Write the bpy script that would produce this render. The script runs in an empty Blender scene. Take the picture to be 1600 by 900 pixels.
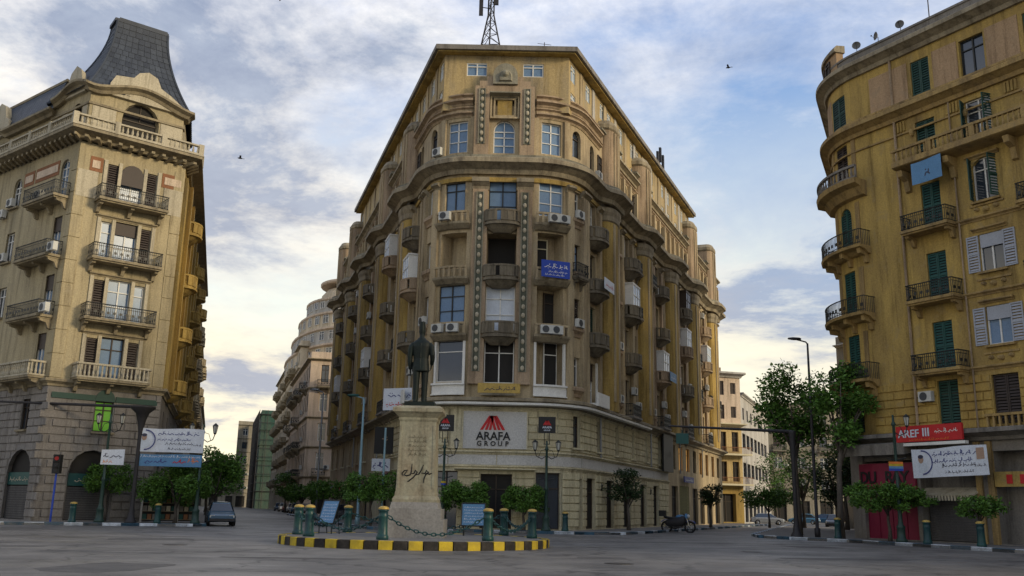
import bpy, bmesh, math, random
from math import sin, cos, pi, radians, atan2, sqrt, hypot
from mathutils import Vector, Matrix
random.seed(7)
SC = bpy.context.scene
COL = SC.collection

# ------------------------------------------------------------------ camera
cam_d = bpy.data.cameras.new("camera")
cam = bpy.data.objects.new("camera", cam_d); COL.objects.link(cam)
cam_d.sensor_width = 36.0
cam_d.lens = 36.0 * 1455.0 / 1600.0
cam_d.clip_start = 0.1; cam_d.clip_end = 3000
cam.matrix_world = (Matrix.Translation((0, 0, 1.5)) @ Matrix.Rotation(radians(90 + 13.25), 4, 'X')
                    @ Matrix.Rotation(radians(1.18), 4, 'Z'))
SC.camera = cam

# ------------------------------------------------------------------ sky, sun
SUN_AZ, SUN_EL = 117.0, 17.0
W = bpy.data.worlds.new("World"); SC.world = W; W.use_nodes = True
def build_world():
    nt = W.node_tree; N = nt.nodes; L = nt.links
    for n in list(N): N.remove(n)
    out = N.new("ShaderNodeOutputWorld"); bg = N.new("ShaderNodeBackground")
    bg.inputs[1].default_value = 0.1
    sky = N.new("ShaderNodeTexSky"); sky.sky_type = 'NISHITA'; sky.sun_disc = False
    sky.sun_elevation = radians(SUN_EL); sky.sun_rotation = radians(SUN_AZ)
    sky.air_density = 1.3; sky.dust_density = 0.6; sky.ozone_density = 3.0
    tc = N.new("ShaderNodeTexCoord"); sep = N.new("ShaderNodeSeparateXYZ")
    L.new(tc.outputs["Generated"], sep.inputs[0])
    def math_(op, a, b=None, clamp=False):
        m = N.new("ShaderNodeMath"); m.operation = op; m.use_clamp = clamp
        for i, v in enumerate((a, b)):
            if v is None: continue
            if isinstance(v, (int, float)): m.inputs[i].default_value = v
            else: L.new(v, m.inputs[i])
        return m.outputs[0]
    z = math_('MAXIMUM', sep.outputs[2], 0.0)
    den = math_('ADD', z, 0.16)
    u = math_('DIVIDE', sep.outputs[0], den); v = math_('DIVIDE', sep.outputs[1], den)
    cmb = N.new("ShaderNodeCombineXYZ"); L.new(u, cmb.inputs[0]); L.new(v, cmb.inputs[1])
    def noise(scale, loc, rot, sc, detail, rough, dist):
        mp = N.new("ShaderNodeMapping"); L.new(cmb.outputs[0], mp.inputs[0])
        mp.inputs["Location"].default_value = loc; mp.inputs["Rotation"].default_value = (0, 0, rot)
        mp.inputs["Scale"].default_value = sc
        n = N.new("ShaderNodeTexNoise"); L.new(mp.outputs[0], n.inputs["Vector"])
        n.inputs["Scale"].default_value = scale; n.inputs["Detail"].default_value = detail
        n.inputs["Roughness"].default_value = rough; n.inputs["Distortion"].default_value = dist
        return n.outputs[0]
    def ramp(fac, stops):
        r = N.new("ShaderNodeValToRGB"); L.new(fac, r.inputs[0])
        e = r.color_ramp.elements
        e[0].position, e[0].color = stops[0][0], (*stops[0][1], 1)
        e[1].position, e[1].color = stops[-1][0], (*stops[-1][1], 1)
        for p, c in stops[1:-1]:
            k = e.new(p); k.color = (*c, 1)
        return r.outputs[0]
    def mix(fac, a, b, mode='MIX'):
        m = N.new("ShaderNodeMix"); m.data_type = 'RGBA'; m.blend_type = mode
        if isinstance(fac, (int, float)): m.inputs[0].default_value = fac
        else: L.new(fac, m.inputs[0])
        for i, c in ((6, a), (7, b)):
            if isinstance(c, tuple): m.inputs[i].default_value = (*c, 1)
            else: L.new(c, m.inputs[i])
        return m.outputs[2]
    big = noise(0.55, (8.4, 0.7, 0), 0.35, (1.0, 0.75, 1), 3, .5, .3)
    mid = noise(1.5, (3.1, 1.7, 0), 0.25, (0.75, 0.8, 1), 10, .64, .25)
    fine = noise(5.5, (0.3, 4.2, 0), 0.3, (0.7, 0.75, 1), 9, .66, .2)
    cov = math_('ADD', math_('MULTIPLY', big, 0.9), math_('ADD', math_('MULTIPLY', mid, 0.55), math_('MULTIPLY', fine, 0.16)))
    cmask = ramp(cov, [(0.665, (0, 0, 0)), (0.86, (1, 1, 1))])
    shade = ramp(mid, [(0.34, (4.1, 4.1, 4.0)), (0.49, (3.1, 3.15, 3.25)), (0.6, (1.35, 1.6, 2.05))])
    lit = ramp(fine, [(0.36, (.70, .72, .80)), (0.64, (1.16, 1.12, 1.08))])
    cloud = mix(1.0, shade, lit, 'MULTIPLY')
    blue = mix(1.0, sky.outputs[0], (0.17, 0.50, 0.80), 'MULTIPLY')
    col = mix(cmask, blue, cloud)
    # low haze: pale cream on the horizon, streaked
    hz = ramp(z, [(0.0, (1, 1, 1)), (0.17, (.8, .8, .8)), (0.5, (0, 0, 0))])
    streak = ramp(mid, [(0.38, (4.0, 3.6, 2.5)), (0.5, (3.4, 3.05, 2.3)), (0.6, (1.6, 1.65, 1.85))])
    col = mix(hz, col, streak)
    L.new(col, bg.inputs[0]); L.new(bg.outputs[0], out.inputs[0])
build_world()
sun_d = bpy.data.lights.new("sun", 'SUN'); sun = bpy.data.objects.new("sun", sun_d); COL.objects.link(sun)
sun_d.energy = 0.85; sun_d.angle = radians(11); sun_d.color = (1.0, 0.82, 0.55)
_d = Vector((sin(radians(SUN_AZ)) * cos(radians(SUN_EL)), cos(radians(SUN_AZ)) * cos(radians(SUN_EL)), sin(radians(SUN_EL))))
sun.rotation_euler = _d.to_track_quat('Z', 'Y').to_euler()
SC.view_settings.view_transform = 'Standard'; SC.view_settings.look = 'None'
SC.view_settings.exposure = 1.68; SC.view_settings.gamma = 1.0

# ------------------------------------------------------------------ materials
MATS = {}
def mat(name, base, rough=.85, dark=None, amount=.5, scale=.7, stretch=.25, bump=.15, bscale=12., metal=0., emit=None, estr=0., spec=.3, tint=None, streak=None):
    """procedural surface: base colour broken up by vertical streaks of weathering and fine grain"""
    if name in MATS: return MATS[name]
    if streak is None: streak = .5 if ('plaster' in name or name in ('cornice_stone', 'ornament_stone', 'limestone', 'grey_stone', 'buff_trim', 'yellow_trim', 'grey_concrete', 'balcony_concrete', 'pedestal_stone', 'yellow_block', 'grey_block', 'limestone_block')) else 0
    m = bpy.data.materials.new(name); m.use_nodes = True
    nt = m.node_tree; N = nt.nodes; L = nt.links
    b = N["Principled BSDF"]
    b.inputs["Roughness"].default_value = rough; b.inputs["Metallic"].default_value = metal
    b.inputs["Specular IOR Level"].default_value = spec
    if dark is None: dark = tuple(c * .45 for c in base)
    geo = N.new("ShaderNodeNewGeometry")
    mp = N.new("ShaderNodeMapping"); mp.inputs["Scale"].default_value = (1, 1, stretch)
    L.new(geo.outputs["Position"], mp.inputs[0])
    n1 = N.new("ShaderNodeTexNoise"); n1.inputs["Scale"].default_value = scale; n1.inputs["Detail"].default_value = 7; n1.inputs["Roughness"].default_value = .65
    L.new(mp.outputs[0], n1.inputs["Vector"])
    r = N.new("ShaderNodeValToRGB"); r.color_ramp.elements[0].position = .42; r.color_ramp.elements[1].position = .72
    r.color_ramp.elements[1].color = (amount, amount, amount, 1)
    L.new(n1.outputs[0], r.inputs[0])
    mx = N.new("ShaderNodeMix"); mx.data_type = 'RGBA'
    mx.inputs[6].default_value = (*base, 1); mx.inputs[7].default_value = (*dark, 1)
    L.new(r.outputs[0], mx.inputs[0])
    n2 = N.new("ShaderNodeTexNoise"); n2.inputs["Scale"].default_value = bscale; n2.inputs["Detail"].default_value = 5
    L.new(geo.outputs["Position"], n2.inputs["Vector"])
    r2 = N.new("ShaderNodeValToRGB"); r2.color_ramp.elements[0].position = .3; r2.color_ramp.elements[1].position = .7
    r2.color_ramp.elements[0].color = (.82, .82, .82, 1); r2.color_ramp.elements[1].color = (1.15, 1.15, 1.15, 1)
    L.new(n2.outputs[0], r2.inputs[0])
    mm = N.new("ShaderNodeMix"); mm.data_type = 'RGBA'; mm.blend_type = 'MULTIPLY'; mm.inputs[0].default_value = 1
    L.new(mx.outputs[2], mm.inputs[6]); L.new(r2.outputs[0], mm.inputs[7])
    last = mm.outputs[2]
    if streak:   # run-off streaks and patched areas
        mp2 = N.new("ShaderNodeMapping"); mp2.inputs["Scale"].default_value = (1, 1, .07); L.new(geo.outputs["Position"], mp2.inputs[0])
        n3 = N.new("ShaderNodeTexNoise"); n3.inputs["Scale"].default_value = 2.3; n3.inputs["Detail"].default_value = 6; n3.inputs["Roughness"].default_value = .7
        L.new(mp2.outputs[0], n3.inputs["Vector"])
        r4 = N.new("ShaderNodeValToRGB"); r4.color_ramp.elements[0].position = .5; r4.color_ramp.elements[1].position = .7
        r4.color_ramp.elements[0].color = (1, 1, 1, 1); k_ = 1 - streak; r4.color_ramp.elements[1].color = (k_, k_ * .97, k_ * .92, 1)
        L.new(n3.outputs[0], r4.inputs[0])
        m4 = N.new("ShaderNodeMix"); m4.data_type = 'RGBA'; m4.blend_type = 'MULTIPLY'; m4.inputs[0].default_value = 1
        L.new(last, m4.inputs[6]); L.new(r4.outputs[0], m4.inputs[7])
        n5 = N.new("ShaderNodeTexNoise"); n5.inputs["Scale"].default_value = .9; n5.inputs["Detail"].default_value = 8; n5.inputs["Roughness"].default_value = .75; n5.inputs["Distortion"].default_value = .6
        L.new(geo.outputs["Position"], n5.inputs["Vector"])
        r5 = N.new("ShaderNodeValToRGB"); r5.color_ramp.elements[0].position = .56; r5.color_ramp.elements[1].position = .61
        r5.color_ramp.elements[0].color = (0, 0, 0, 1); r5.color_ramp.elements[1].color = (.55, .55, .55, 1)
        L.new(n5.outputs[0], r5.inputs[0])
        m5 = N.new("ShaderNodeMix"); m5.data_type = 'RGBA'; L.new(r5.outputs[0], m5.inputs[0])
        g_ = sum(base) / 3; L.new(m4.outputs[2], m5.inputs[6]); m5.inputs[7].default_value = (.5 * base[0] + .35 * g_, .5 * base[1] + .3 * g_, .5 * base[2] + .22 * g_, 1)
        last = m5.outputs[2]
    if tint:   # each loose piece (stone, leaf) a little different
        r3 = N.new("ShaderNodeValToRGB"); a = tint
        r3.color_ramp.elements[0].color = (1 - a, 1 - a, 1 - a, 1); r3.color_ramp.elements[1].color = (1 + a, 1 + a * .9, 1 + a * .6, 1)
        L.new(geo.outputs["Random Per Island"], r3.inputs[0])
        m3 = N.new("ShaderNodeMix"); m3.data_type = 'RGBA'; m3.blend_type = 'MULTIPLY'; m3.inputs[0].default_value = 1
        L.new(last, m3.inputs[6]); L.new(r3.outputs[0], m3.inputs[7]); last = m3.outputs[2]
    L.new(last, b.inputs["Base Color"])
    if bump:
        bp = N.new("ShaderNodeBump"); bp.inputs["Strength"].default_value = bump; bp.inputs["Distance"].default_value = .05
        L.new(n2.outputs[0], bp.inputs["Height"]); L.new(bp.outputs[0], b.inputs["Normal"])
    if emit:
        b.inputs["Emission Color"].default_value = (*emit, 1); b.inputs["Emission Strength"].default_value = estr
    MATS[name] = m
    return m
def flat(name, base, rough=.6, metal=0., spec=.4, emit=None, estr=0.):
    return mat(name, base, rough, amount=.25, scale=2., stretch=1., bump=0, bscale=25., metal=metal, spec=spec, emit=emit, estr=estr)

M = dict(
    limestone=mat("limestone", (.62, .565, .385), dark=(.26, .21, .13), amount=.7, scale=.5),
    limestone_block=mat("limestone_block", (.62, .565, .37), dark=(.38, .3, .18), amount=.6, scale=.4, tint=.16),
    plaque=mat("plaque", (.52, .51, .48), dark=(.36, .35, .32), amount=.5),
    tan=mat("tan_plaster", (.45, .36, .22), dark=(.15, .11, .065), amount=.85),
    brown=mat("brown_plaster", (.37, .275, .18), dark=(.13, .095, .06), amount=.85),
    ochre=mat("ochre_plaster", (.42, .29, .085), dark=(.12, .08, .028), amount=.85),
    roofblock=mat("roof_plaster", (.42, .315, .15), dark=(.19, .18, .16), amount=.9, scale=.5),
    cornice=mat("cornice_stone", (.33, .28, .19), dark=(.09, .07, .05), amount=.85, scale=1.),
    ornament=mat("ornament_stone", (.27, .25, .185), dark=(.08, .075, .055), amount=.7),
    l_wall=mat("buff_plaster", (.40, .335, .205), dark=(.19, .165, .105), amount=.8, scale=.45),
    l_pale=mat("pale_plaster", (.46, .41, .30), dark=(.28, .25, .19), amount=.6),
    l_base=mat("grey_stone", (.22, .205, .19), dark=(.1, .09, .08), amount=.6),
    l_block=mat("grey_block", (.25, .23, .21), dark=(.11, .10, .09), amount=.55, scale=.6, tint=.16),
    l_trim=mat("buff_trim", (.30, .25, .16), dark=(.12, .1, .075), amount=.7, scale=1.),
    brick=mat("brick_band", (.26, .12, .06), amount=.5),
    slate=mat("slate", (.045, .055, .075), dark=(.022, .026, .034), amount=.7, rough=.6, tint=.25),
    r_wall=mat("yellow_plaster", (.45, .31, .09), dark=(.2, .135, .055), amount=.95, scale=.6),
    r_block=mat("yellow_block", (.45, .31, .09), dark=(.26, .15, .035), amount=.7, scale=.6, tint=.14),
    r_top=mat("taupe_plaster", (.40, .27, .155), dark=(.25, .17, .1), amount=.6),
    r_trim=mat("yellow_trim", (.38, .26, .10), dark=(.14, .1, .06), amount=.8, scale=1.),
    grey=mat("grey_concrete", (.22, .20, .175), dark=(.09, .085, .075), amount=.7),
    strip=mat('strip_stone', (.10, .105, .075), dark=(.05, .055, .04), amount=.7),
    white=flat("white_paint", (.72, .71, .66)),
    cream=flat("cream_paint", (.6, .54, .36)),
    dark=flat("dark_opening", (.018, .016, .014), rough=.8),
    wood_dark=flat("dark_wood", (.05, .034, .022)),  # plain dark brown joinery colour
    green=flat("green_shutter", (.018, .06, .045)),
    teal=flat("teal_shutter", (.016, .078, .068)),
    brownshut=flat("brown_shutter", (.045, .032, .026)),
    greyshut=flat("pale_shutter", (.36, .38, .42)),
    iron=flat("wrought_iron", (.02, .022, .02), rough=.5),
    metal=flat("grey_metal", (.22, .23, .24), rough=.45, metal=.4),
    ac=flat("ac_casing", (.52, .52, .48)),
    acdark=flat("ac_grille", (.06, .065, .07)),
    glass=flat("window_glass", (.03, .04, .055), rough=.07, spec=1.0),
    glassblue=flat("glass_sky_tint", (.15, .235, .36), rough=.2, spec=.2),  # blue of the reflected sky is put into the base colour
    glasssky=flat("glass_sky_tint_pale", (.36, .47, .62), rough=.1, spec=.6),  # pale base colour stands in for a grazing sky reflection
    curtain=flat("pale_curtain", (.55, .6, .66)),
    lamp_green=flat("lit_green_window", (.1, .3, .03), emit=(.3, .8, .04), estr=.035),
    lamp_warm=flat("lit_warm_window", (.4, .22, .06), emit=(1., .5, .12), estr=.22),
    red=flat("red_sign", (.5, .018, .02)),
    pink=flat("pink_board", (.20, .012, .04)),
    black=flat("black_paint", (.014, .014, .014)),
    yellow=mat("kerb_yellow", (.52, .38, .03), dark=(.2, .15, .04), amount=.8, scale=3., stretch=1),
    kblack=mat("kerb_black", (.022, .02, .018), dark=(.07, .06, .05), amount=.6, scale=3., stretch=1),
    kwhite=mat("kerb_white", (.66, .72, .78), dark=(.22, .25, .27), amount=.8, scale=3., stretch=1),
    kblue=mat("kerb_blue", (.04, .10, .15), dark=(.03, .045, .06), amount=.8, scale=3., stretch=1),
    pave=mat("paving", (.20, .19, .175), dark=(.1, .095, .09), amount=.7, scale=.9, stretch=1),
    bollard=mat("bollard_green", (.014, .06, .055), dark=(.01, .02, .045), amount=.8, scale=3., stretch=.5, rough=.4, bump=.05),
    gold=mat("bollard_gold", (.45, .31, .08), amount=.5, scale=4., rough=.5, metal=.2),
    polegreen=flat("pole_green", (.02, .05, .04), rough=.5),
    pale_pole=flat("pale_blue_pole", (.22, .36, .42)),
    bronze=mat("bronze", (.012, .02, .017), dark=(.01, .011, .011), amount=.8, scale=2.2, rough=.55, metal=.3, bump=.05),
    ped=mat("pedestal_stone", (.33, .315, .225), dark=(.22, .15, .09), amount=.7, scale=1.1, stretch=.6, bump=.3, bscale=9),
    pedbase=mat("pedestal_granite", (.26, .25, .23), dark=(.14, .13, .12), amount=.7, scale=1.2),
    carve=flat("carved_letters", (.15, .13, .08)),
    blue=flat("blue_sign", (.02, .06, .38)),
    ltblue=flat("light_blue_cloth", (.10, .24, .42)),
    banner=flat("banner_cloth", (.62, .66, .72)),
    inkblue=flat("ink_blue", (.05, .06, .2)),
    inkdark=flat("ink_dark", (.04, .04, .07)),
    orange=flat("ink_orange", (.7, .2, .03)),
    skin=flat("photo_print", (.36, .24, .17)),
    bark=mat("bark", (.10, .085, .07), dark=(.045, .038, .03), amount=.8, scale=4., stretch=.3, bump=.5),
    leaf=mat("leaf", (.075, .165, .025), dark=(.025, .07, .012), amount=.6, scale=1.5, stretch=1, bump=0, tint=.5, rough=.6),
    leafdark=mat("dark_leaf", (.028, .055, .018), dark=(.014, .03, .01), amount=.6, scale=1.5, stretch=1, bump=0, tint=.45, rough=.6),
    tyre=flat("tyre", (.016, .016, .016), rough=.9),
    chrome=flat("chrome", (.5, .5, .5), rough=.2, metal=.9),
    lampglass=flat("lamp_glass", (.5, .5, .45), rough=.3),
    taillight=flat("tail_light", (.35, .01, .01), rough=.3),
    netgreen=mat("green_net", (.03, .08, .065), dark=(.11, .115, .085), amount=.8, scale=.25, bump=.4, bscale=3),
    p_grime_shade=mat("grimy_shaded_plaster", (.30, .27, .21), dark=(.13, .12, .09), amount=.9, scale=.3),  # grime on the far left houses; shade put into colour on the right row houses
    balc=mat("balcony_concrete", (.20, .17, .12), dark=(.07, .06, .045), amount=.9, scale=1.2),
    p_beige=mat("beige_plaster", (.60, .51, .37), dark=(.26, .21, .15), amount=.75, scale=.4),
    p_pale=mat("pale_grey_plaster", (.46, .44, .40), dark=(.27, .25, .22), amount=.7, scale=.4),
    p_pink=mat("pink_plaster", (.62, .50, .38), dark=(.34, .26, .19), amount=.6, scale=.4),
    p_yellow=mat("warm_plaster", (.58, .44, .21), dark=(.32, .23, .11), amount=.6, scale=.4),
    steel=flat("dark_steel", (.035, .033, .035), rough=.6, metal=.3),
    dish=flat("dish_grey", (.13, .13, .13)),
    shutter_metal=mat("rolling_metal", (.10, .095, .09), dark=(.05, .045, .045), amount=.6, scale=1.4),
    olive=mat("olive_metal", (.16, .15, .055), dark=(.09, .08, .035), amount=.6, scale=1.2),
)

# ------------------------------------------------------------------ mesh helpers
class MB:
    def __init__(s): s.v = []; s.f = []; s.mi = []; s.mats = []; s.cur = 0
    def mat(s, m):
        if m not in s.mats: s.mats.append(m)
        s.cur = s.mats.index(m); return s
    def add(s, vs, fs):
        b = len(s.v); s.v.extend([tuple(p) for p in vs])
        for f in fs: s.f.append(tuple(b + i for i in f)); s.mi.append(s.cur)
    def quad(s, a, b, c, d): s.add([a, b, c, d], [(0, 1, 2, 3)])
    def box(s, c, d, rz=0., taper=1.):
        hx, hy, hz = d[0] / 2, d[1] / 2, d[2] / 2; cr, sr = cos(rz), sin(rz); vs = []
        for z, t in ((-hz, 1.), (hz, taper)):
            for x, y in ((-hx, -hy), (hx, -hy), (hx, hy), (-hx, hy)):
                x *= t; y *= t
                vs.append((c[0] + x * cr - y * sr, c[1] + x * sr + y * cr, c[2] + z))
        s.add(vs, [(3, 2, 1, 0), (4, 5, 6, 7), (0, 1, 5, 4), (1, 2, 6, 5), (2, 3, 7, 6), (3, 0, 4, 7)])
    def ring_loft(s, rings, cap=True, close=True):
        n = len(rings[0]); vs = [p for r in rings for p in r]; fs = []
        for k in range(len(rings) - 1):
            for i in range(n if close else n - 1):
                j = (i + 1) % n
                fs.append((k * n + i, k * n + j, (k + 1) * n + j, (k + 1) * n + i))
        if cap and close:
            fs.append(tuple(range(n - 1, -1, -1))); b = (len(rings) - 1) * n; fs.append(tuple(range(b, b + n)))
        s.add(vs, fs)
    def lathe(s, prof, n=12, c=(0, 0, 0), a0=0.):
        s.ring_loft([[(c[0] + r * cos(a0 + 2 * pi * i / n), c[1] + r * sin(a0 + 2 * pi * i / n), c[2] + z) for i in range(n)] for r, z in prof])
    def tube(s, pts, r, n=6, cap=True):
        P = [Vector(p) for p in pts]; R = r if isinstance(r, (list, tuple)) else [r] * len(P)
        rings = []; up = None
        for i, p in enumerate(P):
            t = (P[min(i + 1, len(P) - 1)] - P[max(i - 1, 0)]).normalized()
            if up is None: up = Vector((0, 0, 1)) if abs(t.z) < .9 else Vector((0, 1, 0))
            a = t.cross(up)
            if a.length < 1e-4: a = t.cross(Vector((1, 0.2, 0)))
            a.normalize(); b = a.cross(t).normalized(); up = b
            rings.append([p + (a * cos(2 * pi * k / n) + b * sin(2 * pi * k / n)) * R[i] for k in range(n)])
        s.ring_loft(rings, cap)
    def extrude(s, poly, z0, z1):
        n = len(poly)
        s.add([(x, y, z0) for x, y in poly] + [(x, y, z1) for x, y in poly],
              [tuple(range(n - 1, -1, -1)), tuple(range(n, 2 * n))] + [(i, (i + 1) % n, n + (i + 1) % n, n + i) for i in range(n)])
    def sphere(s, c, r, n=10, m=6, sc=(1, 1, 1)):
        s.ring_loft([[(c[0] + r * sc[0] * cos(2 * pi * i / n) * sin(pi * k / m), c[1] + r * sc[1] * sin(2 * pi * i / n) * sin(pi * k / m),
                       c[2] - r * sc[2] * cos(pi * k / m)) for i in range(n)] for k in [.12] + list(range(1, m)) + [m - .12]])
    def mesh(s, name, mats=None, smooth=False):
        me = bpy.data.meshes.new(name); me.from_pydata(s.v, [], s.f)
        ms = s.mats if s.mats else ([mats] if mats else [])
        for m in ms: me.materials.append(m)
        if s.mats and len(s.mats) > 1: me.polygons.foreach_set("material_index", s.mi)
        if smooth: me.polygons.foreach_set("use_smooth", [True] * len(me.polygons))
        me.update(); return me

def link(name, me, parent=None, loc=(0, 0, 0), rz=0., scale=None, kind=None):
    o = bpy.data.objects.new(name, me); COL.objects.link(o)
    o.location = loc; o.rotation_euler = (0, 0, rz)
    if scale: o.scale = scale
    if parent: o.parent = parent
    if kind: o["kind"] = kind
    return o
def thing(name, label, cat, loc=(0, 0, 0), rz=0., group=None):
    o = link(name, None, None, loc, rz); o["label"] = label; o["category"] = cat
    if group: o["group"] = group
    o.empty_display_size = .2
    return o
def tag(o, label, cat, group=None):
    o["label"] = label; o["category"] = cat
    if group: o["group"] = group
    return o
def wpart(name, mb, m, root, smooth=False, kind=None):
    """a part whose mesh was written in world coordinates, hung under its (unrotated) root"""
    l = root.location
    mb.v = [(x - l.x, y - l.y, z - l.z) for x, y, z in mb.v]
    return link(name, mb.mesh(name, m, smooth), root, kind=kind)
def copy_tree(o, loc=None, rz=None, parent=None):
    c = o.copy(); COL.objects.link(c)
    if parent: c.parent = parent
    if loc is not None: c.location = loc
    if rz is not None: c.rotation_euler = (0, 0, rz)
    for ch in list(KIDS.get(o.name, ())) or list(o.children): copy_tree(ch, parent=c)
    return c
KIDS = {}
CACHE = {}
def cached(key, fn):
    if key not in CACHE: CACHE[key] = fn()
    return CACHE[key]

def fillet(p, q, r, R_t, n=8):
    """points of an arc rounding corner q (between p and r) with tangent length R_t"""
    a = (Vector(p) - Vector(q)).normalized(); b = (Vector(r) - Vector(q)).normalized()
    ang = a.angle(b); R = R_t * math.tan(ang / 2)
    cdir = (a + b).normalized(); c = Vector(q) + cdir * (R / sin(ang / 2))
    A = Vector(q) + a * R_t; B = Vector(q) + b * R_t
    a0 = atan2(A.y - c.y, A.x - c.x); a1 = atan2(B.y - c.y, B.x - c.x)
    da = (a1 - a0 + pi) % (2 * pi) - pi
    return [(c.x + R * cos(a0 + da * i / n), c.y + R * sin(a0 + da * i / n)) for i in range(n + 1)]

class Path:
    """a facade line walked left to right as seen from the street; d is measured outwards"""
    def __init__(s, pts, origin=0.):
        s.p = [Vector(q) for q in pts]; s.cum = [0.]
        for a, b in zip(s.p, s.p[1:]): s.cum.append(s.cum[-1] + (b - a).length)
        s.cum = [c - origin for c in s.cum]
        s.t = [(b - a).normalized() for a, b in zip(s.p, s.p[1:])]
        s.n = [Vector((t.y, -t.x)) for t in s.t]
        s.vn = []
        for i in range(len(s.p)):
            a = s.n[max(i - 1, 0)]; b = s.n[min(i, len(s.n) - 1)]
            m = (a + b).normalized(); s.vn.append(m / max(m.dot(a), .3))
        s.lo, s.hi = s.cum[0], s.cum[-1]
    def seg(s, q):
        for i in range(len(s.t) - 1):
            if q < s.cum[i + 1]: return i
        return len(s.t) - 1
    def xy(s, q, d=0.):
        i = s.seg(q); f = (q - s.cum[i]) / (s.cum[i + 1] - s.cum[i])
        p = s.p[i].lerp(s.p[i + 1], f) if 0 <= f <= 1 else s.p[i] + s.t[i] * (q - s.cum[i])
        if d:
            f = min(max(f, 0), 1); p = p + s.vn[i].lerp(s.vn[i + 1], f) * d
        return p
    def pt(s, q, d, z):
        p = s.xy(q, d); return (p.x, p.y, z)
    def ang(s, q):
        t = s.t[s.seg(q)]; return atan2(t.y, t.x)
    def knots(s, a, b, step=None):
        k = {a, b} | {c for c in s.cum if a < c < b}
        if step:
            n = max(1, int((b - a) / step)); k |= {a + (b - a) * i / n for i in range(n + 1)}
        k = sorted(k); return [k[0]] + [y for x, y in zip(k, k[1:]) if y - x > 1e-4]

def wall(mb, P, a, b, z0, z1, ops=(), d=0., depth=.35, back=None):
    """wall sheet from a to b, z0 to z1, with real recessed openings. op: (s, w, z, h[, arch[, depth]])"""
    ops = [o for o in ops if o[0] - o[1] / 2 > a - 1e-6 and o[0] + o[1] / 2 < b + 1e-6 and o[2] >= z0 - 1e-6 and o[2] + o[3] <= z1 + 1e-6]
    S = set(P.knots(a, b)); Z = {z0, z1}
    for o in ops: S |= {o[0] - o[1] / 2, o[0] + o[1] / 2}; Z |= {o[2], o[2] + o[3]}
    S = sorted(S); S = [S[0]] + [y for x, y in zip(S, S[1:]) if y - x > 1e-4]
    Z = sorted(Z); Z = [Z[0]] + [y for x, y in zip(Z, Z[1:]) if y - x > 1e-4]
    for i in range(len(S) - 1):
        sm = (S[i] + S[i + 1]) / 2
        col = [o for o in ops if abs(sm - o[0]) < o[1] / 2]
        run = None
        for k in range(len(Z)):
            solid = False
            if k < len(Z) - 1:
                zm = (Z[k] + Z[k + 1]) / 2
                solid = not any(o[2] < zm < o[2] + o[3] for o in col)
            if solid and run is None: run = Z[k]
            if not solid and run is not None:
                mb.quad(P.pt(S[i], d, run), P.pt(S[i + 1], d, run), P.pt(S[i + 1], d, Z[k]), P.pt(S[i], d, Z[k])); run = None
    for o in ops:
        s, w, z, h = o[:4]; arch = o[4] if len(o) > 4 else 0; dp = o[5] if len(o) > 5 else depth
        l, r = s - w / 2, s + w / 2; ks = P.knots(l, r)
        loop = [(q, z) for q in ks]
        if arch:
            rise = w / 2 if arch is True else arch; zs = z + h - rise; n = 8
            arc = [(s + w / 2 * cos(pi * i / n), zs + rise * sin(pi * i / n)) for i in range(n + 1)]
            for (q0, y0), (q1, y1) in zip(arc, arc[1:]):
                mb.quad(P.pt(q1, d, y1), P.pt(q0, d, y0), P.pt(q0, d, z + h), P.pt(q1, d, z + h))
            loop += arc
        else:
            loop += [(q, z + h) for q in reversed(ks)]
        n = len(loop)
        for i in range(n):
            (q0, y0), (q1, y1) = loop[i], loop[(i + 1) % n]
            mb.quad(P.pt(q0, d, y0), P.pt(q0, d - dp, y0), P.pt(q1, d - dp, y1), P.pt(q1, d, y1))
        if dp > .6 or back:
            mb.add([P.pt(q, d - dp, y) for q, y in loop], [tuple(range(n))])

def sweep(mb, P, a, b, prof, step=None, d0=None, cap=True):
    """moulding: profile of (d, z) points carried along the path; d0(s) lets it swell over projecting bays"""
    ks = P.knots(a, b, step); rings = []
    for q in ks:
        off = d0(q) if d0 else 0.
        rings.append([P.pt(q, dd + off, zz) for dd, zz in prof])
    n = len(prof)
    vs = [p for r in rings for p in r]; fs = []
    for k in range(len(rings) - 1):
        for i in range(n):
            j = (i + 1) % n
            fs.append((k * n + i, k * n + j, (k + 1) * n + j, (k + 1) * n + i))
    if cap: fs += [tuple(range(n - 1, -1, -1)), tuple(range((len(rings) - 1) * n, len(rings) * n))]
    mb.add(vs, fs)
def band(z0, z1, d, back=-.05): return [(back, z0), (d, z0), (d, z1), (back, z1)]
def corn(z0, z1, d, back=-.1):
    h = z1 - z0
    return [(back, z0), (d * .25, z0), (d * .35, z0 + h * .3), (d * .8, z0 + h * .55), (d, z0 + h * .62), (d, z1 - h * .08), (d * .9, z1), (back, z1)]

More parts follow.
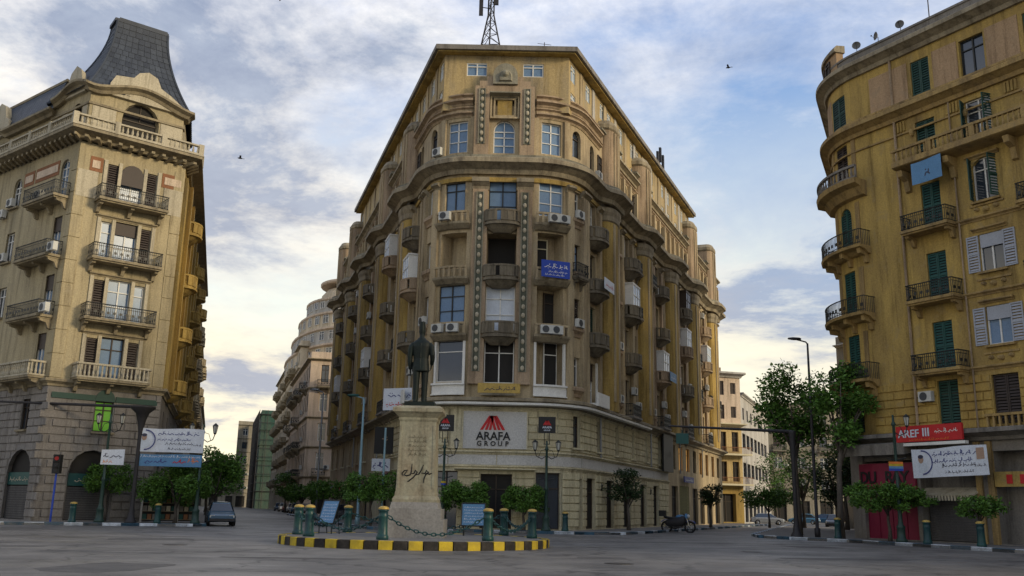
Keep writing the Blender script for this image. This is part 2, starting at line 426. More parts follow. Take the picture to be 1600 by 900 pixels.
# ------------------------------------------------------------------ shared facade pieces
def frame_mesh(w, h, t, arch, style, m):
    def fn():
        mb = MB(); e = .07; zt = h - (w / 2 if arch else 0)
        mb.box((-w / 2 + e / 2, 0, zt / 2), (e, t, zt)); mb.box((w / 2 - e / 2, 0, zt / 2), (e, t, zt))
        mb.box((0, 0, e / 2), (w - 2 * e, t, e))
        mb.box((0, 0, zt - e / 2 - .003), (w - 2 * e, t - .006, e))
        if style in ('casement', 'grid'):
            mb.box((0, -.004, zt / 2), (.08, t - .008, zt - 2 * e))
        if style in ('casement', 'grid', 'plain'):
            mb.box((0, -.008, zt * .72), (w - 2 * e, t - .016, .06))
        if style == 'grid':
            mb.box((0, -.008, zt * .36), (w - 2 * e, t - .016, .05))
        if arch:
            n = 8; a = [((w / 2) * cos(pi * i / n), zt + w / 2 * sin(pi * i / n)) for i in range(n + 1)]
            for (x0, z0), (x1, z1) in zip(a, a[1:]):
                k = 1 - 2 * e / w
                mb.add([(x0, -t / 2, z0), (x1, -t / 2, z1), (x1 * k, -t / 2, zt + (z1 - zt) * k), (x0 * k, -t / 2, zt + (z0 - zt) * k)], [(0, 1, 2, 3)])
            mb.box((0, -.01, zt + w / 4), (.05, t - .02, w / 2 - .05))
        return mb.mesh("window", m)
    return cached(('fr', round(w, 2), round(h, 2), t, arch, style, m.name), fn)
def pane_mesh(w, h, arch, m, y=.02):
    def fn():
        mb = MB(); zt = h - (w / 2 if arch else 0)
        pts = [(-w / 2, y, 0), (w / 2, y, 0), (w / 2, y, zt)]
        if arch: pts += [(w / 2 * cos(pi * i / 8), y, zt + w / 2 * sin(pi * i / 8)) for i in range(1, 8)]
        pts += [(-w / 2, y, zt)]
        mb.add(pts, [tuple(range(len(pts)))])
        return mb.mesh("pane", m)
    return cached(('pn', round(w, 2), round(h, 2), arch, m.name, y), fn)
def shutter_mesh(w, h, m):
    def fn():
        mb = MB(); e = .07
        for x in (-w / 2 + e / 2, w / 2 - e / 2): mb.box((x, 0, h / 2), (e, .06, h))
        for z in (e / 2, h / 2, h - e / 2): mb.box((0, .001, z), (w - 2 * e, .058, e))
        n = max(4, int(h / .16))
        for i in range(n):
            z = e + (h - 2 * e) * (i + .5) / n
            mb.add([(-w / 2 + e, -.022, z - .055), (w / 2 - e, -.022, z - .055), (w / 2 - e, .022, z + .055), (-w / 2 + e, .022, z + .055)], [(0, 1, 2, 3)])
        return mb.mesh("shutter", m)
    return cached(('sh', round(w, 2), round(h, 2), m.name), fn)
def box_mesh(name, w, d, h, m, y=0.):
    def fn():
        mb = MB(); mb.box((0, y, h / 2), (w, d, h)); return mb.mesh(name, m)
    return cached((name, round(w, 3), round(d, 3), round(h, 3), m.name, y), fn)

def window(root, P, s, z, w, h, style='casement', fm=None, gm=None, depth=.25, arch=False, d=0., shut=None, sm=None, sill=None, name='window', blind=0.):
    """window > pane, shutter, sill, blind.  shut: 'closed', 'open', 'half'"""
    fm = fm or M['white']; gm = gm or M['glass']
    p = P.xy(s, d - depth); rl = root.location
    o = link(name, frame_mesh(w, h, .1, arch, style, fm), root, (p.x - rl.x, p.y - rl.y, z - rl.z), P.ang(s))
    if shut != 'closed':
        link('pane', pane_mesh(w - .04, h - (.04 if not arch else .0), arch, gm), o)
    if shut:
        sm = sm or M['green']; hh = h - .06 if not arch else h - w / 2
        if shut == 'closed':
            lw = w / 2 - .02
            for k in (-1, 1): link('shutter', shutter_mesh(lw, hh, sm), o, (k * w / 4, -.08, .03))
            if arch: link('fanlight', pane_mesh(w - .04, h, arch, M['dark'], .0), o)
            else: link('pane', pane_mesh(w - .04, h - .04, arch, M['dark']), o)
        elif shut == 'open':
            lw = w / 2
            for k in (-1, 1):
                link('shutter', shutter_mesh(lw, hh, sm), o, (k * (w / 2 + lw / 2 + .02), -depth - .05, .03))
        elif shut == 'half':
            lw = w / 2 - .02
            link('shutter', shutter_mesh(lw, hh, sm), o, (-w / 4, -.08, .03))
        elif shut == 'ajar':
            lw = w / 2 - .02
            for k in (-1, 1):
                x = link('shutter', shutter_mesh(lw, hh, sm), o, (k * (w / 2 - .02), -lw / 2 - .08, .03)); x.rotation_euler.z = k * (pi / 2 - .25)
    if blind: link('blind', box_mesh('blind', w - .1, .04, h * blind, M['curtain'] if sm is None else sm), o, (0, -.09, h * (1 - blind) - .02))
    if sill: link('sill', box_mesh('sill', w + .3, .3, .12, sill), o, (0, -depth - .05, -.13))
    return o

def iron_balcony_mesh(w, d, m, curved=0.):
    def fn():
        mb = MB(); n = 10
        if curved:
            poly = [(-w / 2, 0.05)] + [(w / 2 * sin(-pi / 2 + pi * i / n), -d * (1 - curved) - d * curved * cos(-pi / 2 + pi * i / n)) for i in range(n + 1)] + [(w / 2, .05)]
        else: poly = [(-w / 2, .05), (-w / 2, -d), (w / 2, -d), (w / 2, .05)]
        mb.extrude(poly, -.1, .06)
        mb.extrude([(x * .95, min(y * .9, .05)) for x, y in poly], -.2, -.1)
        for x in (-w / 2 + .25, w / 2 - .25) + ((0,) if w > 3 else ()):
            pr = [(0.05, -.2), (-d * .75, -.2), (-d * .7, -.34), (-d * .35, -.42), (-d * .2, -.75), (0.05, -.85)]
            mb.add([(x - .11, y, z) for y, z in pr] + [(x + .11, y, z) for y, z in pr],
                   [tuple(range(6)), tuple(range(11, 5, -1))] + [(i, (i + 1) % 6 + 0, (i + 1) % 6 + 6, i + 6) for i in range(6)])
        return mb.mesh("balcony", m)
    return cached(('ib', round(w, 2), d, m.name, curved), fn)
def railing_mesh(w, d, m, curved=0., h=.95, kind='iron'):
    def fn():
        mb = MB(); n = 10
        if curved: pts = [(w / 2 * .97 * sin(-pi / 2 + pi * i / n), -d * (1 - curved) * .95 - d * .95 * curved * cos(-pi / 2 + pi * i / n)) for i in range(n + 1)]
        else: pts = [(-w / 2 + .05, 0), (-w / 2 + .05, -d + .06), (w / 2 - .05, -d + .06), (w / 2 - .05, 0)]
        if curved < 1 and curved: pts = [(pts[0][0], 0)] + pts + [(pts[-1][0], 0)]
        if kind == 'iron':
            for z, r in ((.14, .022), (h, .035), (h * .82, .016)): mb.tube([(x, y, z) for x, y in pts], r, 4)
            bal, rad, sp = None, .014, .13
        else: rad, sp = .07, .26
        for (x0, y0), (x1, y1) in zip(pts, pts[1:]):
            L = hypot(x1 - x0, y1 - y0); k = max(1, round(L / sp))
            for i in range(k):
                f = (i + .5) / k; x, y = x0 + (x1 - x0) * f, y0 + (y1 - y0) * f
                if kind == 'iron':
                    mb.box((x, y, h / 2 + .05), (.026, .026, h - .1), taper=1.)
                    if i % 3 == 1: mb.box((x, y, h * .45), (.16, .018, .16), atan2(y1 - y0, x1 - x0))
                else: mb.lathe([(.05, .12), (.085, .3), (.05, .5), (.065, .7), (.05, h - .1)], 6, (x, y, 0))
            if kind != 'iron':
                a = atan2(y1 - y0, x1 - x0); c = ((x0 + x1) / 2, (y0 + y1) / 2)
                mb.box((*c, .09), (L + .06, .17, .1), a); mb.box((*c, h - .04), (L + .06, .19, .12), a)
        return mb.mesh("railing", m)
    return cached(('rl', round(w, 2), d, m.name, curved, h, kind), fn)
def balcony(root, P, s, z, w, d=1.0, sm=None, rm=None, curved=0., kind='iron', off=0.):
    p = P.xy(s, off); rl = root.location
    o = link('balcony', iron_balcony_mesh(w, d, sm, curved), root, (p.x - rl.x, p.y - rl.y, z - rl.z), P.ang(s))
    link('railing' if kind == 'iron' else 'balustrade', railing_mesh(w, d, rm or M['iron'], curved, .95, kind), o)
    return o
def solid_balcony_mesh(w, d, m):
    """half-round masonry balcony with a tapering corbel below and slots in its parapet"""
    def fn():
        mb = MB(); n = 8
        def half(r, dd, z): return [(r * sin(-pi / 2 + pi * i / n), -dd * (.35 + .65 * cos(-pi / 2 + pi * i / n)), z) for i in range(n + 1)]
        W2 = w / 2
        prof = [(.5, .35, -.62), (.75, .62, -.42), (.93, .88, -.18), (1.03, 1.05, -.14), (1.03, 1.05, 0.0), (.97, .97, .03), (.97, .97, .12)]
        rings = [half(W2 * a, d * b, z) for a, b, z in prof]
        rings = [[(r[0][0], .05, r[0][2])] + r + [(r[-1][0], .05, r[-1][2])] for r in rings]
        mb.ring_loft(rings, True)
        a, b = half(W2 * .97, d * .97, .12), half(W2 * .97, d * .97, .8)
        pts = [(p[0], p[1]) for p in a]; pts = [(pts[0][0], 0.05)] + pts + [(pts[-1][0], .05)]
        for k, ((x0, y0), (x1, y1)) in enumerate(zip(pts, pts[1:])):
            L = hypot(x1 - x0, y1 - y0); an = atan2(y1 - y0, x1 - x0)
            mb.box(((x0 + x1) / 2, (y0 + y1) / 2, .83), (L + .05, .16, .12), an)
            mb.box((x0, y0, .44), (.17, .13, .66), an)
            if k % 3 != 1: mb.box(((x0 + x1) / 2, (y0 + y1) / 2, .44), (L, .1, .66), an)
        return mb.mesh("balcony", m)
    return cached(('sb', round(w, 2), d, m.name), fn)
def solid_balcony(root, P, s, z, w, d, m, off=0.):
    p = P.xy(s, off); rl = root.location
    return link('balcony', solid_balcony_mesh(w, d, m), root, (p.x - rl.x, p.y - rl.y, z - rl.z), P.ang(s))
def ac_mesh():
    def fn():
        mb = MB(); mb.mat(M['ac']); mb.box((0, -.16, .28), (.8, .3, .55))
        mb.mat(M['metal']); mb.box((-.3, -.15, -.02), (.04, .34, .04)); mb.box((.3, -.15, -.02), (.04, .34, .04))
        return mb.mesh("air_conditioner")
    return cached('ac', fn)
def fan_mesh():
    def fn():
        mb = MB(); n = 12
        for r0, r1, y in ((.2, .235, -.325), (.0, .05, -.325), (.1, .12, -.322)):
            mb.add([(-.08 + r0 * cos(2 * pi * i / n), y, .28 + r0 * sin(2 * pi * i / n)) for i in range(n)] + [(-.08 + r1 * cos(2 * pi * i / n), y, .28 + r1 * sin(2 * pi * i / n)) for i in range(n)],
                   [(i, (i + 1) % n, n + (i + 1) % n, n + i) for i in range(n)])
        mb.add([(-.08 + .235 * cos(2 * pi * i / n), -.318, .28 + .235 * sin(2 * pi * i / n)) for i in range(n)], [tuple(range(n))])
        return mb.mesh("fan_grille", M['acdark'])
    return cached('fan', fn)
def ac(root, P, s, z, d=0.):
    p = P.xy(s, d); rl = root.location
    o = link('air_conditioner', ac_mesh(), root, (p.x - rl.x, p.y - rl.y, z - rl.z), P.ang(s))
    link('fan_grille', fan_mesh(), o)
    return o
def block_mesh(L, h, m):
    def fn():
        mb = MB(); c = .03; g = .02
        a = [(-L / 2 + g, 0, g), (L / 2 - g, 0, g), (L / 2 - g, 0, h - g), (-L / 2 + g, 0, h - g)]
        b = [(-L / 2 + g + c, -.07, g + c), (L / 2 - g - c, -.07, g + c), (L / 2 - g - c, -.07, h - g - c), (-L / 2 + g + c, -.07, h - g - c)]
        mb.add(a + b, [(4, 5, 6, 7)] + [(i, (i + 1) % 4, (i + 1) % 4 + 4, i + 4) for i in range(4)])
        return mb.mesh("stone", m)
    return cached(('bk', round(L, 2), round(h, 2), m.name), fn)
def courses(root, P, a, b, z0, z1, h, L, m, holes=(), d=0., name='stone', rnd=None):
    """rusticated stones, each an object, laid in running bond clear of the openings"""
    rnd = rnd or random.Random(3); n = max(1, round((z1 - z0) / h)); h = (z1 - z0) / n; rl = root.location; cnt = 0
    for k in range(n):
        z = z0 + k * h
        segs = [(a, b)]
        for o in holes:
            if o[2] - .02 < z + h and o[2] + o[3] + .02 > z:
                l, r = o[0] - o[1] / 2 - .02, o[0] + o[1] / 2 + .02
                if len(o) > 4 and o[4]:
                    rise = o[1] / 2 if o[4] is True else o[4]; zs = o[2] + o[3] - rise
                    if z > zs:
                        f = sqrt(max(0, 1 - min(1, (z - zs) / rise) ** 2)); l, r = o[0] - o[1] / 2 * f - .02, o[0] + o[1] / 2 * f + .02
                ns = []
                for x, y in segs:
                    if r <= x or l >= y: ns.append((x, y)); continue
                    if l > x: ns.append((x, l))
                    if r < y: ns.append((r, y))
                segs = ns
        for x, y in segs:
            if y - x < .12: continue
            c = max(1, round((y - x) / L)); w = (y - x) / c
            cuts = [x + w * i for i in range(c + 1)]
            if k % 2 and c > 1: cuts = [x] + [x + w * (i + .5) for i in range(c)] + [y]
            for q0, q1 in zip(cuts, cuts[1:]):
                p = P.xy((q0 + q1) / 2, d + rnd.uniform(-.008, .012)); W = round(q1 - q0, 1) or .1
                link(name, block_mesh(W, h, m), root, (p.x - rl.x, p.y - rl.y, z - rl.z), P.ang((q0 + q1) / 2), ((q1 - q0) / W, 1, 1)); cnt += 1
    return cnt
def text_mesh(txt, size, depth=.01, m=None, align='CENTER'):
    cu = bpy.data.curves.new("txt", 'FONT'); cu.body = txt; cu.size = size; cu.extrude = depth; cu.align_x = align; cu.resolution_u = 2; cu.offset = size * .018
    o = bpy.data.objects.new("txt", cu); COL.objects.link(o)
    dg = bpy.context.evaluated_depsgraph_get(); me = bpy.data.meshes.new_from_object(o.evaluated_get(dg))
    bpy.data.objects.remove(o); bpy.data.curves.remove(cu)
    for v in me.vertices: v.co = (v.co.x, -v.co.z, v.co.y)   # stand it up, facing -y
    me.materials.clear()
    if m: me.materials.append(m)
    me.name = "lettering"; return me
def script_line(mb, x0, x1, z, h, seed, y=-.01, wt=None):
    """a line of joined cursive strokes read right to left, with dots, too small in the photograph to spell out"""
    r = random.Random(seed); x = x1; wt = wt or h * .16
    def ribbon(pts):
        for (a, b), (c, d) in zip(pts, pts[1:]):
            L = hypot(c - a, d - b) or 1e-4; nx, nz = -(d - b) / L * wt / 2, (c - a) / L * wt / 2
            mb.quad((a + nx, y, b + nz), (a - nx, y, b - nz), (c - nx, y, d - nz), (c + nx, y, d + nz))
    while x > x0 + h * .3:
        w = min(r.uniform(.8, 2.6) * h, x - x0); n = max(4, int(w / h * 7)); pts = []
        ph = r.uniform(0, 6)
        for i in range(n + 1):
            f = i / n; zz = z + h * (.18 + .16 * sin(f * w / h * 6 + ph)) - (h * .25 * max(0, f - .8) * 5 if r.random() < .8 else 0)
            pts.append((x - f * w, zz))
        ribbon(pts)
        for _ in range(r.randint(0, 2)):
            q = x - r.uniform(.05, .9) * w; ribbon([(q, z + h * .15), (q + h * .05, z + h * r.uniform(.7, 1.))])
        for _ in range(r.randint(1, 3)):
            q = x - r.uniform(.1, .9) * w; zz = z + h * r.choice((-.2, .62, .7)); mb.quad((q - wt / 2, y, zz - wt / 2), (q + wt / 2, y, zz - wt / 2), (q + wt / 2, y, zz + wt / 2), (q - wt / 2, y, zz + wt / 2))
        x -= w + h * .3

# ------------------------------------------------------------------ ground, road, pavements
def asphalt():
    m = mat("asphalt", (.17, .162, .152), rough=.62, dark=(.085, .082, .08), amount=.9, scale=.22, stretch=1, bump=.35, bscale=30, spec=.35)
    nt = m.node_tree; N = nt.nodes; L = nt.links; b = N["Principled BSDF"]
    geo = N.new("ShaderNodeNewGeometry"); n = N.new("ShaderNodeTexNoise"); n.inputs["Scale"].default_value = .35; n.inputs["Detail"].default_value = 6
    mp = N.new("ShaderNodeMapping"); mp.inputs["Scale"].default_value = (.35, 1.4, 1); mp.inputs["Rotation"].default_value = (0, 0, .3)
    L.new(geo.outputs["Position"], mp.inputs[0]); L.new(mp.outputs[0], n.inputs["Vector"])
    r = N.new("ShaderNodeMapRange"); r.inputs[1].default_value = .35; r.inputs[2].default_value = .68; r.inputs[3].default_value = .42; r.inputs[4].default_value = .72
    L.new(n.outputs[0], r.inputs[0]); L.new(r.outputs[0], b.inputs["Roughness"])
    src = b.inputs["Base Color"].links[0].from_socket      # cracks and dark oil spots
    nz = N.new("ShaderNodeTexNoise"); nz.inputs["Scale"].default_value = .8; nz.inputs["Detail"].default_value = 6; L.new(geo.outputs["Position"], nz.inputs["Vector"])
    va = N.new("ShaderNodeVectorMath"); va.operation = 'MULTIPLY_ADD'; L.new(nz.outputs[1], va.inputs[0]); va.inputs[1].default_value = (2.4, 2.4, 0); L.new(geo.outputs["Position"], va.inputs[2])
    vo = N.new("ShaderNodeTexVoronoi"); vo.feature = 'DISTANCE_TO_EDGE'; vo.inputs["Scale"].default_value = .2; L.new(va.outputs[0], vo.inputs["Vector"])
    r1 = N.new("ShaderNodeValToRGB"); r1.color_ramp.elements[0].position = .004; r1.color_ramp.elements[1].position = .014; r1.color_ramp.elements[0].color = (.42, .42, .42, 1); r1.color_ramp.elements[1].color = (1, 1, 1, 1); L.new(vo.outputs[0], r1.inputs[0])
    n9 = N.new("ShaderNodeTexNoise"); n9.inputs["Scale"].default_value = .55; n9.inputs["Detail"].default_value = 9; n9.inputs["Roughness"].default_value = .7; L.new(geo.outputs["Position"], n9.inputs["Vector"])
    r2 = N.new("ShaderNodeValToRGB"); r2.color_ramp.elements[0].position = .36; r2.color_ramp.elements[1].position = .56; r2.color_ramp.elements[0].color = (.62, .62, .63, 1); r2.color_ramp.elements[1].color = (1.08, 1.07, 1.05, 1); L.new(n9.outputs[0], r2.inputs[0])
    for q in (r1, r2):
        mx = N.new("ShaderNodeMix"); mx.data_type = 'RGBA'; mx.blend_type = 'MULTIPLY'; mx.inputs[0].default_value = 1; L.new(src, mx.inputs[6]); L.new(q.outputs[0], mx.inputs[7]); src = mx.outputs[2]
    L.new(src, b.inputs["Base Color"])
    return m
M['asphalt'] = asphalt()
M['patch'] = mat("asphalt_patch", (.11, .105, .10), rough=.75, dark=(.045, .045, .045), amount=.8, scale=1.2, stretch=1, bump=.4, bscale=40)
M['manhole'] = mat("cast_iron_cover", (.06, .055, .05), rough=.5, amount=.6, scale=3, metal=.5)
mb = MB()
xs = [-700, -300, -120, -60, -30, -10, 10, 30, 60, 120, 300, 700]; ys = [-300, -60, 0, 20, 40, 60, 90, 140, 220, 400, 900]
for i in range(len(xs) - 1):
    for j in range(len(ys) - 1): mb.quad((xs[i], ys[j], 0), (xs[i + 1], ys[j], 0), (xs[i + 1], ys[j + 1], 0), (xs[i], ys[j + 1], 0))
link("road", mb.mesh("road", M['asphalt']), kind="structure")

rp = random.Random(77)
for x, y, w, d, a in ((5.5, 24, 3.4, 1.5, .3), (-9, 22, 2.2, 3.2, -.2), (11.5, 33, 4.5, 1.2, .15), (-14, 38, 3.2, 2.0, .5), (8, 46, 6, 1.1, .1), (-17, 30, 5, 1.0, .35), (3, 30.5, 1.6, 1.3, 0), (14, 44, 2.5, 2.2, .2), (-6, 27, 4.0, .6, .08)):
    n = 18; k = MB(); k.add([(w / 2 * abs(cos(t)) ** .5 * (1 if cos(t) > 0 else -1) * rp.uniform(.9, 1.08), d / 2 * abs(sin(t)) ** .5 * (1 if sin(t) > 0 else -1) * rp.uniform(.9, 1.08), 0) for t in [2 * pi * i / n for i in range(n)]], [tuple(range(n))])
    link("road_patch", k.mesh("road_patch", M['patch']), None, (x, y, .004), a, kind="structure")
for i, (x, y) in enumerate(((3.2, 27.5), (-11.5, 33.5), (9.5, 37.5))):
    k = MB(); k.lathe([(.33, 0), (.33, .012), (.3, .016), (.02, .016)], 20); k.lathe([(.42, 0), (.42, .006), (.34, .006)], 20); link("manhole_cover", k.mesh("manhole_cover", M['manhole']), None, (x, y, .002), kind="structure")
def pavement(poly, kerb_pts, cols, seg=1.0, label=None):
    """raised pavement slab with its row of painted kerb stones"""
    mb = MB(); mb.extrude(poly, -.05, .14)
    o = link("pavement", mb.mesh("pavement", M['pave']), kind="structure")
    P = Path(kerb_pts); n = int(P.hi / seg)
    meshes = []
    for m in cols:
        k = MB(); k.box((0, .13, .08), (seg - .025, .26, .165)); meshes.append(k.mesh("kerb_stone", m))
    for i in range(n):
        s = (i + .5) * seg; p = P.xy(s)
        link("kerb_stone", meshes[i % len(cols)], o, (p.x, p.y, 0), P.ang(s))
    return o
# kerb lines are walked with the road on the right hand
LK = [(-52, 41.2), (-27.9, 53.0), (-19.0, 57.2), (-18.4, 58.0), (-18.7, 60.2), (-36.5, 118)]
pavement(LK + [(-41, 117.5), (-23.5, 61.5), (-33, 56), (-60, 62), (-70, 50)], LK[:], [M['kwhite'], M['kblue']])
CK = [(-27.6, 120), (-10.2, 63.4), (-8.2, 58.9), (-6, 57.4), (4.6, 57.2), (6.9, 58.4), (8.6, 61.4), (31.8, 116)]
pavement(CK + [(27, 118), (4, 66), (-6, 66), (-24, 121)], CK, [M['kwhite'], M['kblue'], M['kblue']], 1.2)
RK = [(34.5, 117.4), (15.9, 62.6), (15.3, 58.6), (16.4, 55.6), (18.7, 52.6), (22.3, 41.6), (27, 25), (30, 14)]
pavement(RK + [(50, 14), (45, 60), (27, 72), (40, 116)], RK, [M['kwhite'], M['kblue']], 1.25)

# ------------------------------------------------------------------ the corner building in the middle
def enclosure_mesh(kind):
    """glazed or boarded box that tenants build onto a balcony"""
    def fn():
        k = MB(); k.mat(M['white'] if kind else M['wood_dark'])
        for x in (-1.0, -.35, .35, 1.0): k.box((x, -.86, .85), (.06, .06, 1.7))
        for z in (.0, .85, 1.68): k.box((0, -.865, z), (2.06, .05, .06))
        for x in (-1.0, 1.0): k.box((x, -.42, .85), (.05, .84, 1.7))
        k.box((0, -.42, 1.76), (2.2, .95, .1))
        k.mat(M['glasssky'] if kind else M['glass']); k.quad((-1, -.85, .03), (1, -.85, .03), (1, -.85, 1.66), (-1, -.85, 1.66))
        return k.mesh("balcony_enclosure")
    return cached(('encl', kind), fn)
def center():
    rnd = random.Random(11)
    PL, PR = (-5.3, 60.), (3.94, 60.)
    dl = (-sin(radians(17.2)), cos(radians(17.2))); dr = (sin(radians(22.7)), cos(radians(22.7)))
    LF = (PL[0] + 51 * dl[0], PL[1] + 51 * dl[1]); RF = (PR[0] + 54 * dr[0], PR[1] + 54 * dr[1])
    aL = fillet(LF, PL, PR, 2.5); aR = fillet(PL, PR, RF, 2.64)
    pts = [LF] + aL + [(-.75, 60.)] + aR + [RF]
    P = Path(pts); o0 = P.cum[1 + len(aL)]; P = Path(pts, o0)     # s = 0 in the middle of the cut corner
    B = thing("corner_building", "tall ochre wedge-shaped block with rounded corner bays and flat roof behind the statue", "building", (-.7, 64, 0))
    lo, hi = P.lo, P.hi
    # --- base: limestone with doors and slit windows
    Rend = 31.
    doors = [(0, 2.0, .18, 3.35), (-3.3, 1.7, .18, 3.5), (3.35, 1.7, .18, 3.5), (6.2, .55, .3, 3.1)] + [(u + 4.07, 2.0, .2, 3.3) for u in (4.2, 8.7, 13.1, 18., 22.2)]
    slits = [(u + 4.07, .85, 5.35, 2.05) for u in (1.6, 5.9, 10.4, 14.9, 19.1, 23.5)]
    ldoors = [(-6.1, .6, .3, 3.1)] + [(-s, 2.4, .2, 3.3) for s in (9.5, 14, 18.5, 23, 28, 33, 38, 43, 48, 52)]
    lslits = [(-s, 1.0, 5.2, 2.0) for s in (7.6, 11.5, 15.5, 19.5, 24, 29, 34, 39, 44, 49, 53)]
    w = MB(); wall(w, P, -24, Rend, 0.1, 8.0, doors + slits + [o for o in ldoors + lslits if o[0] > -23]); wpart("wall", w, M['limestone'], B)
    w = MB(); wall(w, P, lo, -24, 0.1, 8.0, [o for o in ldoors + lslits if o[0] < -24.5]); wpart("wall", w, M['tan'], B)
    rdoors = [(33.5, 2.6, .2, 3.5), (37.5, 4.2, .2, 3.6), (42.5, 2.4, .2, 3.5), (46, 2.4, .2, 3.5), (50, 3., .2, 3.5), (54.5, 2.6, .2, 3.5)]
    rmezz = [(s, 1.5, 5.2, 2.2) for s in (33.2, 36.2, 39.4, 42.6, 45.8, 49, 52.4, 55.6)]
    w = MB(); wall(w, P, Rend, hi, 0.1, 8.0, rdoors + rmezz); wpart("wall", w, M['tan'], B)
    wl = Path([RF, LF]); w = MB(); wall(w, wl, 0, wl.hi, 0.1, 27.5); wpart("back_wall", w, M['brown'], B)
    allops = doors + slits
    courses(B, P, -23.5, Rend - .2, 5.25, 7.55, .42, 1.25, M['limestone_block'], [(-.9, 4.3, 5, 3)] + slits + lslits, rnd=rnd)
    courses(B, P, -6.6, Rend - .2, .35, 3.75, .48, 1.3, M['limestone_block'], doors + ldoors, rnd=rnd)
    # cladding panels over the doors
    for a, b in ((-6.3, -3.1), (-3.1, 0), (0, 3.1), (3.1, 6.3), (6.3, 11), (11, 15.5), (15.5, 20), (20, 25.5), (25.5, 30.8)):
        k = MB(); sweep(k, P, a + .03, b - .03, band(4.1, 4.72, .035)); wpart("panel", k, M['plaque'], B)
    for z0, z1, d, m in ((3.86, 4.06, .16, 'limestone'), (4.76, 4.96, .2, 'limestone'), (7.56, 7.74, .12, 'limestone'), (5.02, 5.14, .1, 'limestone')):
        k = MB(); sweep(k, P, -24, Rend, corn(z0, z1, d)); wpart("moulding", k, M[m], B)
    k = MB(); sweep(k, P, -2.6, 2.4, corn(3.72, 3.86, .5)); wpart("door_canopy", k, M['cream'], B)
    k = MB(); sweep(k, P, lo + .02, hi - .02, corn(7.76, 8.3, .75)); wpart("cornice", k, M['cornice'], B)
    k = MB(); sweep(k, P, -9, 22, [(.5, 7.8), (.82, 7.84), (.84, 7.98), (.5, 8.02)]); wpart("cornice_lip", k, M['white'], B)
    for o in doors + ldoors + rdoors:
        s, ww, z, h = o
        dk = window(B, P, s, z, ww - .02, h, 'casement' if ww > 1 else 'none', M['wood_dark'], M['glass'] if o in doors and abs(s) > 2.5 and abs(s) < 4 else M['dark'], depth=.28, name='door')
        dk.name = 'door'
    for s in (8.3, 12.8, 17.2, 22):  # lamps on the piers between the doors
        p = P.xy(s + 2.2, .05); k = MB(); k.lathe([(.03, 0), (.09, .08), (.12, .38), (.05, .46), (.02, .5)], 8); k.box((0, .06, .3), (.05, .18, .05))
        link("wall_lantern", k.mesh("wall_lantern", M['iron']), B, (p.x - B.location.x, p.y - B.location.y, 2.75), P.ang(s))
    for o in slits + lslits:
        window(B, P, o[0], o[2], o[1] - .02, o[3], 'plain', M['wood_dark'], M['glass'], sill=M['limestone'])
    for i, o in enumerate(rmezz):
        window(B, P, o[0], o[2], o[1] - .02, o[3], 'casement', M['wood_dark'], M['lamp_warm'] if i in (1, 2, 4, 5, 6) else M['glass'])
    # --- the main floors
    F = [8.35, 12.35, 16.15, 19.95]; TOP = 23.65
    R_bal = [8.5, 17.4, 27.4, 37.3, 47.4]; R_win = [5.55, 14.8, 20.0, 24.9, 29.95, 34.8, 39.8, 44.7, 50.1, 55.4]
    L_bal = [-9.0, -17.6, -28.0, -38.0, -47.8]; L_win = [-5.6, -14.8, -20.4, -25.5, -30.5, -35.5, -40.6, -45.5, -50.1]
    PIERS = [12.2, 22.4, 32.4, 42.2, 52.7, -12.2, -23.0, -33.0, -43.1, -52.8]
    ops = []
    def add(s, w_, z, h, *r): ops.append((s, w_, z, h) + r)
    HW = [(0, 2.0, 9.3, 2.75), (0, 1.95, 12.75, 2.95), (0, 1.95, 16.4, 2.95, 0, 1.3), (0, 1.9, 20.25, 3.0)]
    LB = [(-3.3, 1.9, 9.35, 2.75), (-3.3, 1.9, 13.1, 2.7), (-3.3, 1.9, 16.9, 2.5, 0, 1.2), (-3.3, 1.5, 20.9, 2.1)]
    RB = [(3.35, 1.9, 9.2, 3.0, 0, .9), (3.35, 1.9, 13.1, 2.7, 0, 1.2), (3.35, 1.9, 16.9, 2.6, 0, 1.1), (3.35, 1.8, 20.7, 2.55)]
    ops += HW + LB + RB
    for s in R_bal + L_bal:
        for f in F: ops.append((s, 1.5, f + .12, 2.85))
    for s in R_win + L_win:
        for f in F: ops.append((s, .95, f + 1.0, 1.95))
    w = MB(); wall(w, P, -24, 26.5, 8.0, TOP + 1.0, ops, depth=.4); wpart("wall", w, M['tan'], B)
    w = MB(); wall(w, P, lo, -24, 8.0, TOP + 1.0, [o for o in ops if o[0] < -24.6], depth=.4); wpart("wall", w, M['tan'], B)
    w = MB(); wall(w, P, 26.5, hi, 8.0, TOP + 1.0, [o for o in ops if o[0] > 26.9], depth=.4); wpart("wall", w, M['tan'], B)
    # projecting rounded yellow piers
    PW = 1.4
    for s in PIERS:
        k = MB(); n = 8; ring = [(s - PW - .02, -.05)] + [(s - PW * cos(pi * i / n), .2 + .6 * sin(pi * i / n)) for i in range(n + 1)] + [(s + PW + .02, -.05)]
        k.ring_loft([[P.pt(q, d, z) for q, d in ring] for z in (8.3, 23.0)])
        wpart("pier", k, M['ochre'], B)
        k = MB(); k.ring_loft([[P.pt(s + (q - s) * e, d * e + (.0 if e == 1 else .02), z) for q, d in ring] for z, e in ((22.3, 1.0), (22.4, 1.08), (22.75, 1.1), (23.0, 1.2), (23.3, 1.22), (23.4, 1.1))])
        wpart("capital", k, M['cornice'], B)
        for du in (-.55, .55):
            k = MB(); q = s + du
            k.ring_loft([[P.pt(q + a * .16, .2 + .6 * sqrt(max(0, 1 - ((q - s) / PW) ** 2)) - .04 + e, z) for a, e in ((-1, 0), (1, 0), (1, .1), (-1, .1))] for z in (9, 22.2)])
            wpart("rib", k, M['tan'], B)
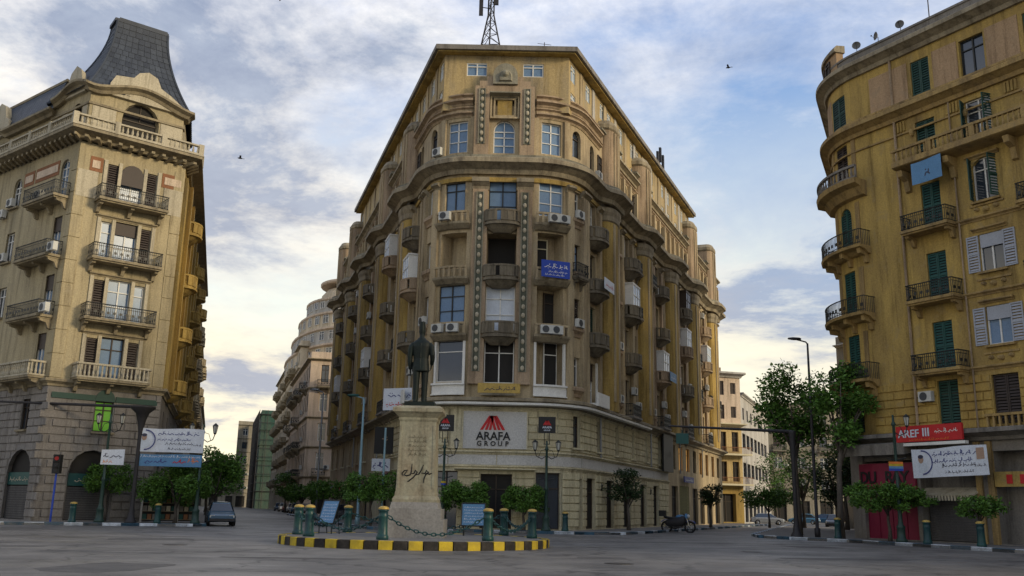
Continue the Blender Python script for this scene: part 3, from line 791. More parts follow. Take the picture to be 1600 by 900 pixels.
    # flat pilasters
    pil = [4.78, 6.35, 7.05, 9.95, 15.95, 18.85, 25.95, 28.85, 35.85, 38.75, 45.95, 48.85, 56.6]
    for s in pil + [-4.75, -6.5, -7.5, -10.45, -16.1, -19.1, -26.5, -29.5, -36.5, -39.5, -46.4, -49.2]:
        k = MB(); hw = .3 if abs(s) > 7 else .28
        sweep(k, P, s - hw, s + hw, band(8.3, 22.6, .24)); wpart("pilaster", k, M['tan' if abs(s) < 25 else 'brown'], B)
        k = MB(); sweep(k, P, s - hw - .06, s + hw + .06, corn(22.6, 23.1, .42)); wpart("capital", k, M['cornice'], B)
    for s in (-1.5, 1.5):      # the two carved strips beside the middle window
        k = MB(); sweep(k, P, s - .5, s + .5, band(9.2, 22.4, .3)); wpart("pilaster", k, M['brown'], B)
        k = MB(); sweep(k, P, s - .58, s + .58, corn(22.4, 23.2, .5)); wpart("capital", k, M['cornice'], B)
        k = MB()
        for e in (-.22, .22): sweep(k, P, s + e - .04, s + e + .04, band(10, 22.2, .38, .25))
        kk = wpart("ornament_strip", k, M['ornament'], B)
        k = MB(); sweep(k, P, s - .175, s + .175, band(10, 22.2, .312)); wpart('ornament_ground', k, M['strip'], B)
        for i in range(21):
            z = 10.25 + i * .58; p = P.pt(s, .3, z); b = MB(); b.sphere((0, 0, 0), .14, 8, 5, (1, .7, 1.25))
            me = cached('boss', lambda: b.mesh("boss", M['l_pale']))
            link("boss", me, kk, (p[0] - B.location.x, p[1] - B.location.y, z))
    # windows of the middle and curved bays
    window(B, P, 0, 9.3, 1.95, 2.75, 'casement', M['white'], M['dark'])
    window(B, P, 0, 12.75, 1.93, 2.95, 'grid', M['white'], M['curtain'], depth=.15)
    window(B, P, 0, 16.4, 1.9, 2.95, 'none', M['wood_dark'], M['dark'], depth=1.2)
    window(B, P, 0, 20.25, 1.88, 3.0, 'grid', M['iron'], M['glassblue'], depth=.3)
    window(B, P, -3.3, 9.35, 1.9, 2.75, 'plain', M['white'], M['glass'])
    window(B, P, -3.3, 13.1, 1.9, 2.7, 'grid', M['iron'], M['glassblue'])
    window(B, P, -3.3, 20.9, 1.5, 2.1, 'casement', M['iron'], M['glassblue'])
    window(B, P, 3.75, 9.2, 1.0, 3.0, 'plain', M['white'], M['dark'], depth=.8)
    window(B, P, 3.8, 13.1, .9, 2.5, 'plain', M['wood_dark'], M['dark'], depth=1.1)
    window(B, P, 2.95, 16.9, .8, 2.4, 'plain', M['cream'], M['dark'], depth=1.0)
    window(B, P, 3.35, 20.7, 1.8, 2.55, 'grid', M['white'], M['glassblue'])
    for s in (-3.3, 3.35, 0):
        for e in (-1, 1):
            if s == 0: continue
            k = MB(); sweep(k, P, s + e * 1.02 - .08, s + e * 1.02 + .08, band(9.0, 12.2, .1)); wpart("architrave", k, M['white'], B)
    for i, f in enumerate(F):
        if i:
            solid_balcony(B, P, 0, f + .0, 2.3, .85, M['balc'], .1)
            for s in (-3.3, 3.35):
                k = MB(); sweep(k, P, s - 1.15, s + 1.15, [(-.05, f - .35), (.2, f - .3), (.52, f - .02), (.56, f + .12), (-.05, f + .12)])
                bl = wpart("balcony", k, M['cornice'], B)
                k = MB(); sweep(k, P, s - 1.1, s + 1.1, [(.38, f + .72), (.54, f + .72), (.54, f + .86), (.38, f + .86)])
                for q in range(7):
                    qq = s - 1.02 + q * .34; sweep(k, P, qq - .07, qq + .07, [(.4, f + .1), (.52, f + .1), (.52, f + .74), (.4, f + .74)])
                b2 = wpart("balustrade", k, M['tan'], B)
        else:
            for s in (-3.3, 0, 3.35):
                k = MB(); sweep(k, P, s - 1.12, s + 1.12, [(.1, f + .12), (.3, f + .12), (.3, f + .2), (.2, f + .2), (.2, f + .78), (.32, f + .78), (.32, f + .9), (.1, f + .9)]); wpart("parapet", k, M['white' if s else 'l_pale'], B)
    for s, z in ((3.9, 20.1), (3.3, 20.08), (2.9, 12.5), (3.5, 12.5), (-3.8, 12.5), (-2.9, 12.5), (-3.6, 20.15)): ac(B, P, s, z, .56)
    # side windows and balconies
    for s in R_bal + L_bal:
        for i, f in enumerate(F):
            st = rnd.random()
            if st < .35: window(B, P, s, f + .12, 1.48, 2.85, 'casement', M['wood_dark'], M['green'], depth=.3, shut='closed', sm=rnd.choice((M['green'], M['brownshut'], M['teal'])))
            else: window(B, P, s, f + .12, 1.48, 2.85, 'grid', M[rnd.choice(('white', 'wood_dark', 'iron'))], M[rnd.choice(('glass', 'glassblue', 'glass', 'dark'))], depth=.3, blind=rnd.choice((0, 0, .4)), sm=M['brownshut'])
            if i == 0 and abs(s) < 12: 
                k = MB(); sweep(k, P, s - 1.3, s + 1.3, [(.0, f - .1), (.9, f - .1), (.9, f + .8), (.76, f + .8), (.76, f + .1), (0, f + .1)]); wpart("balcony", k, M['white'], B)
                for e in (-.92, .92):
                    k = MB(); sweep(k, P, s + e - .1, s + e + .1, band(f + .1, f + 3.1, .12)); wpart("architrave", k, M['white'], B)
            elif i == 0: balcony(B, P, s, f + .05, 2.6, .9, M['grey'], M['iron'], 0)
            else:
                solid_balcony(B, P, s, f + .05, 2.55, 1.15, M['brown'] if rnd.random() < .35 else M['balc'])
            if i and rnd.random() < .22:
                p = P.xy(s, 0)
                link("balcony_enclosure", enclosure_mesh(rnd.choice((0, 1))), B, (p.x - B.location.x, p.y - B.location.y, f + .93), P.ang(s))
            if rnd.random() < .7: ac(B, P, s + rnd.choice((-.85, .85)), f + .12 + (1.8 if rnd.random() < .4 else 0), .25)
    for s in R_win + L_win:
        for i, f in enumerate(F):
            window(B, P, s, f + 1.0, .93, 1.95, 'plain', M[rnd.choice(('white', 'wood_dark'))], M[rnd.choice(('glass', 'glassblue', 'glassblue'))], depth=.28, shut='closed' if rnd.random() < .2 else None, sm=M['brownshut'], sill=M['cornice'])
            k = MB(); sweep(k, P, s - .62, s + .62, corn(f + .3, f + .95, .3)); wpart("window_apron", k, M['brown'], B)
            r = rnd.random()
            if r < .4: ac(B, P, s, f + .95, .12)
            elif r < .75 and i: balcony(B, P, s, f + .55, 1.5, .6, M['balc'], M['iron'], 0)
    # laundry and cloths hung over balconies
    # --- swelling main cornice
    def swell(q):
        v = 0.
        for c in PIERS:
            x = abs(q - c)
            if x < 3.0: v = max(v, .75 * (.5 + .5 * cos(pi * max(0, x - 1.2) / 1.8)) if x > 1.2 else .75)
        return v
    k = MB(); sweep(k, P, lo, hi, corn(23.5, 24.5, 1.0), step=.55, d0=swell); wpart("cornice", k, M['cornice'], B)
    k = MB(); sweep(k, P, lo, hi, band(24.5, 24.75, .65), step=.55, d0=swell); wpart("cornice_blocking", k, M['ornament'], B)
    k = MB(); sweep(k, P, -24, 26, band(23.0, 23.3, .12)); wpart("frieze", k, M['ochre'], B)
    # --- fifth floor
    ops5 = [(0, 1.5, 25.1, 2.4, True), (-3.25, 1.45, 25.15, 2.3), (3.3, 1.45, 25.15, 2.3)]
    s5 = [s for s in R_bal + R_win + L_bal + L_win]
    for s in s5: ops5.append((s, 1.0, 25.4, 2.0, .5))
    w = MB(); wall(w, P, lo, hi, 24.6, 28.6, ops5, depth=.35); wpart("wall", w, M['tan'], B)
    window(B, P, 0, 25.1, 1.48, 2.4, 'grid', M['white'], M['glassblue'], arch=True)
    for s in (-3.25, 3.3): window(B, P, s, 25.15, 1.45, 2.3, 'grid', M['white'], M['glassblue'])
    for s in s5: window(B, P, s, 25.4, .98, 2.0, 'plain', M['wood_dark'], M['glass'], depth=.25)
    for s in s5[::2]: 
        if rnd.random() < .6: ac(B, P, s + .9, 25.1, .1)
    for s in (-2.1, -4.35, 2.15, 4.45):
        k = MB(); sweep(k, P, s - .22, s + .22, band(24.9, 27.7, .16)); wpart("pilaster", k, M['tan'], B)
    for z, h, d in ((27.75, .3, .3), (28.2, .25, .2), (28.55, .42, .42), (29.1, .3, .25)):
        for a, b in ((-11.0, -2.2), (2.2, 10.2)):
            k = MB(); sweep(k, P, a, b, corn(z, z + h, d)); wpart("moulding", k, M['brown'], B)
    for a, b in ((-11, -2.2), (2.2, 10.2)):
        k = MB(); sweep(k, P, a, b, band(27.7, 29.3, .06)); wpart("parapet", k, M['tan'], B)
    for a, b in ((14, 20.6), (24.2, 40.4), (44.1, 51), (54.5, hi - .1), (-21.2, -14.0), (-41.3, -24.8), (-51, -45)):
        k = MB(); sweep(k, P, a, b, corn(28.1, 28.6, .5)); wpart("moulding", k, M['cornice'], B)
        k = MB(); sweep(k, P, a, b, corn(27.5, 27.8, .22)); wpart("moulding", k, M['brown'], B)
        n = max(2, int((b - a) / 1.9))
        for i in range(n + 1):
            q = a + .3 + (b - a - .6) * i / n
            k = MB(); sweep(k, P, q - .2, q + .2, band(24.75, 27.5, .28)); wpart("pilaster", k, M['tan'], B)
    # towers standing on the piers
    for s, zt in ((12.4, 30.2), (22.3, 30.8), (42.2, 31.0), (52.8, 31.3), (-12.2, 29.9), (-22.9, 30.5), (-43.1, 30.9), (-52.8, 31.1)):
        k = MB(); n = 6; ring = [(s - 1.5, -.3)] + [(s - 1.4 * cos(pi * i / n), .2 + .6 * sin(pi * i / n)) for i in range(n + 1)] + [(s + 1.5, -.3)]
        if abs(s) > 42: ring = [(s - 1.5, -2.2)] + ring[1:-1] + [(s + 1.5, -2.2)]
        k.ring_loft([[P.pt(q, d, z) for q, d in ring] for z in (24.6, zt)]); wpart("tower", k, M['brown'], B)
        k = MB(); k.ring_loft([[P.pt(s + (q - s) * e, d * e, z) for q, d in ring] for z, e in ((zt - .5, 1.02), (zt - .4, 1.12), (zt - .1, 1.14), (zt + .02, 1.02), (zt + .35, .8))]); wpart("tower_cap", k, M['cornice'], B)
        for e in (-.6, 0, .6):
            k = MB(); k.ring_loft([[P.pt(s + e + a * .12, .2 + .6 * sqrt(1 - (e / 1.4) ** 2) - .03 + b, z) for a, b in ((-1, 0), (1, 0), (1, .1), (-1, .1))] for z in (25, zt - .6)]); wpart("rib", k, M['tan'], B)
        for e in (-1, 1):
            window(B, P, s + e * 2.2, 25.2, .9, 2.0, 'plain', M['wood_dark'], M['dark'], depth=-.05)
            k = MB(); sweep(k, P, s + e * 2.2 - .6, s + e * 2.2 + .6, corn(28.9, 29.3, .45)); wpart("moulding", k, M['ornament'], B)
            k = MB(); sweep(k, P, s + e * 2.1 - .5, s + e * 2.1 + .5, band(28.4, 29.0, .12)); wpart("parapet", k, M['brown'], B)
    # --- roof storeys, set back behind the parapet
    ql, qr = 39.5, 40.0
    A = [(PL[0] + ql * dl[0] + .3, PL[1] + ql * dl[1]), (PL[0] + .25, PL[1] + .3), (-.75, 60.3), (PR[0] - .25, PR[1] + .3), (PR[0] + qr * dr[0] - .3, PR[1] + qr * dr[1])]
    Q = Path(A); Q = Path(A, Q.cum[2]); e0, e1 = Q.cum[1], Q.cum[3]
    ro = [(-2.05, 1.45, 30.95, 1.0), (1.95, 1.45, 30.95, 1.0)]
    kinds = []
    for u in (.9, 4.3, 7.8, 9.7, 13.1, 16.6, 18.3, 21.8, 23.4, 27.6, 30, 33.2, 36.2, 38.6): ro += [(e1 + u, 1.0, 30.95, 1.3), (e1 + u, 1.0, 28.75, 1.3)]
    for u in (.9, 3.6, 6.8, 9.6, 13, 16.4, 19.6, 23, 26.4, 29.8, 33, 35.8, 38.2): ro += [(e0 - u, 1.0, 30.95, 1.3), (e0 - u, 1.0, 28.75, 1.3)]
    for s, a, b in (('', Q.lo, Q.hi),):
        w = MB(); wall(w, Q, a, b, 28.3, 32.5, ro, depth=.25); wpart("roof_storey_wall", w, M['roofblock'], B)
    for i, o in enumerate(ro):
        window(B, Q, o[0], o[2], o[1], o[3], 'casement', M['white'], (M['glasssky'] if rnd.random() < .8 else M['glass']) if i > 1 else M['glassblue'], depth=.1)
    for i in range(14):   # plaster strips between the roof windows
        for s in (e1 + 2.7 + i * 2.9, e0 - 2.4 - i * 3.05):
            if Q.lo < s < Q.hi:
                k = MB(); sweep(k, Q, s - .3, s + .3, band(28.4, 32.45, .07)); wpart("pilaster", k, M['p_pale' if (i % 2 and s > 0) else 'tan'], B)
    w = Path([A[-1], A[0]]); k = MB(); wall(k, w, 0, w.hi, 28.0, 32.5); wpart("back_wall", k, M['brown'], B)
    def outset(d): return [tuple(Q.xy(c, d)) for c in (Q.lo, e0, e1, Q.hi)]
    k = MB(); k.extrude(outset(.6), 32.5, 32.6); wpart("eave_soffit", k, M['ochre'], B)
    k = MB(); k.extrude(outset(.8), 32.6, 32.95); wpart("roof_slab", k, M['grey'], B)
    k = MB(); k.extrude([tuple(P.xy(c, -.2)) for c in P.knots(lo, hi)], 27.6, 28.3); wpart("roof_terrace", k, M['grey'], B)
    # --- carved frontispiece on the cut corner
    k = MB()
    for a, b in ((-2.05, -1.05), (1.05, 2.05)): sweep(k, P, a, b, band(24.85, 29.9, .4))
    sweep(k, P, -1.05, 1.05, band(29.35, 29.9, .4)); wpart("frontispiece", k, M['brown'], B)
    for s in (-1.55, 1.55):
        k = MB()
        for e in (-.2, .2): sweep(k, P, s + e - .04, s + e + .04, band(25.6, 29.7, .48, .35))
        kk = wpart("ornament_strip", k, M['ornament'], B)
        k = MB(); sweep(k, P, s - .155, s + .155, band(25.6, 29.7, .412)); wpart('ornament_ground', k, M['strip'], B)
        for i in range(8):
            p = P.pt(s, .42, 25.9 + i * .5)
            link("boss", CACHE['boss'], kk, (p[0] - B.location.x, p[1] - B.location.y, p[2]))
    k = MB()
    for d, a, z0, z1 in ((.3, 1.0, 27.55, 29.3), (.2, .78, 27.7, 29.1)):
        sweep(k, P, -a, -a + .12, band(z0, z1, d)); sweep(k, P, a - .12, a, band(z0, z1, d)); sweep(k, P, -a + .12, a - .12, band(z1 - .14, z1, d)); sweep(k, P, -a + .12, a - .12, band(z0, z0 + .12, d))
    wpart("niche_frame", k, M['tan'], B)
    k = MB(); sweep(k, P, -.5, .5, band(27.85, 28.95, .12)); wpart("niche_panel", k, M['ochre'], B)
    k = MB(); sweep(k, P, -1.05, 1.05, corn(29.1, 29.35, .75)); wpart("niche_hood", k, M['ornament'], B)
    k = MB()
    for a, z0, z1 in ((1.75, 29.9, 30.3), (1.25, 30.3, 30.65)): sweep(k, P, -a, a, band(z0, z1, .34))
    wpart("attic_step", k, M['brown'], B)
    k = MB(); n = 10
    pr = [(-.85, 30.0)] + [(-.85 * cos(pi * i / n), 30.6 + .95 * sin(pi * i / n)) for i in range(n + 1)] + [(.85, 30.0)]
    k.ring_loft([[P.pt(q, d, z) for q, z in pr] for d in (.3, .55)]); 
    pr2 = [(q * .6, 30.4 + (z - 30.4) * .6) for q, z in pr]
    k.ring_loft([[P.pt(q * e, d, 30.4 + (z - 30.4) * e) for q, z in pr2] for d, e in ((.5, 1), (.7, .75))]); k.sphere(P.pt(0, .68, 30.7), .24, 8, 6); wpart("cartouche", k, M['ornament'], B)
    # rain pipes
    for s in (10.2, 24.4, 35.4, 46.0, -11.0, -22, -36): 
        k = MB(); k.tube([P.pt(s, .12, 4.9), P.pt(s, .12, 23.2)], .07, 6); wpart("drain_pipe", k, M['metal'], B)
    return B, P
B, CP = center()

# ------------------------------------------------------------------ the mansard-roofed building on the left
def left():
    rnd = random.Random(21)
    C = (-28.27, 57.0); a1, a2 = radians(-52.3), radians(49.1)
    LFT = (C[0] + 22 * sin(a1), C[1] + 22 * cos(a1)); RC = (C[0] + 7.0 * sin(a2), C[1] + 7.0 * cos(a2))
    ds = (-sin(radians(16.9)), cos(radians(16.9))); END = (RC[0] + 46 * ds[0], RC[1] + 46 * ds[1])
    P = Path([LFT, C, RC, END]); P = Path([LFT, C, RC, END], P.cum[1])     # s = 0 on the corner; front 0..7; street side beyond 7
    B = thing("mansard_building", "buff stone corner building with a steep dark slate mansard tower above a balustrade", "building", (-30, 66, 0))
    lo, hi = P.lo, P.hi
    # base
    bo = [(3.15, 2.75, .2, 4.25, True), (-2.3, 3.0, .2, 4.2, True), (-7.5, 3.0, .2, 4.2, True), (-12.7, 3.0, .2, 4.2, True), (-17.9, 3.0, .2, 4.2, True)]
    bw = [(3.45, 1.15, 5.6, 1.9), (-2.4, 1.0, 5.6, 1.9), (-7.5, 1.0, 5.6, 1.9), (-12.7, 1, 5.6, 1.9), (-17.9, 1, 5.6, 1.9)]
    so = [(s, 2.2, .2, 3.6) for s in (11, 16, 21, 26, 31, 36, 41, 46, 50)]; sw = [(s, 1.0, 5.6, 1.9) for s in (11, 16, 21, 26, 31, 36, 41, 46, 50)]
    w = MB(); wall(w, P, lo, hi, .1, 8.5, bo + bw + so + sw, depth=.45); wpart("wall", w, M['l_base'], B)
    courses(B, P, -13.5, 6.98, .35, 8.2, .5, 1.5, M['l_block'], bo + bw + [(3.4, 6.4, 7.45, .5)], rnd=rnd)
    for o in bo:
        link_door(B, P, o)
    for i, o in enumerate(so):
        window(B, P, o[0], .2, 2.18, 3.6, 'casement', M['wood_dark'], M['dark'])
    for i, o in enumerate(bw + sw):
        window(B, P, o[0], o[2], o[1] - .02, o[3], 'grid' if i == 0 else 'casement', M['wood_dark'], M['lamp_green'] if i == 0 else M['glass'], sill=M['l_trim'], depth=.2)
    for a, b in ((.3, 2.85), (4.1, 6.7)):
        k = MB(); sweep(k, P, a, b, band(7.5, 7.85, .07)); wpart("sign_strip", k, M['green'], B)
    k = MB(); n = 8
    k.ring_loft([[P.pt(3.45 + .62 * cos(pi * i / n), d, 7.5 + .75 * sin(pi * i / n)) for i in range(n + 1)] for d in (.02, .09)]); wpart("sign_strip", k, M['green'], B)
    k = MB(); sweep(k, P, lo, hi, corn(8.2, 8.65, .35)); wpart("string_course", k, M['l_trim'], B)
    F = [8.75, 12.55, 16.45, 20.4]; TOP = 24.2
    ops = []
    for i, f in enumerate(F):
        ar = i == 3
        ops += [(3.5, 1.5, f + .1, 2.85, True) if ar else (3.5, 1.5, f + .1, 2.75)]
        for e in (-1.3, 1.3): ops.append((3.5 + e, .72, f + .15, 2.55))
        for s in (-1.6, -14.6): ops.append((s, 1.05, f + .1, 2.75) + ((True,) if ar else ()))
        for s in (-8.1, -20.): ops.append((s, 1.15, f + .7, 2.1) + ((True,) if ar else ()))
        for s in (12, 16.5, 21, 26, 30.5, 35, 40, 45, 50): ops.append((s, 1.2, f + .3, 2.5))
    w = MB(); wall(w, P, lo, 7.0, 8.5, TOP, ops, depth=.35); wpart("wall", w, M['l_wall'], B)
    w = MB(); wall(w, P, 7.0, hi, 8.5, TOP, ops, depth=.35); wpart("wall", w, M['r_wall'], B)
    for i, f in enumerate(F):
        ar = i == 3
        window(B, P, 3.5, f + .1, 1.48, 2.85 if ar else 2.75, 'grid', M['white'] if i else M['wood_dark'], M['glassblue'], depth=.25, arch=ar, blind=.3 if i in (2,) else 0, sm=M['brownshut'])
        if ar:
            p = P.xy(3.5, -.1)
            def arch_blind():
                k = MB(); r = .73; zs = 2.1
                k.add([(-r, -.16, 1.35), (r, -.16, 1.35)] + [(r * cos(pi * i / 8), -.16, zs + r * sin(pi * i / 8)) for i in range(9)], [tuple(range(11))]); return k.mesh("blind", M['brownshut'])
            link("blind", cached('arch_blind', arch_blind), B, (p.x - B.location.x, p.y - B.location.y, f + .1), P.ang(3.5))
        for e in (-1.3, 1.3):
            closed = not ((i == 1 and e > 0) or (i == 2 and e < 0))
            if closed:
                p = P.xy(3.5 + e, -.12)
                link("shutter", shutter_mesh(.7, 2.5, M['brownshut']), B, (p.x - B.location.x, p.y - B.location.y, f + .17), P.ang(3.5))
            else: window(B, P, 3.5 + e, f + .15, .7, 2.55, 'plain', M['white'], M['glassblue'], depth=.2)
        for e in (-.82, .82, -1.74, 1.74):
            k = MB(); sweep(k, P, 3.5 + e - .11, 3.5 + e + .11, band(f + .1, f + 2.9, .1)); wpart("architrave", k, M['l_pale'], B)
        if not ar:
            k = MB(); sweep(k, P, 1.6, 5.4, corn(f + 2.92, f + 3.12, .2)); wpart("lintel", k, M['l_trim'], B)
        balcony(B, P, 3.5, f, 4.5, 1.15, M['l_trim'], M['iron'] if i else M['l_pale'], 0, 'iron' if i else 'stone')
        for s in (-1.6, -14.6):
            window(B, P, s, f + .1, 1.03, 2.75, 'grid', M['white'], M['glassblue'], depth=.22, arch=ar, blind=0 if ar else .35, sm=M['brownshut'])
            balcony(B, P, s - 1.0, f, 4.3, 1.1, M['l_trim'], M['iron'] if i else M['l_pale'], 0, 'iron' if i else 'stone')
        for s in (-8.1, -20.):
            window(B, P, s, f + .7, 1.13, 2.1, 'casement', M['white'], M['glass'], depth=.22, arch=ar, sill=M['l_trim'], shut='closed' if i in (0,) else None, sm=M['brownshut'])
            if i in (2, 3): ac(B, P, s - .3, f + .75, .05)
        for s in (12, 16.5, 21, 26, 30.5, 35, 40, 45, 50):
            window(B, P, s, f + .3, 1.18, 2.5, 'casement', M['white'], M['glass'], depth=.25, shut='closed' if rnd.random() < .5 else None, sm=M['brownshut'])
            if int(s) in (12, 26, 35, 45): solid_balcony(B, P, s, f + .1, 2.6, 1.3, M['ochre'])
            if rnd.random() < .35: ac(B, P, s + 1.2, f + .5, .05)
    for s in (-3.4, -9.5): ac(B, P, s, F[3] + .1, .7 if s > -5 else .1)
    ac(B, P, -.6, F[2] + .1, .75); ac(B, P, -.55, F[1] + .1, .75)
    # street side: buttress strips that catch the low sun
    for s in (7.5, 8.5, 9.6, 14.3, 18.7, 23.5, 28.3, 32.7, 37.5, 42.5, 47.5, 52):
        k = MB(); sweep(k, P, s - .45, s + .45, band(8.65, 23.4, .55 if s > 9 else .25)); wpart("pilaster", k, M['r_wall'], B)
    for s, wd in ((6.62, .35), (.36, .34), (-.36, .34)):
        for kq in range(10):
            k = MB(); z = 8.75 + kq * 1.5; sweep(k, P, s - wd, s + wd, band(z, z + 1.44, .05)); wpart("quoin", k, M['l_wall'], B)
    for a, b in ((.75, 1.55), (5.45, 6.9), (-5.6, -2.4), (-7.2, -5.8)):     # painted brick panels under the cornice
        k = MB(); sweep(k, P, a, b, band(22.35, 23.35, .03)); wpart("brick_panel", k, M['brick'], B)
        k = MB(); sweep(k, P, a + .16, b - .16, band(22.58, 23.1, .06)); wpart("brick_panel", k, M['p_pink'], B)
    for a, b in ((.1, 1.35), (5.65, 6.9)):
        k = MB(); sweep(k, P, a, b, band(20.5, 22.33, .062)); wpart('panel', k, M['l_pale'], B)
    k = MB(); sweep(k, P, lo, hi, corn(24.3, 24.9, 1.05)); wpart("cornice", k, M['l_trim'], B)
    k = MB()
    for i in range(int((hi - lo) / .62)):
        q = lo + .3 + i * .62
        if q < 9: sweep(k, P, q - .1, q + .1, [(.05, 24.12), (.8, 24.28), (.8, 24.44), (.05, 24.44)])
    wpart("modillion_row", k, M['l_trim'], B, kind="stuff")
    # balustrade
    k = MB(); sweep(k, P, lo, 9.5, [(.75, 24.9), (1.05, 24.9), (1.05, 25.05), (.75, 25.05)]); sweep(k, P, lo, 9.5, [(.76, 25.56), (1.04, 25.56), (1.04, 25.67), (.76, 25.67)])
    bal = wpart("balustrade", k, M['l_pale'], B)
    k = MB()
    q = lo + .2
    while q < 9.4:
        p = P.pt(q, .9, 25.05); k.lathe([(.05, 0), (.09, .2), (.05, .36), (.06, .52)], 6, p); q += .27
    o = wpart("baluster_row", k, M['l_pale'], B, kind="stuff")
    for s in (-20, -17, -14, -11, -8.3, -5.6, -3, -.0, 2.2, 4.8, 7.0, 9.2):
        k = MB(); p = P.pt(s, .9, 25.3); k.box(p, (.34, .34, .84), P.ang(s)); wpart("balustrade_post", k, M['l_pale'], B)
    # attic storey, set back, with the curved eave
    T = 28.15
    A = Path([tuple(P.xy(lo, -.4)), tuple(P.xy(0, -.4)), tuple(P.xy(6.9, -.4)), tuple(P.xy(hi, -.4))]); A = Path([tuple(v) for v in A.p], A.cum[1])
    ao = [(3.4, 2.5, 24.95, 3.05, True), (-1.6, 1.3, 24.95, 2.5, True), (-8.2, 1.1, 25.2, 1.8), (-12, 1.1, 25.2, 1.8), (-16, 1.1, 25.2, 1.8)]
    w = MB(); wall(w, A, A.lo, A.hi, 24.5, T + .1, ao, depth=.5); wpart("attic_wall", w, M['l_wall'], B)
    for i, o in enumerate(ao):
        window(B, A, o[0], o[2], o[1] - .02, o[3], 'grid' if i else 'none', M['wood_dark'], M['dark'] if i < 2 else M['glass'], arch=len(o) > 4, depth=.35)
    ac(B, A, -7.6, 24.95, .1)
    for s, wd in ((1.0, .75), (5.5, .75), (-.5, .3), (-3.1, .4)):
        k = MB(); sweep(k, A, s - wd, s + wd, band(25, 27.0, .05)); wpart("panel", k, M['l_pale'], B)
    k = MB(); sweep(k, A, -5.1, 6.9, band(27.05, 27.2, .1)); wpart("string_course", k, M['l_trim'], B)
    def hump(q, c, wd): 
        x = abs(q - c) / wd
        return .5 + .5 * cos(pi * x) if x < 1 else 0
    def eave(a, b, base, humps, name="eave"):
        k = MB(); rings = []; n = 40
        ks = sorted(set([a + (b - a) * i / n for i in range(n + 1)]) | {c for c in A.cum if a < c < b})
        for q in ks:
            z = base + sum(h * hump(q, c, wd) for c, wd, h in humps)
            rings.append([A.pt(q, d, z + e) for d, e in ((-.3, -.3), (.3, -.3), (.42, -.12), (.72, 0), (.72, .16), (-.3, .2))])
        k.ring_loft(rings); wpart(name, k, M['l_trim'], B)
    eave(-4.6, 7.2, 28.05, [(3.3, 3.2, .75), (-1.8, 2.6, .6)])
    eave(A.lo, -4.6, 27.5, [(-13.0, 1.7, .6)])
    # gable panels standing on the eave in front of the slates
    def gable(c, wd, z0, pts, d=.25):
        k = MB(); fr = [A.pt(c + x * wd, d, z0 + z) for x, z in pts]; bk = [A.pt(c + x * wd, d - .5, z0 + z) for x, z in pts]
        k.ring_loft([fr, bk]); wpart("gable", k, M['l_pale'], B)
    gable(3.5, 1.0, 28.2, [(-2.3, -.2), (2.6, -.2), (2.5, .3), (1.6, .9), (.9, 1.25), (.6, 1.9), (0, 2.15), (-.6, 1.9), (-.9, 1.45), (-2.0, 1.25), (-2.3, .6)])
    gable(-2.1, .8, 28.2, [(-1.9, -.2), (1.9, -.2), (1.8, .5), (1.2, .8), (.8, 1.6), (0, 2.0), (-.8, 1.6), (-1.2, .8), (-1.8, .5)])
    gable(-13.0, .9, 27.7, [(-1.9, -.2), (1.9, -.2), (1.8, .9), (1.2, 1.2), (.8, 2.2), (0, 2.6), (-.8, 2.2), (-1.2, 1.2), (-1.8, .9)])
    # slate tower: concave mansard on a quadrilateral plan, built in courses of slates
    ctr = Vector((-26.6, 62.6))
    base = [A.xy(-5.6, .35), A.xy(0, .45), A.xy(6.95, .45), A.xy(13.2, .3)]
    back = [base[3] + (base[0] - base[1]) * 1.25]
    ring0 = base + back
    # the ridge is found from its two visible ends
    top = [Vector((-29.4, 61.6)), Vector((-28.5, 60.4)), Vector((-25.7, 62.6)), Vector((-26.6, 65.)), Vector((-28.8, 64.6))]
    NL = 14; lv = []
    for i in range(NL + 1):
        t = i / NL; f = 1 - (1 - t) ** 1.75
        lv.append(([r.lerp(q, f) for r, q in zip(ring0, top)], 28.25 + (34.75 - 28.25) * t))
    k = MB()
    for (ra, za), (rb, zb) in zip(lv, lv[1:]):
        for i in range(5):
            a, b, c, d = ra[i], ra[(i + 1) % 5], rb[(i + 1) % 5], rb[i]
            nrm = Vector(((b - a).y, -(b - a).x)).normalized() * .035
            n = max(3, int((b - a).length / .42))
            off = .5 if int(za * 100) % 2 else 0
            for j in range(n):
                f0, f1 = j / n, (j + 1) / n
                p0, p1, p2, p3 = a.lerp(b, f0) + nrm, a.lerp(b, f1 - .012) + nrm, d.lerp(c, f1 - .012), d.lerp(c, f0)
                k.quad((p0.x, p0.y, za - .03), (p1.x, p1.y, za - .03), (p2.x, p2.y, zb), (p3.x, p3.y, zb))
    roof = wpart("mansard_roof", k, M['slate'], B)
    k = MB(); 
    for (ra, za), (rb, zb) in zip(lv, lv[1:]):
        k.ring_loft([[(v.x, v.y, za - .06) for v in ra], [(v.x - (v.x - ctr.x) * .004, v.y - (v.y - ctr.y) * .004, zb - .05) for v in rb]], cap=False)
    u = wpart("roof_deck", k, M['slate'], B)
    k = MB(); k.extrude([((v.x - ctr.x) * 1.06 + ctr.x, (v.y - ctr.y) * 1.06 + ctr.y) for v in top], 34.7, 34.92); k.extrude([((v.x - ctr.x) * .95 + ctr.x, (v.y - ctr.y) * .95 + ctr.y) for v in top], 34.92, 35.05); wpart("ridge_coping", k, M['slate'], B)
    for i in range(5):
        k = MB(); k.tube([(r[i].x, r[i].y, z + .02) for r, z in lv], .09, 6); wpart("hip_roll", k, M['slate'], B)
    # lower mansard along the left front
    k = MB(); n = 40
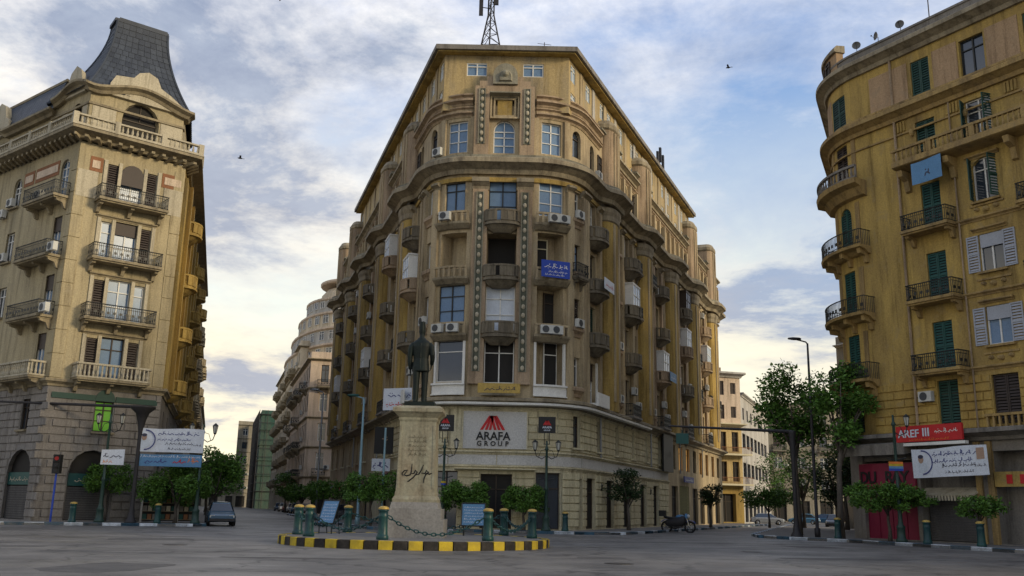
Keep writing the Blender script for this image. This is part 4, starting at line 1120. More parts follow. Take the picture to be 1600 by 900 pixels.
    for j in range(8):
        t0, t1 = j / 8, (j + 1) / 8
        for i in range(n):
            s0 = A.lo + (-4.6 - A.lo) * i / n; s1 = A.lo + (-4.6 - A.lo) * (i + .97) / n
            k.quad(A.pt(s0, .35 - 1.0 * t0, 27.7 + 2.6 * t0), A.pt(s1, .35 - 1.0 * t0, 27.7 + 2.6 * t0), A.pt(s1, .31 - 1.0 * t1, 27.74 + 2.6 * t1), A.pt(s0, .31 - 1.0 * t1, 27.74 + 2.6 * t1))
    wpart("mansard_roof", k, M['slate'], B)
    k = MB(); sweep(k, A, A.lo, -4.5, [(-1.0, 30.25), (-.6, 30.25), (-.6, 30.45), (-1.0, 30.45)]); wpart("ridge_coping", k, M['l_trim'], B)
    k = MB(); k.extrude([tuple(A.xy(c, 0)) for c in (A.lo, 0, 6.9, A.hi)] , 28.0, 28.1); wpart("roof_terrace", k, M['grey'], B)
    bw_ = Path([tuple(P.xy(hi)), tuple(P.xy(lo))]); k = MB(); wall(k, bw_, 0, bw_.hi, .1, 28.0); wpart("back_wall", k, M['l_wall'], B)
    return B, P
def link_door(B, P, o):
    """arched shop front: dark fanlight, green sign board, rolling shutter with its slats"""
    s, w, z, h = o[:4]; rl = B.location; p = P.xy(s, -.3)
    me = cached(('fan', w, h), lambda: pane_mesh(w, h, True, M['dark'], 0.05))
    d = link("shop_front", me, B, (p.x - rl.x, p.y - rl.y, z), P.ang(s))
    link("sign_board", box_mesh("sign_board", w - .1, .12, .75, M['teal']), d, (0, -.06, 2.05))
    k = MB()
    for i in range(14): k.box((0, -.02, .1 + i * .14), (w - .12, .05 + .02 * (i % 2), .12))
    link("rolling_shutter", cached(('roll', w), lambda: k.mesh("rolling_shutter", M['shutter_metal'])), d)
    m2 = MB(); script_line(m2, -w / 2 + .3, w / 2 - .3, 2.3, .3, int(abs(s) * 10), -.13); link("lettering", m2.mesh("lettering", M['l_pale']), d)
LB_, LP = left()

# ------------------------------------------------------------------ the yellow building on the right
def right():
    rnd = random.Random(31)
    az = radians(-31); D = (sin(az), cos(az)); O = (22.6, 52.0)
    def on(u): return (O[0] + D[0] * u, O[1] + D[1] * u)
    CN = on(4.8); NEAR = on(-46); sd = (sin(radians(24)), cos(radians(24))); SIDE = (CN[0] + 34 * sd[0], CN[1] + 34 * sd[1])  # front runs on out of view, lengthened to shade the left building
    arc = fillet(SIDE, CN, NEAR, 2.4, 10)
    pts = [SIDE] + arc + [NEAR]; P = Path(pts); i0 = len(arc)
    # s counted so that s = -u on the flat front
    o0 = P.cum[i0] - (-2.4); P = Path(pts, o0)
    lo, hi = P.lo, P.hi
    B = thing("yellow_building", "yellow plastered apartment block with a rounded corner tower of curved balconies", "building", (27, 56, 0))
    sT = P.cum[i0] - 1.7     # tower windows
    FL = [9.15, 13.1, 17.2, 21.3]
    cols = [2.1, 5.35, 8.9, 12.2, 15.6, 19, 22.4]
    # ground floor shops
    sh = [(-2.0, 3.7, .2, 4.3), (1.7, 3.2, .2, 4.6), (5.9, 3.2, .2, 4.6), (9.8, 3., .2, 4.6), (13.5, 3., .2, 4.6), (17.5, 3., .2, 4.6)]
    w = MB(); wall(w, P, lo, hi, .1, 5.75, sh, depth=.9); wpart("wall", w, M['grey'], B)
    f1 = [(s, 1.25 if i % 2 == 0 else 1.45, 6.15, 2.55) for i, s in enumerate(cols)] + [(sT, 1.2, 6.2, 2.4)]
    w = MB(); wall(w, P, lo, hi, 5.75, 9.0, f1, depth=.3); wpart("wall", w, M['r_wall'], B)
    courses(B, P, -2.6, 14.5, 6.0, 8.8, .46, 1.2, M['r_block'], f1, rnd=rnd)
    for o in f1:
        window(B, P, o[0], o[2], o[1] - .02, o[3], 'casement', M['wood_dark'], M['dark'], shut='closed', sm=M['brownshut'] if o[0] > 4 else M['green'])
        if o[0] > 4: 
            k = MB(); sweep(k, P, o[0] - 1.1, o[0] + 1.1, [(.1, 6.55), (.3, 6.55), (.3, 6.68), (.1, 6.68)])
            for q in range(7): sweep(k, P, o[0] - 1 + q * .33 - .05, o[0] - 1 + q * .33 + .05, band(5.95, 6.55, .26, .12))
            wpart("balustrade", k, M['r_trim'], B)
    k = MB(); sweep(k, P, lo, hi, corn(5.35, 5.95, .9)); wpart("string_course", k, M['grey'], B)
    ops = []
    for i, f in enumerate(FL):
        for j, s in enumerate(cols):
            if j % 2 == 0: ops.append((s, 1.2, f + .1, 2.7) if i < 3 else (s, 1.25, f + .15, 2.4))
            else: ops.append((s, 1.35, f + 1.1, 2.05) if i != 2 and i < 3 else ((s, 1.35, f + .9, 2.4, .55) if i == 2 else (s, 1.5, f + .15, 2.5)))
        ops.append((sT, 1.25, f + .1, 2.8) + ((.6,) if i == 2 else ()))
        for s in (-12, -18, -24, -30): ops.append((s, 1.2, f + .5, 2.2))
    w = MB(); wall(w, P, lo, hi, 9.0, 24.5, ops, depth=.3); wpart("wall", w, M['r_wall'], B)
    for i, f in enumerate(FL):
        for j, s in enumerate(cols):
            if j % 2 == 0:
                wd = window(B, P, s, f + .1 if i < 3 else f + .15, 1.18, 2.7 if i < 3 else 2.4, 'casement', M['wood_dark'], M['glass'], shut='closed', sm=M['teal'] if i < 3 else M['green'], depth=.2)
                if i < 3: balcony(B, P, s, f, 2.95, 1.0, M['r_trim'], M['iron'])
            else:
                if i < 2: window(B, P, s, f + 1.1, 1.33, 2.05, 'casement', M['white'], M['glassblue'] if i == 0 else M['glass'], shut='open', sm=M['greyshut'], depth=.15, sill=M['r_trim'], blind=.35)
                elif i == 2: window(B, P, s, f + .9, 1.33, 2.4, 'casement', M['white'], M['glass'], shut='ajar', sm=M['green'], depth=.18, arch=False, sill=M['r_trim'])
                else: window(B, P, s, f + .15, 1.48, 2.5, 'casement', M['white'], M['glass'], shut='ajar', sm=M['green'], depth=.2)
                if i < 3:
                    k = MB(); sweep(k, P, s - .95, s + .95, corn(f + 3.3, f + 3.5, .22)); wpart("lintel", k, M['r_trim'], B)
                    p = P.pt(s, .1, f + .45); k = MB()
                    for e in (-.55, 0, .55):
                        pp = P.pt(s + e, .06, f + (.45 if e else .38)); k.sphere(pp, .16 if e else .2, 8, 5, (1.3, .5, .7))
                    sweep(k, P, s - .95, s + .95, band(f + .62, f + .72, .07)); wpart("plaster_garland", k, M['r_trim'], B)
        window(B, P, sT, f + .1, 1.23, 2.8, 'casement', M['wood_dark'], M['dark'], shut='closed', sm=M['teal'] if i != 3 else M['brownshut'], depth=.2)
        for e in (-1.2, 1.2):
            k = MB(); sweep(k, P, sT + e - .16, sT + e + .16, band(f + .1, f + 3.0, .07)); wpart("architrave", k, M['r_trim'], B)
        if i < 3:   # curved tower balconies follow the round wall
            k = MB(); a, b = sT - 2.9, sT + 2.0
            sweep(k, P, a, b, [(-.05, f - .45), (.25, f - .4), (.5, f - .2), (.98, f - .12), (1.02, f + .05), (-.05, f + .05)], step=.4)
            for q in (a + .3, a + 1.7, b - 1.6, b - .3): sweep(k, P, q - .12, q + .12, [(-.05, f - 1.0), (.2, f - .95), (.3, f - .55), (.75, f - .45), (.8, f - .13), (-.05, f - .13)])
            o = wpart("balcony", k, M['r_trim'], B)
            k = MB(); sweep(k, P, a, b, [(.91, f + .95), (.97, f + .95), (.97, f + 1.0), (.91, f + 1.0)], step=.4); sweep(k, P, a, b, [(.92, f + .14), (.96, f + .14), (.96, f + .18), (.92, f + .18)], step=.4)
            q = a + .03
            while q < b:
                k.box(P.pt(q, .94, f + .5), (.026, .026, .95), P.ang(q)); q += .12
                if int(q * 8) % 3 == 0: k.box(P.pt(q, .94, f + .45), (.16, .02, .2), P.ang(q))
            for q in (a, b):
                for d in (.1, .25, .4, .55, .7, .85): k.box(P.pt(q, d, f + .5), (.026, .026, .95))
                k.tube([P.pt(q, 0, f + .97), P.pt(q, .95, f + .97)], .03, 5)
            wpart("railing", k, M['iron'], B)
        else:
            k = MB(); a, b = sT - 2.9, sT + 2.0
            sweep(k, P, a, b, [(-.05, f - .9), (.3, f - .8), (.6, f - .35), (1.05, f - .2), (1.1, f + .1), (-.05, f + .1)], step=.4)
            wpart("balcony", k, M['r_trim'], B)
            k = MB(); sweep(k, P, a, b, [(.85, f + .1), (1.02, f + .1), (1.02, f + .22), (.85, f + .22)], step=.4); sweep(k, P, a, b, [(.84, f + .8), (1.04, f + .8), (1.04, f + .95), (.84, f + .95)], step=.4)
            q = a + .1
            while q < b: k.lathe([(.05, .2), (.08, .4), (.05, .6), (.06, .82)], 6, P.pt(q, .94, f)); q += .3
            wpart("balustrade", k, M['grey'], B)
    # long stone balcony on the fifth floor
    f = FL[3]
    k = MB(); a, b = .45, 24
    sweep(k, P, a, b, [(-.05, f - .35), (.2, f - .3), (.9, f - .2), (1.02, f - .15), (1.02, f + .08), (-.05, f + .08)]); wpart("balcony", k, M['r_trim'], B)
    for q in (.8, 3.7, 7.2, 10.6, 14):
        k = MB(); sweep(k, P, q - .16, q + .16, [(-.05, f - 1.6), (.18, f - 1.5), (.3, f - .9), (.75, f - .7), (.85, f - .36), (-.05, f - .36)]); wpart("bracket", k, M['r_trim'], B)
    k = MB(); sweep(k, P, a, b, [(.8, f + .08), (.98, f + .08), (.98, f + .2), (.8, f + .2)]); sweep(k, P, a, b, [(.78, f + .78), (1.0, f + .78), (1.0, f + .92), (.78, f + .92)])
    q = a + .1
    while q < b:
        if int(q / .3) % 9 == 0: k.box(P.pt(q, .89, f + .5), (.3, .2, .62), P.ang(q))
        else: k.lathe([(.05, .2), (.085, .38), (.05, .55), (.06, .8)], 6, P.pt(q, .89, f))
        q += .29
    wpart("balustrade", k, M['r_trim'], B)
    for f in FL[:3]:
        k = MB(); sweep(k, P, .4, hi, corn(f - .18, f + .06, .18)); wpart("string_course", k, M['r_trim'], B)
    k = MB(); sweep(k, P, lo, hi, corn(20.3, 20.45, .1)); 
    k = MB(); sweep(k, P, lo, hi, corn(24.3, 25.05, .7), step=1.2); wpart("cornice", k, M['r_trim'], B)
    k = MB(); sweep(k, P, lo, hi, band(23.4, 23.5, .1)); wpart("string_course", k, M['r_trim'], B)
    for q in [.5 + i * 3.4 for i in range(5)]:       # small consoles and reeded tablets below the cornice
        for e in (-.3, -.1, .1, .3):
            k = MB(); sweep(k, P, q + e + .0 - .06, q + e + .06, band(23.6, 24.2, .09)); wpart("reed", k, M['r_wall'], B)
        k = MB(); p = P.pt(q + .8, .12, 23.3); k.sphere(p, .2, 8, 5, (.7, .7, 1.2)); wpart("console", k, M['r_trim'], B)
    # top storey in taupe plaster
    to = [(s, 1.45 if i % 2 else 1.2, 25.45, 2.2) for i, s in enumerate(cols)] + [(sT, 1.5, 25.45, 2.1)]
    w = MB(); wall(w, P, lo, hi, 24.9, 28.7, to, depth=.3, d=.02); wpart("wall", w, M['r_wall'], B)
    prev = -1.4
    for i, s in enumerate(cols):
        k = MB(); sweep(k, P, prev, s - .85, band(25.4, 27.75, .06)); wpart("panel", k, M['r_top'], B); prev = s + .85
    k = MB(); sweep(k, P, lo, sT - .9, band(25.4, 27.75, .06)); wpart("panel", k, M['r_top'], B)
    for i, o in enumerate(to):
        if i == 1: window(B, P, o[0], o[2], o[1] - .02, o[3], 'casement', M['iron'], M['glass'], depth=.2)
        else: window(B, P, o[0], o[2], o[1] - .02, o[3], 'casement', M['wood_dark'], M['dark'], shut='closed', sm=M['green'], depth=.15)
        k = MB(); sweep(k, P, o[0] - .75, o[0] + .75, band(25.12, 25.34, .08)); wpart("sill_tile", k, M['teal'], B)
    k = MB(); sweep(k, P, lo, hi, corn(25.05, 25.42, .22)); wpart("string_course", k, M['r_trim'], B)
    k = MB(); sweep(k, P, lo, hi, corn(28.3, 29.1, .75), step=1.2); wpart("cornice", k, M['cornice'], B)
    k = MB(); sweep(k, P, lo, hi, [(-.25, 29.1), (.05, 29.1), (.05, 29.8), (.12, 29.82), (.12, 29.95), (-.3, 29.95)]); wpart("parapet", k, M['grey'], B)
    # small round attic on the tower
    k = MB(); a, b = sT - 3.2, sT + .3
    sweep(k, P, a, b, [(-.4, 29.0), (.1, 29.0), (.1, 30.7), (-.4, 30.7)], step=.4); wpart("attic_wall", k, M['r_top'], B)
    k = MB(); sweep(k, P, a - .1, b + .1, [(-.5, 30.7), (.28, 30.7), (.3, 30.9), (.1, 31.15), (-.5, 31.2)], step=.4); wpart("attic_coping", k, M['cornice'], B)
    for q in (a + 1.2, a + 2.4): window(B, P, q, 29.45, .7, 1.0, 'plain', M['wood_dark'], M['dark'], depth=-.16)
    k = MB(); k.tube([P.pt(.2, .12, 5.8), P.pt(.2, .12, 28.3)], .08, 6); wpart("drain_pipe", k, M['brown'], B)
    k = MB(); k.tube([P.pt(3.72, .1, 5.8), P.pt(3.72, .1, 24.3)], .05, 6); wpart("drain_pipe", k, M['brown'], B)
    ac(B, P, .95, 7.6, .1)
    k = MB(); k.extrude([tuple(P.xy(c, -.3)) for c in P.cum], 28.6, 28.75); wpart("roof_terrace", k, M['grey'], B)
    bw = Path([tuple(P.xy(hi)), (50, 50), (46, 84), tuple(P.xy(lo))]); k = MB(); wall(k, bw, 0, bw.hi, .1, 29.0); wpart("back_wall", k, M['r_wall'], B)
    # shop fronts
    def roll(s, w, h, m, d=-.35):
        k = MB(); n = int(h / .13)
        for i in range(n): k.box((0, 0, .1 + i * .13), (w, .05 + .025 * (i % 2), .115))
        p = P.xy(s, d); return link("rolling_shutter", k.mesh("rolling_shutter", m), B, (p.x - B.location.x, p.y - B.location.y, .2), P.ang(s))
    roll(1.75, 3.1, 2.35, M['shutter_metal'])
    roll(9.8, 2.9, 3.6, M['shutter_metal']); roll(13.5, 2.9, 3.6, M['shutter_metal'])
    k = MB(); sweep(k, P, .1, 3.4, [(-.3, 2.85), (.5, 2.55), (.55, 2.6), (-.3, 3.0)]); sc = wpart("shop_awning", k, M['l_pale'], B)
    k = MB()
    for i in range(18):
        q = .18 + i * .18; sweep(k, P, q - .055, q + .055, [(.5, 2.3), (.53, 2.3), (.56, 2.58), (.5, 2.58)])
    wpart("awning_scallops", k, M['l_pale'], B)
    k = MB(); sweep(k, P, 4.4, 8.2, band(3.0, 3.75, .2)); wpart("shop_fascia", k, M['r_wall'], B)
    k = MB()
    for i, q in enumerate((5.2, 5.9, 6.6, 7.3)): sweep(k, P, q - .15, q + .15, band(3.15, 3.6, .23, .19))
    wpart("fascia_marks", k, M['red'], B)
    k = MB(); sweep(k, P, -4.4, 0.0, [(-.2, 5.0), (1.2, 4.75), (1.25, 5.35), (-.2, 5.6)]); wpart("shop_canopy", k, M['grey'], B)
    for q in (-3.95, -.05, 3.5, 4.15, 7.8):
        k = MB(); sweep(k, P, q - .16, q + .16, band(.15, 5.3, .14)); wpart("shop_pier", k, M['r_trim'] if q > 3 else M['grey'], B)
    k = MB(); sweep(k, P, -3.8, -.2, band(.15, 2.7, -.1, -.2)); hb = wpart("shop_hoarding", k, M['pink'], B)
    for i in range(5):
        k = MB(); q = -3.8 + i * .9; sweep(k, P, q - .04, q + .04, band(.15, 2.7, -.05, -.15)); wpart("hoarding_batten", k, M['pink'], B)
    k = MB(); sweep(k, P, -3.9, -.1, band(2.85, 4.35, .3)); fs = wpart("shop_fascia", k, M['pink'], B)
    return B, P, sT
RB_, RP, sT = right()
# names of the shops on their boards
def letters(P, s, z, txt, size, m, parent, d, depth=.02):
    me = text_mesh(txt, size, depth, m); p = P.xy(s, d); l = parent.location if parent else Vector((0, 0, 0))
    return link("lettering", me, parent, (p.x - l.x, p.y - l.y, z - l.z), P.ang(s))
for q, ch in ((-3.45, 'D'), (-2.85, 'U'), (-1.75, 'R'), (-1.25, 'A'), (-.75, 'Y')):
    letters(RP, q, 3.25, ch, .95, M['black'], RB_, .33)

# ------------------------------------------------------------------ other buildings down the two streets
def plain_building(name, label, cat, pts, loc, floors, fh, z0, wm, ops_step, w, h, trim, shopm=None, top=1.0, bal=0., rnd=None, wk='casement', slab=True, cornice_d=.5, gl=None, terr=None):
    rnd = rnd or random.Random(5); P = Path(pts); B = thing(name, label, cat, loc)
    ops = []; Z = z0 + floors * fh
    for i in range(len(pts) - 1):
        a, b = P.cum[i], P.cum[i + 1]; n = max(1, int((b - a - 1) / ops_step))
        for j in range(n):
            s = a + (b - a) * (j + .5) / n
            for f in range(floors): ops.append((s, w, z0 + f * fh + .8, h))
            ops.append((s, min(ops_step * .7, 2.6), .15, z0 - 1.1))
    k = MB(); wall(k, P, P.lo, P.hi, 0, Z + top, ops, depth=.3); wpart("wall", k, wm, B)
    for o in ops:
        if o[2] < .5:
            window(B, P, o[0], .15, o[1], o[3], 'casement', M['wood_dark'], M['dark'])
            continue
        r = rnd.random()
        window(B, P, o[0], o[2], w - .02, h, wk, M['white'] if r < .5 else M['wood_dark'], gl or M['glass'], shut='closed' if r > .75 else None, sm=M['brownshut'], depth=.2)
        if rnd.random() < bal: 
            if slab: balcony(B, P, o[0], o[2] - .7, ops_step * .75, 1.1, trim, M['iron'])
            else: solid_balcony(B, P, o[0], o[2] - .7, ops_step * .8, 1.2, trim)
        if rnd.random() < .2: ac(B, P, o[0] + w * .9, o[2] + .2, .05)
    for f in range(floors + 1):
        k = MB(); sweep(k, P, P.lo, P.hi, corn(z0 + f * fh - .25, z0 + f * fh + .05, .25 if f < floors else cornice_d)); wpart("string_course" if f < floors else "cornice", k, trim, B)
    k = MB(); k.extrude([tuple(P.xy(c, -.05)) for c in P.cum] , Z + top - .12, Z + top); wpart("roof_terrace", k, M['grey'], B)
    bw = Path([pts[-1], pts[0]]); k = MB(); wall(k, bw, 0, bw.hi, 0, Z + top); wpart("back_wall", k, wm, B)
    return B, P, Z + top
du = (-sin(radians(17.2)), cos(radians(17.2)))
# left street, right-hand side, beyond the corner building
K1 = (-27.6, 128.)
e1 = (K1[0] + 32 * du[0], K1[1] + 32 * du[1])
N1, N1P, z1 = plain_building("pink_building", "low pinkish street house next beyond the corner block", "building", [e1, K1, (-20, 129.5)], (-30, 140, 0), 4, 4.0, 5.0, M['p_pink'], 2.5, 1.15, 2.4, M['l_trim'], bal=.5, rnd=random.Random(41), slab=True)
K2 = (-36.9, 162.); e2 = (K2[0] + 62 * du[0], K2[1] + 62 * du[1])
N2, N2P, z2 = plain_building("terraced_building", "tall beige street building whose upper floors step back like a tiered dome", "building", [e2, K2, (-22, 166)], (-40, 180, 0), 6, 3.9, 5.0, M['p_beige'], 3.6, 1.5, 2.2, M['l_trim'], bal=.45, rnd=random.Random(43), slab=False)
def tiers():
    nrm = Vector((cos(radians(17.2)), sin(radians(17.2)))); D = Vector(du); k2 = Vector(K2)
    for i, (rx, ry, za, zb) in enumerate(((8, 27, 25.3, 28.3), (7.6, 21, 28.3, 31.2), (7.2, 15.5, 31.2, 33.9), (6.6, 10.5, 33.9, 36.4), (5, 6, 36.4, 39.6))):
        c = k2 + D * (ry - 7.0) + nrm * (7.0 + i * .2)
        ring = [tuple(c + nrm * (rx * cos(2 * pi * j / 28)) + D * (ry * sin(2 * pi * j / 28))) for j in range(28)]
        Pt = Path(ring + [ring[0]]); m = M['p_pale'] if i % 2 else M['p_beige']
        def sc(f, z): return [(c.x + (x - c.x) * f, c.y + (y - c.y) * f, z) for x, y in ring]
        k = MB()
        if i < 4: k.extrude(ring, za, zb)
        else: k.ring_loft([sc(f, z) for f, z in ((1, za), (.97, za + 1.0), (.8, za + 2.0), (.45, za + 2.7), (.12, zb))])
        wpart("tier", k, m, N2)
        k = MB(); k.ring_loft([sc(f, z) for f, z in ((1.005, zb - .5), (1.035, zb - .3), (1.035, zb), (1.0, zb + .1))]); wpart("cornice", k, M['p_pink'], N2)
        if i < 4:
            for j in range(28):
                L = Pt.cum[j + 1] - Pt.cum[j]; s = (Pt.cum[j] + Pt.cum[j + 1]) / 2
                if Pt.n[j].x < .5: window(N2, Pt, s, za + .7, min(1.4, L * .6), 1.6, 'casement', M['white'], M['glass'], depth=-.08)
tiers()
K3 = (e2[0] - 4.0, e2[1] + 3); e3 = (K3[0] + 40 * du[0], K3[1] + 40 * du[1])
NB, NP, nz_ = plain_building("netted_building", "far building at the street end wrapped in green scaffold netting", "building", [e3, K3, (K3[0] + 10, K3[1] + 4)], (-60, 230, 0), 5, 3.6, 4.0, M['netgreen'], 60, .5, .6, M['netgreen'], rnd=random.Random(44))
k = MB(); l_ = NB.location
q = NP.lo
while q < NP.hi:
    k.tube([NP.pt(q, .5, 0), NP.pt(q, .5, 23)], .07, 4); q += 2.2
for z in range(2, 23, 2): k.tube([NP.pt(c, .5, z) for c in NP.cum], .06, 4)
wpart("scaffold", k, M['steel'], NB)
K4 = (-68, 266.)
plain_building("weathered_building", "distant weathered grey building that closes the left street", "building", [(-75.5, 262), K4, (-68, 300)], (-75, 270, 0), 5, 3.7, 4.0, M['p_grime_shade'], 3.5, 1.4, 1.8, M['p_grime_shade'], rnd=random.Random(45))
plain_building("low_house", "low grey house closing the gap at the far left of the street end", "building", [(-94, 268), (-76.5, 271), (-75, 300)], (-85, 275, 0), 2, 3.6, 4.0, M['p_grime_shade'], 3.5, 1.3, 1.8, M['p_grime_shade'], rnd=random.Random(50))
# left street, left-hand side, beyond the mansard building
q0 = (-37.2, 107.5); q1 = (q0[0] + 50 * du[0], q0[1] + 50 * du[1])
plain_building("shaded_building", "narrow grey street house behind the mansard building seen almost edge-on", "building", [(-50, 104), q0, q1], (-42, 120, 0), 5, 3.9, 5, M['p_pale'], 3.6, 1.3, 2.3, M['l_trim'], bal=.6, rnd=random.Random(46), slab=False)
q2 = (q1[0] - .5, q1[1] + 2); q3 = (q2[0] + 90 * du[0], q2[1] + 90 * du[1])
plain_building("distant_building", "long plain house far down the left street", "building", [(-70, 154), q2, q3], (-60, 180, 0), 4, 3.9, 4.5, M['p_beige'], 4.5, 1.3, 2.3, M['l_trim'], rnd=random.Random(47))
# right street
dv = (sin(radians(22)), cos(radians(22)))
def right_street():
    c = (31.2, 126.); e = (c[0] + 30 * dv[0], c[1] + 30 * dv[1])
    pts = [(22, 123.5), (27.4, 124.8), c, e]; P = Path(pts)
    Bd = thing("balcony_house", "pale four-storey street house with warm yellow lower floors and long balconies", "building", (30, 135, 0))
    s1, s2 = P.cum[1], P.cum[2]
    lowops, upops = [], []
    for f in (5.2, 9.1): lowops += [(s1 - 1.6, 1.1, f + .3, 2.5), (s1 + 1.2, .9, f + .2, 2.6), (s2 - 1.0, 1.0, f + .2, 2.6)]
    for f in (13.0, 16.2): upops += [(s1 - 1.6, .9, f + .8, 1.5), (s1 + 1.1, .8, f + .6, 1.9), (s2 - 1.1, .8, f + .8, 1.5)]
    so = [(s2 + 2.2 + i * 3.9, 2.9, f + .9, 1.9) for i in range(7) for f in (5.2, 9.1)] + [(s2 + 2.2 + i * 3.9, 1.4, f + .8, 1.6) for i in range(7) for f in (13.0,)]
    sh = [(s1 + 1.6, 2.4, .2, 3.6), (s1 - 1.8, 2.2, .2, 3.6)] + [(s2 + 2.5 + i * 4, 2.8, .2, 3.4) for i in range(6)]
    k = MB(); wall(k, P, P.lo, s2, 4.8, 12.8, lowops, depth=.3); wpart("wall", k, M['p_yellow'], Bd)
    k = MB(); wall(k, P, P.lo, s2, .0, 4.8, sh, depth=.8); wpart("wall", k, M['ochre'], Bd)
    k = MB(); wall(k, P, P.lo, s2, 12.8, 19.4, upops, depth=.3); wpart("wall", k, M['p_pink'], Bd)
    k = MB(); wall(k, P, s2, P.hi, 0, 17.0, so + sh, depth=.3); wpart("wall", k, M['p_pale'], Bd)
    for o in lowops + upops: window(Bd, P, o[0], o[2], o[1], o[3], 'casement', M['wood_dark'], M['dark'], shut='closed' if o[2] > 12 else None, sm=M['brownshut'])
    for o in so: window(Bd, P, o[0], o[2], o[1], o[3], 'grid', M['wood_dark'], M['glass'])
    for o in sh: window(Bd, P, o[0], o[2], o[1], o[3], 'casement', M['wood_dark'], M['dark'], depth=.5)
    for f in (5.0, 8.9):
        k = MB(); sweep(k, P, s1 - .6, s2 + .3, [(-.05, f - .15), (1.4, f - .15), (1.4, f + .08), (-.05, f + .08)]); b = wpart("balcony", k, M['cream'], Bd)
        k = MB(); sweep(k, P, s1 - .6, s2 + .3, [(1.28, f + .85), (1.36, f + .85), (1.36, f + .92), (1.28, f + .92)])
        q = s1 - .6
        while q < s2 + .3: k.box(P.pt(q, 1.32, f + .45), (.03, .03, .85)); q += .14
        wpart("railing", k, M['brick'], Bd)
    k = MB(); sweep(k, P, P.lo, s2 + .2, corn(12.6, 13.0, .9)); wpart("string_course", k, M['cream'], Bd)
    k = MB(); sweep(k, P, P.lo, s2 + .2, corn(19.2, 19.9, .9)); wpart("cornice", k, M['p_pale'], Bd)
    k = MB(); sweep(k, P, s2 + .2, P.hi, corn(16.8, 17.3, .5)); wpart("cornice", k, M['p_pale'], Bd)
    k = MB(); k.extrude([tuple(P.xy(c_, 0)) for c_ in (P.lo, s2)] + [(30, 140)], 19.5, 19.6); k.extrude([tuple(P.xy(s2, -.1)), tuple(P.xy(P.hi)), (30, 150)], 17.0, 17.1); wpart("roof_terrace", k, M['grey'], Bd)
    bw = Path([pts[-1], (24, 150), pts[0]]); k = MB(); wall(k, bw, 0, bw.hi, 0, 17); wpart("back_wall", k, M['p_pale'], Bd)
    k = MB(); k.box((28.5, 131, 20.4), (2.2, 2, 1.7)); k.lathe([(.9, 0), (.9, 1.6), (.5, 1.9), (.1, 2.0)], 12, (26.2, 130, 19.6)); wpart("water_tank", k, M['brown'], Bd)
    return Bd
right_street()
plain_building("grey_row_house", "grey row house behind the street trees at the right", "building", [(44.5, 163), (57, 164.5), (70, 180)], (55, 170, 0), 4, 3.7, 4.5, M['p_grime_shade'], 3.4, 1.5, 1.9, M['p_grime_shade'], bal=.3, rnd=random.Random(48))  # dark wall colour carries the shade behind the trees
plain_building("pink_row_house", "pinkish row house half hidden by the slim trees at the right", "building", [(36.8, 104), (38.5, 100), (52, 106)], (42, 108, 0), 4, 3.8, 4.8, M['p_grime_shade'], 3.0, 1.3, 2.0, M['p_pale'], bal=.4, rnd=random.Random(49))  # wall colour darkened to stand for tree shade

# ------------------------------------------------------------------ round traffic island
IC = Vector((-3.62, 38.2)); IR = 5.3; IZ = .3
def island():
    n = 64; I = thing("traffic_island", "round kerbed island with yellow and black painted edge under the statue", "traffic island", (IC.x, IC.y, 0))
    k = MB(); k.extrude([((IR - .26) * cos(2 * pi * i / 64), (IR - .26) * sin(2 * pi * i / 64)) for i in range(64)], 0, IZ - .015); link("paving", k.mesh("paving", M['pave']), I)
    k = MB(); a = 2 * pi / n; g = .004
    for r0, r1, z0, z1 in ((IR - .27, IR, 0, IZ),):
        m = 4; outer = [(r1 * cos(-a / 2 + g + (a - 2 * g) * i / m), r1 * sin(-a / 2 + g + (a - 2 * g) * i / m)) for i in range(m + 1)]
        inner = [(r0 * cos(-a / 2 + g + (a - 2 * g) * i / m), r0 * sin(-a / 2 + g + (a - 2 * g) * i / m)) for i in range(m, -1, -1)]
        pts = outer + inner; c = [(x * .996, y * .996) for x, y in pts]
        k.ring_loft([[(x, y, 0) for x, y in pts], [(x, y, z1 - .025) for x, y in pts], [((x - (r0 + r1) / 2) * .93 + (r0 + r1) / 2 if abs(y) < 9 else x, y * .985, z1) for x, y in pts]])
    my = k.mesh("kerb_stone", M['yellow']); mk = my.copy(); mk.materials[0] = M['kblack']
    for i in range(n): link("kerb_stone", my if i % 2 else mk, I, (0, 0, 0), a * i)
    return I
island()

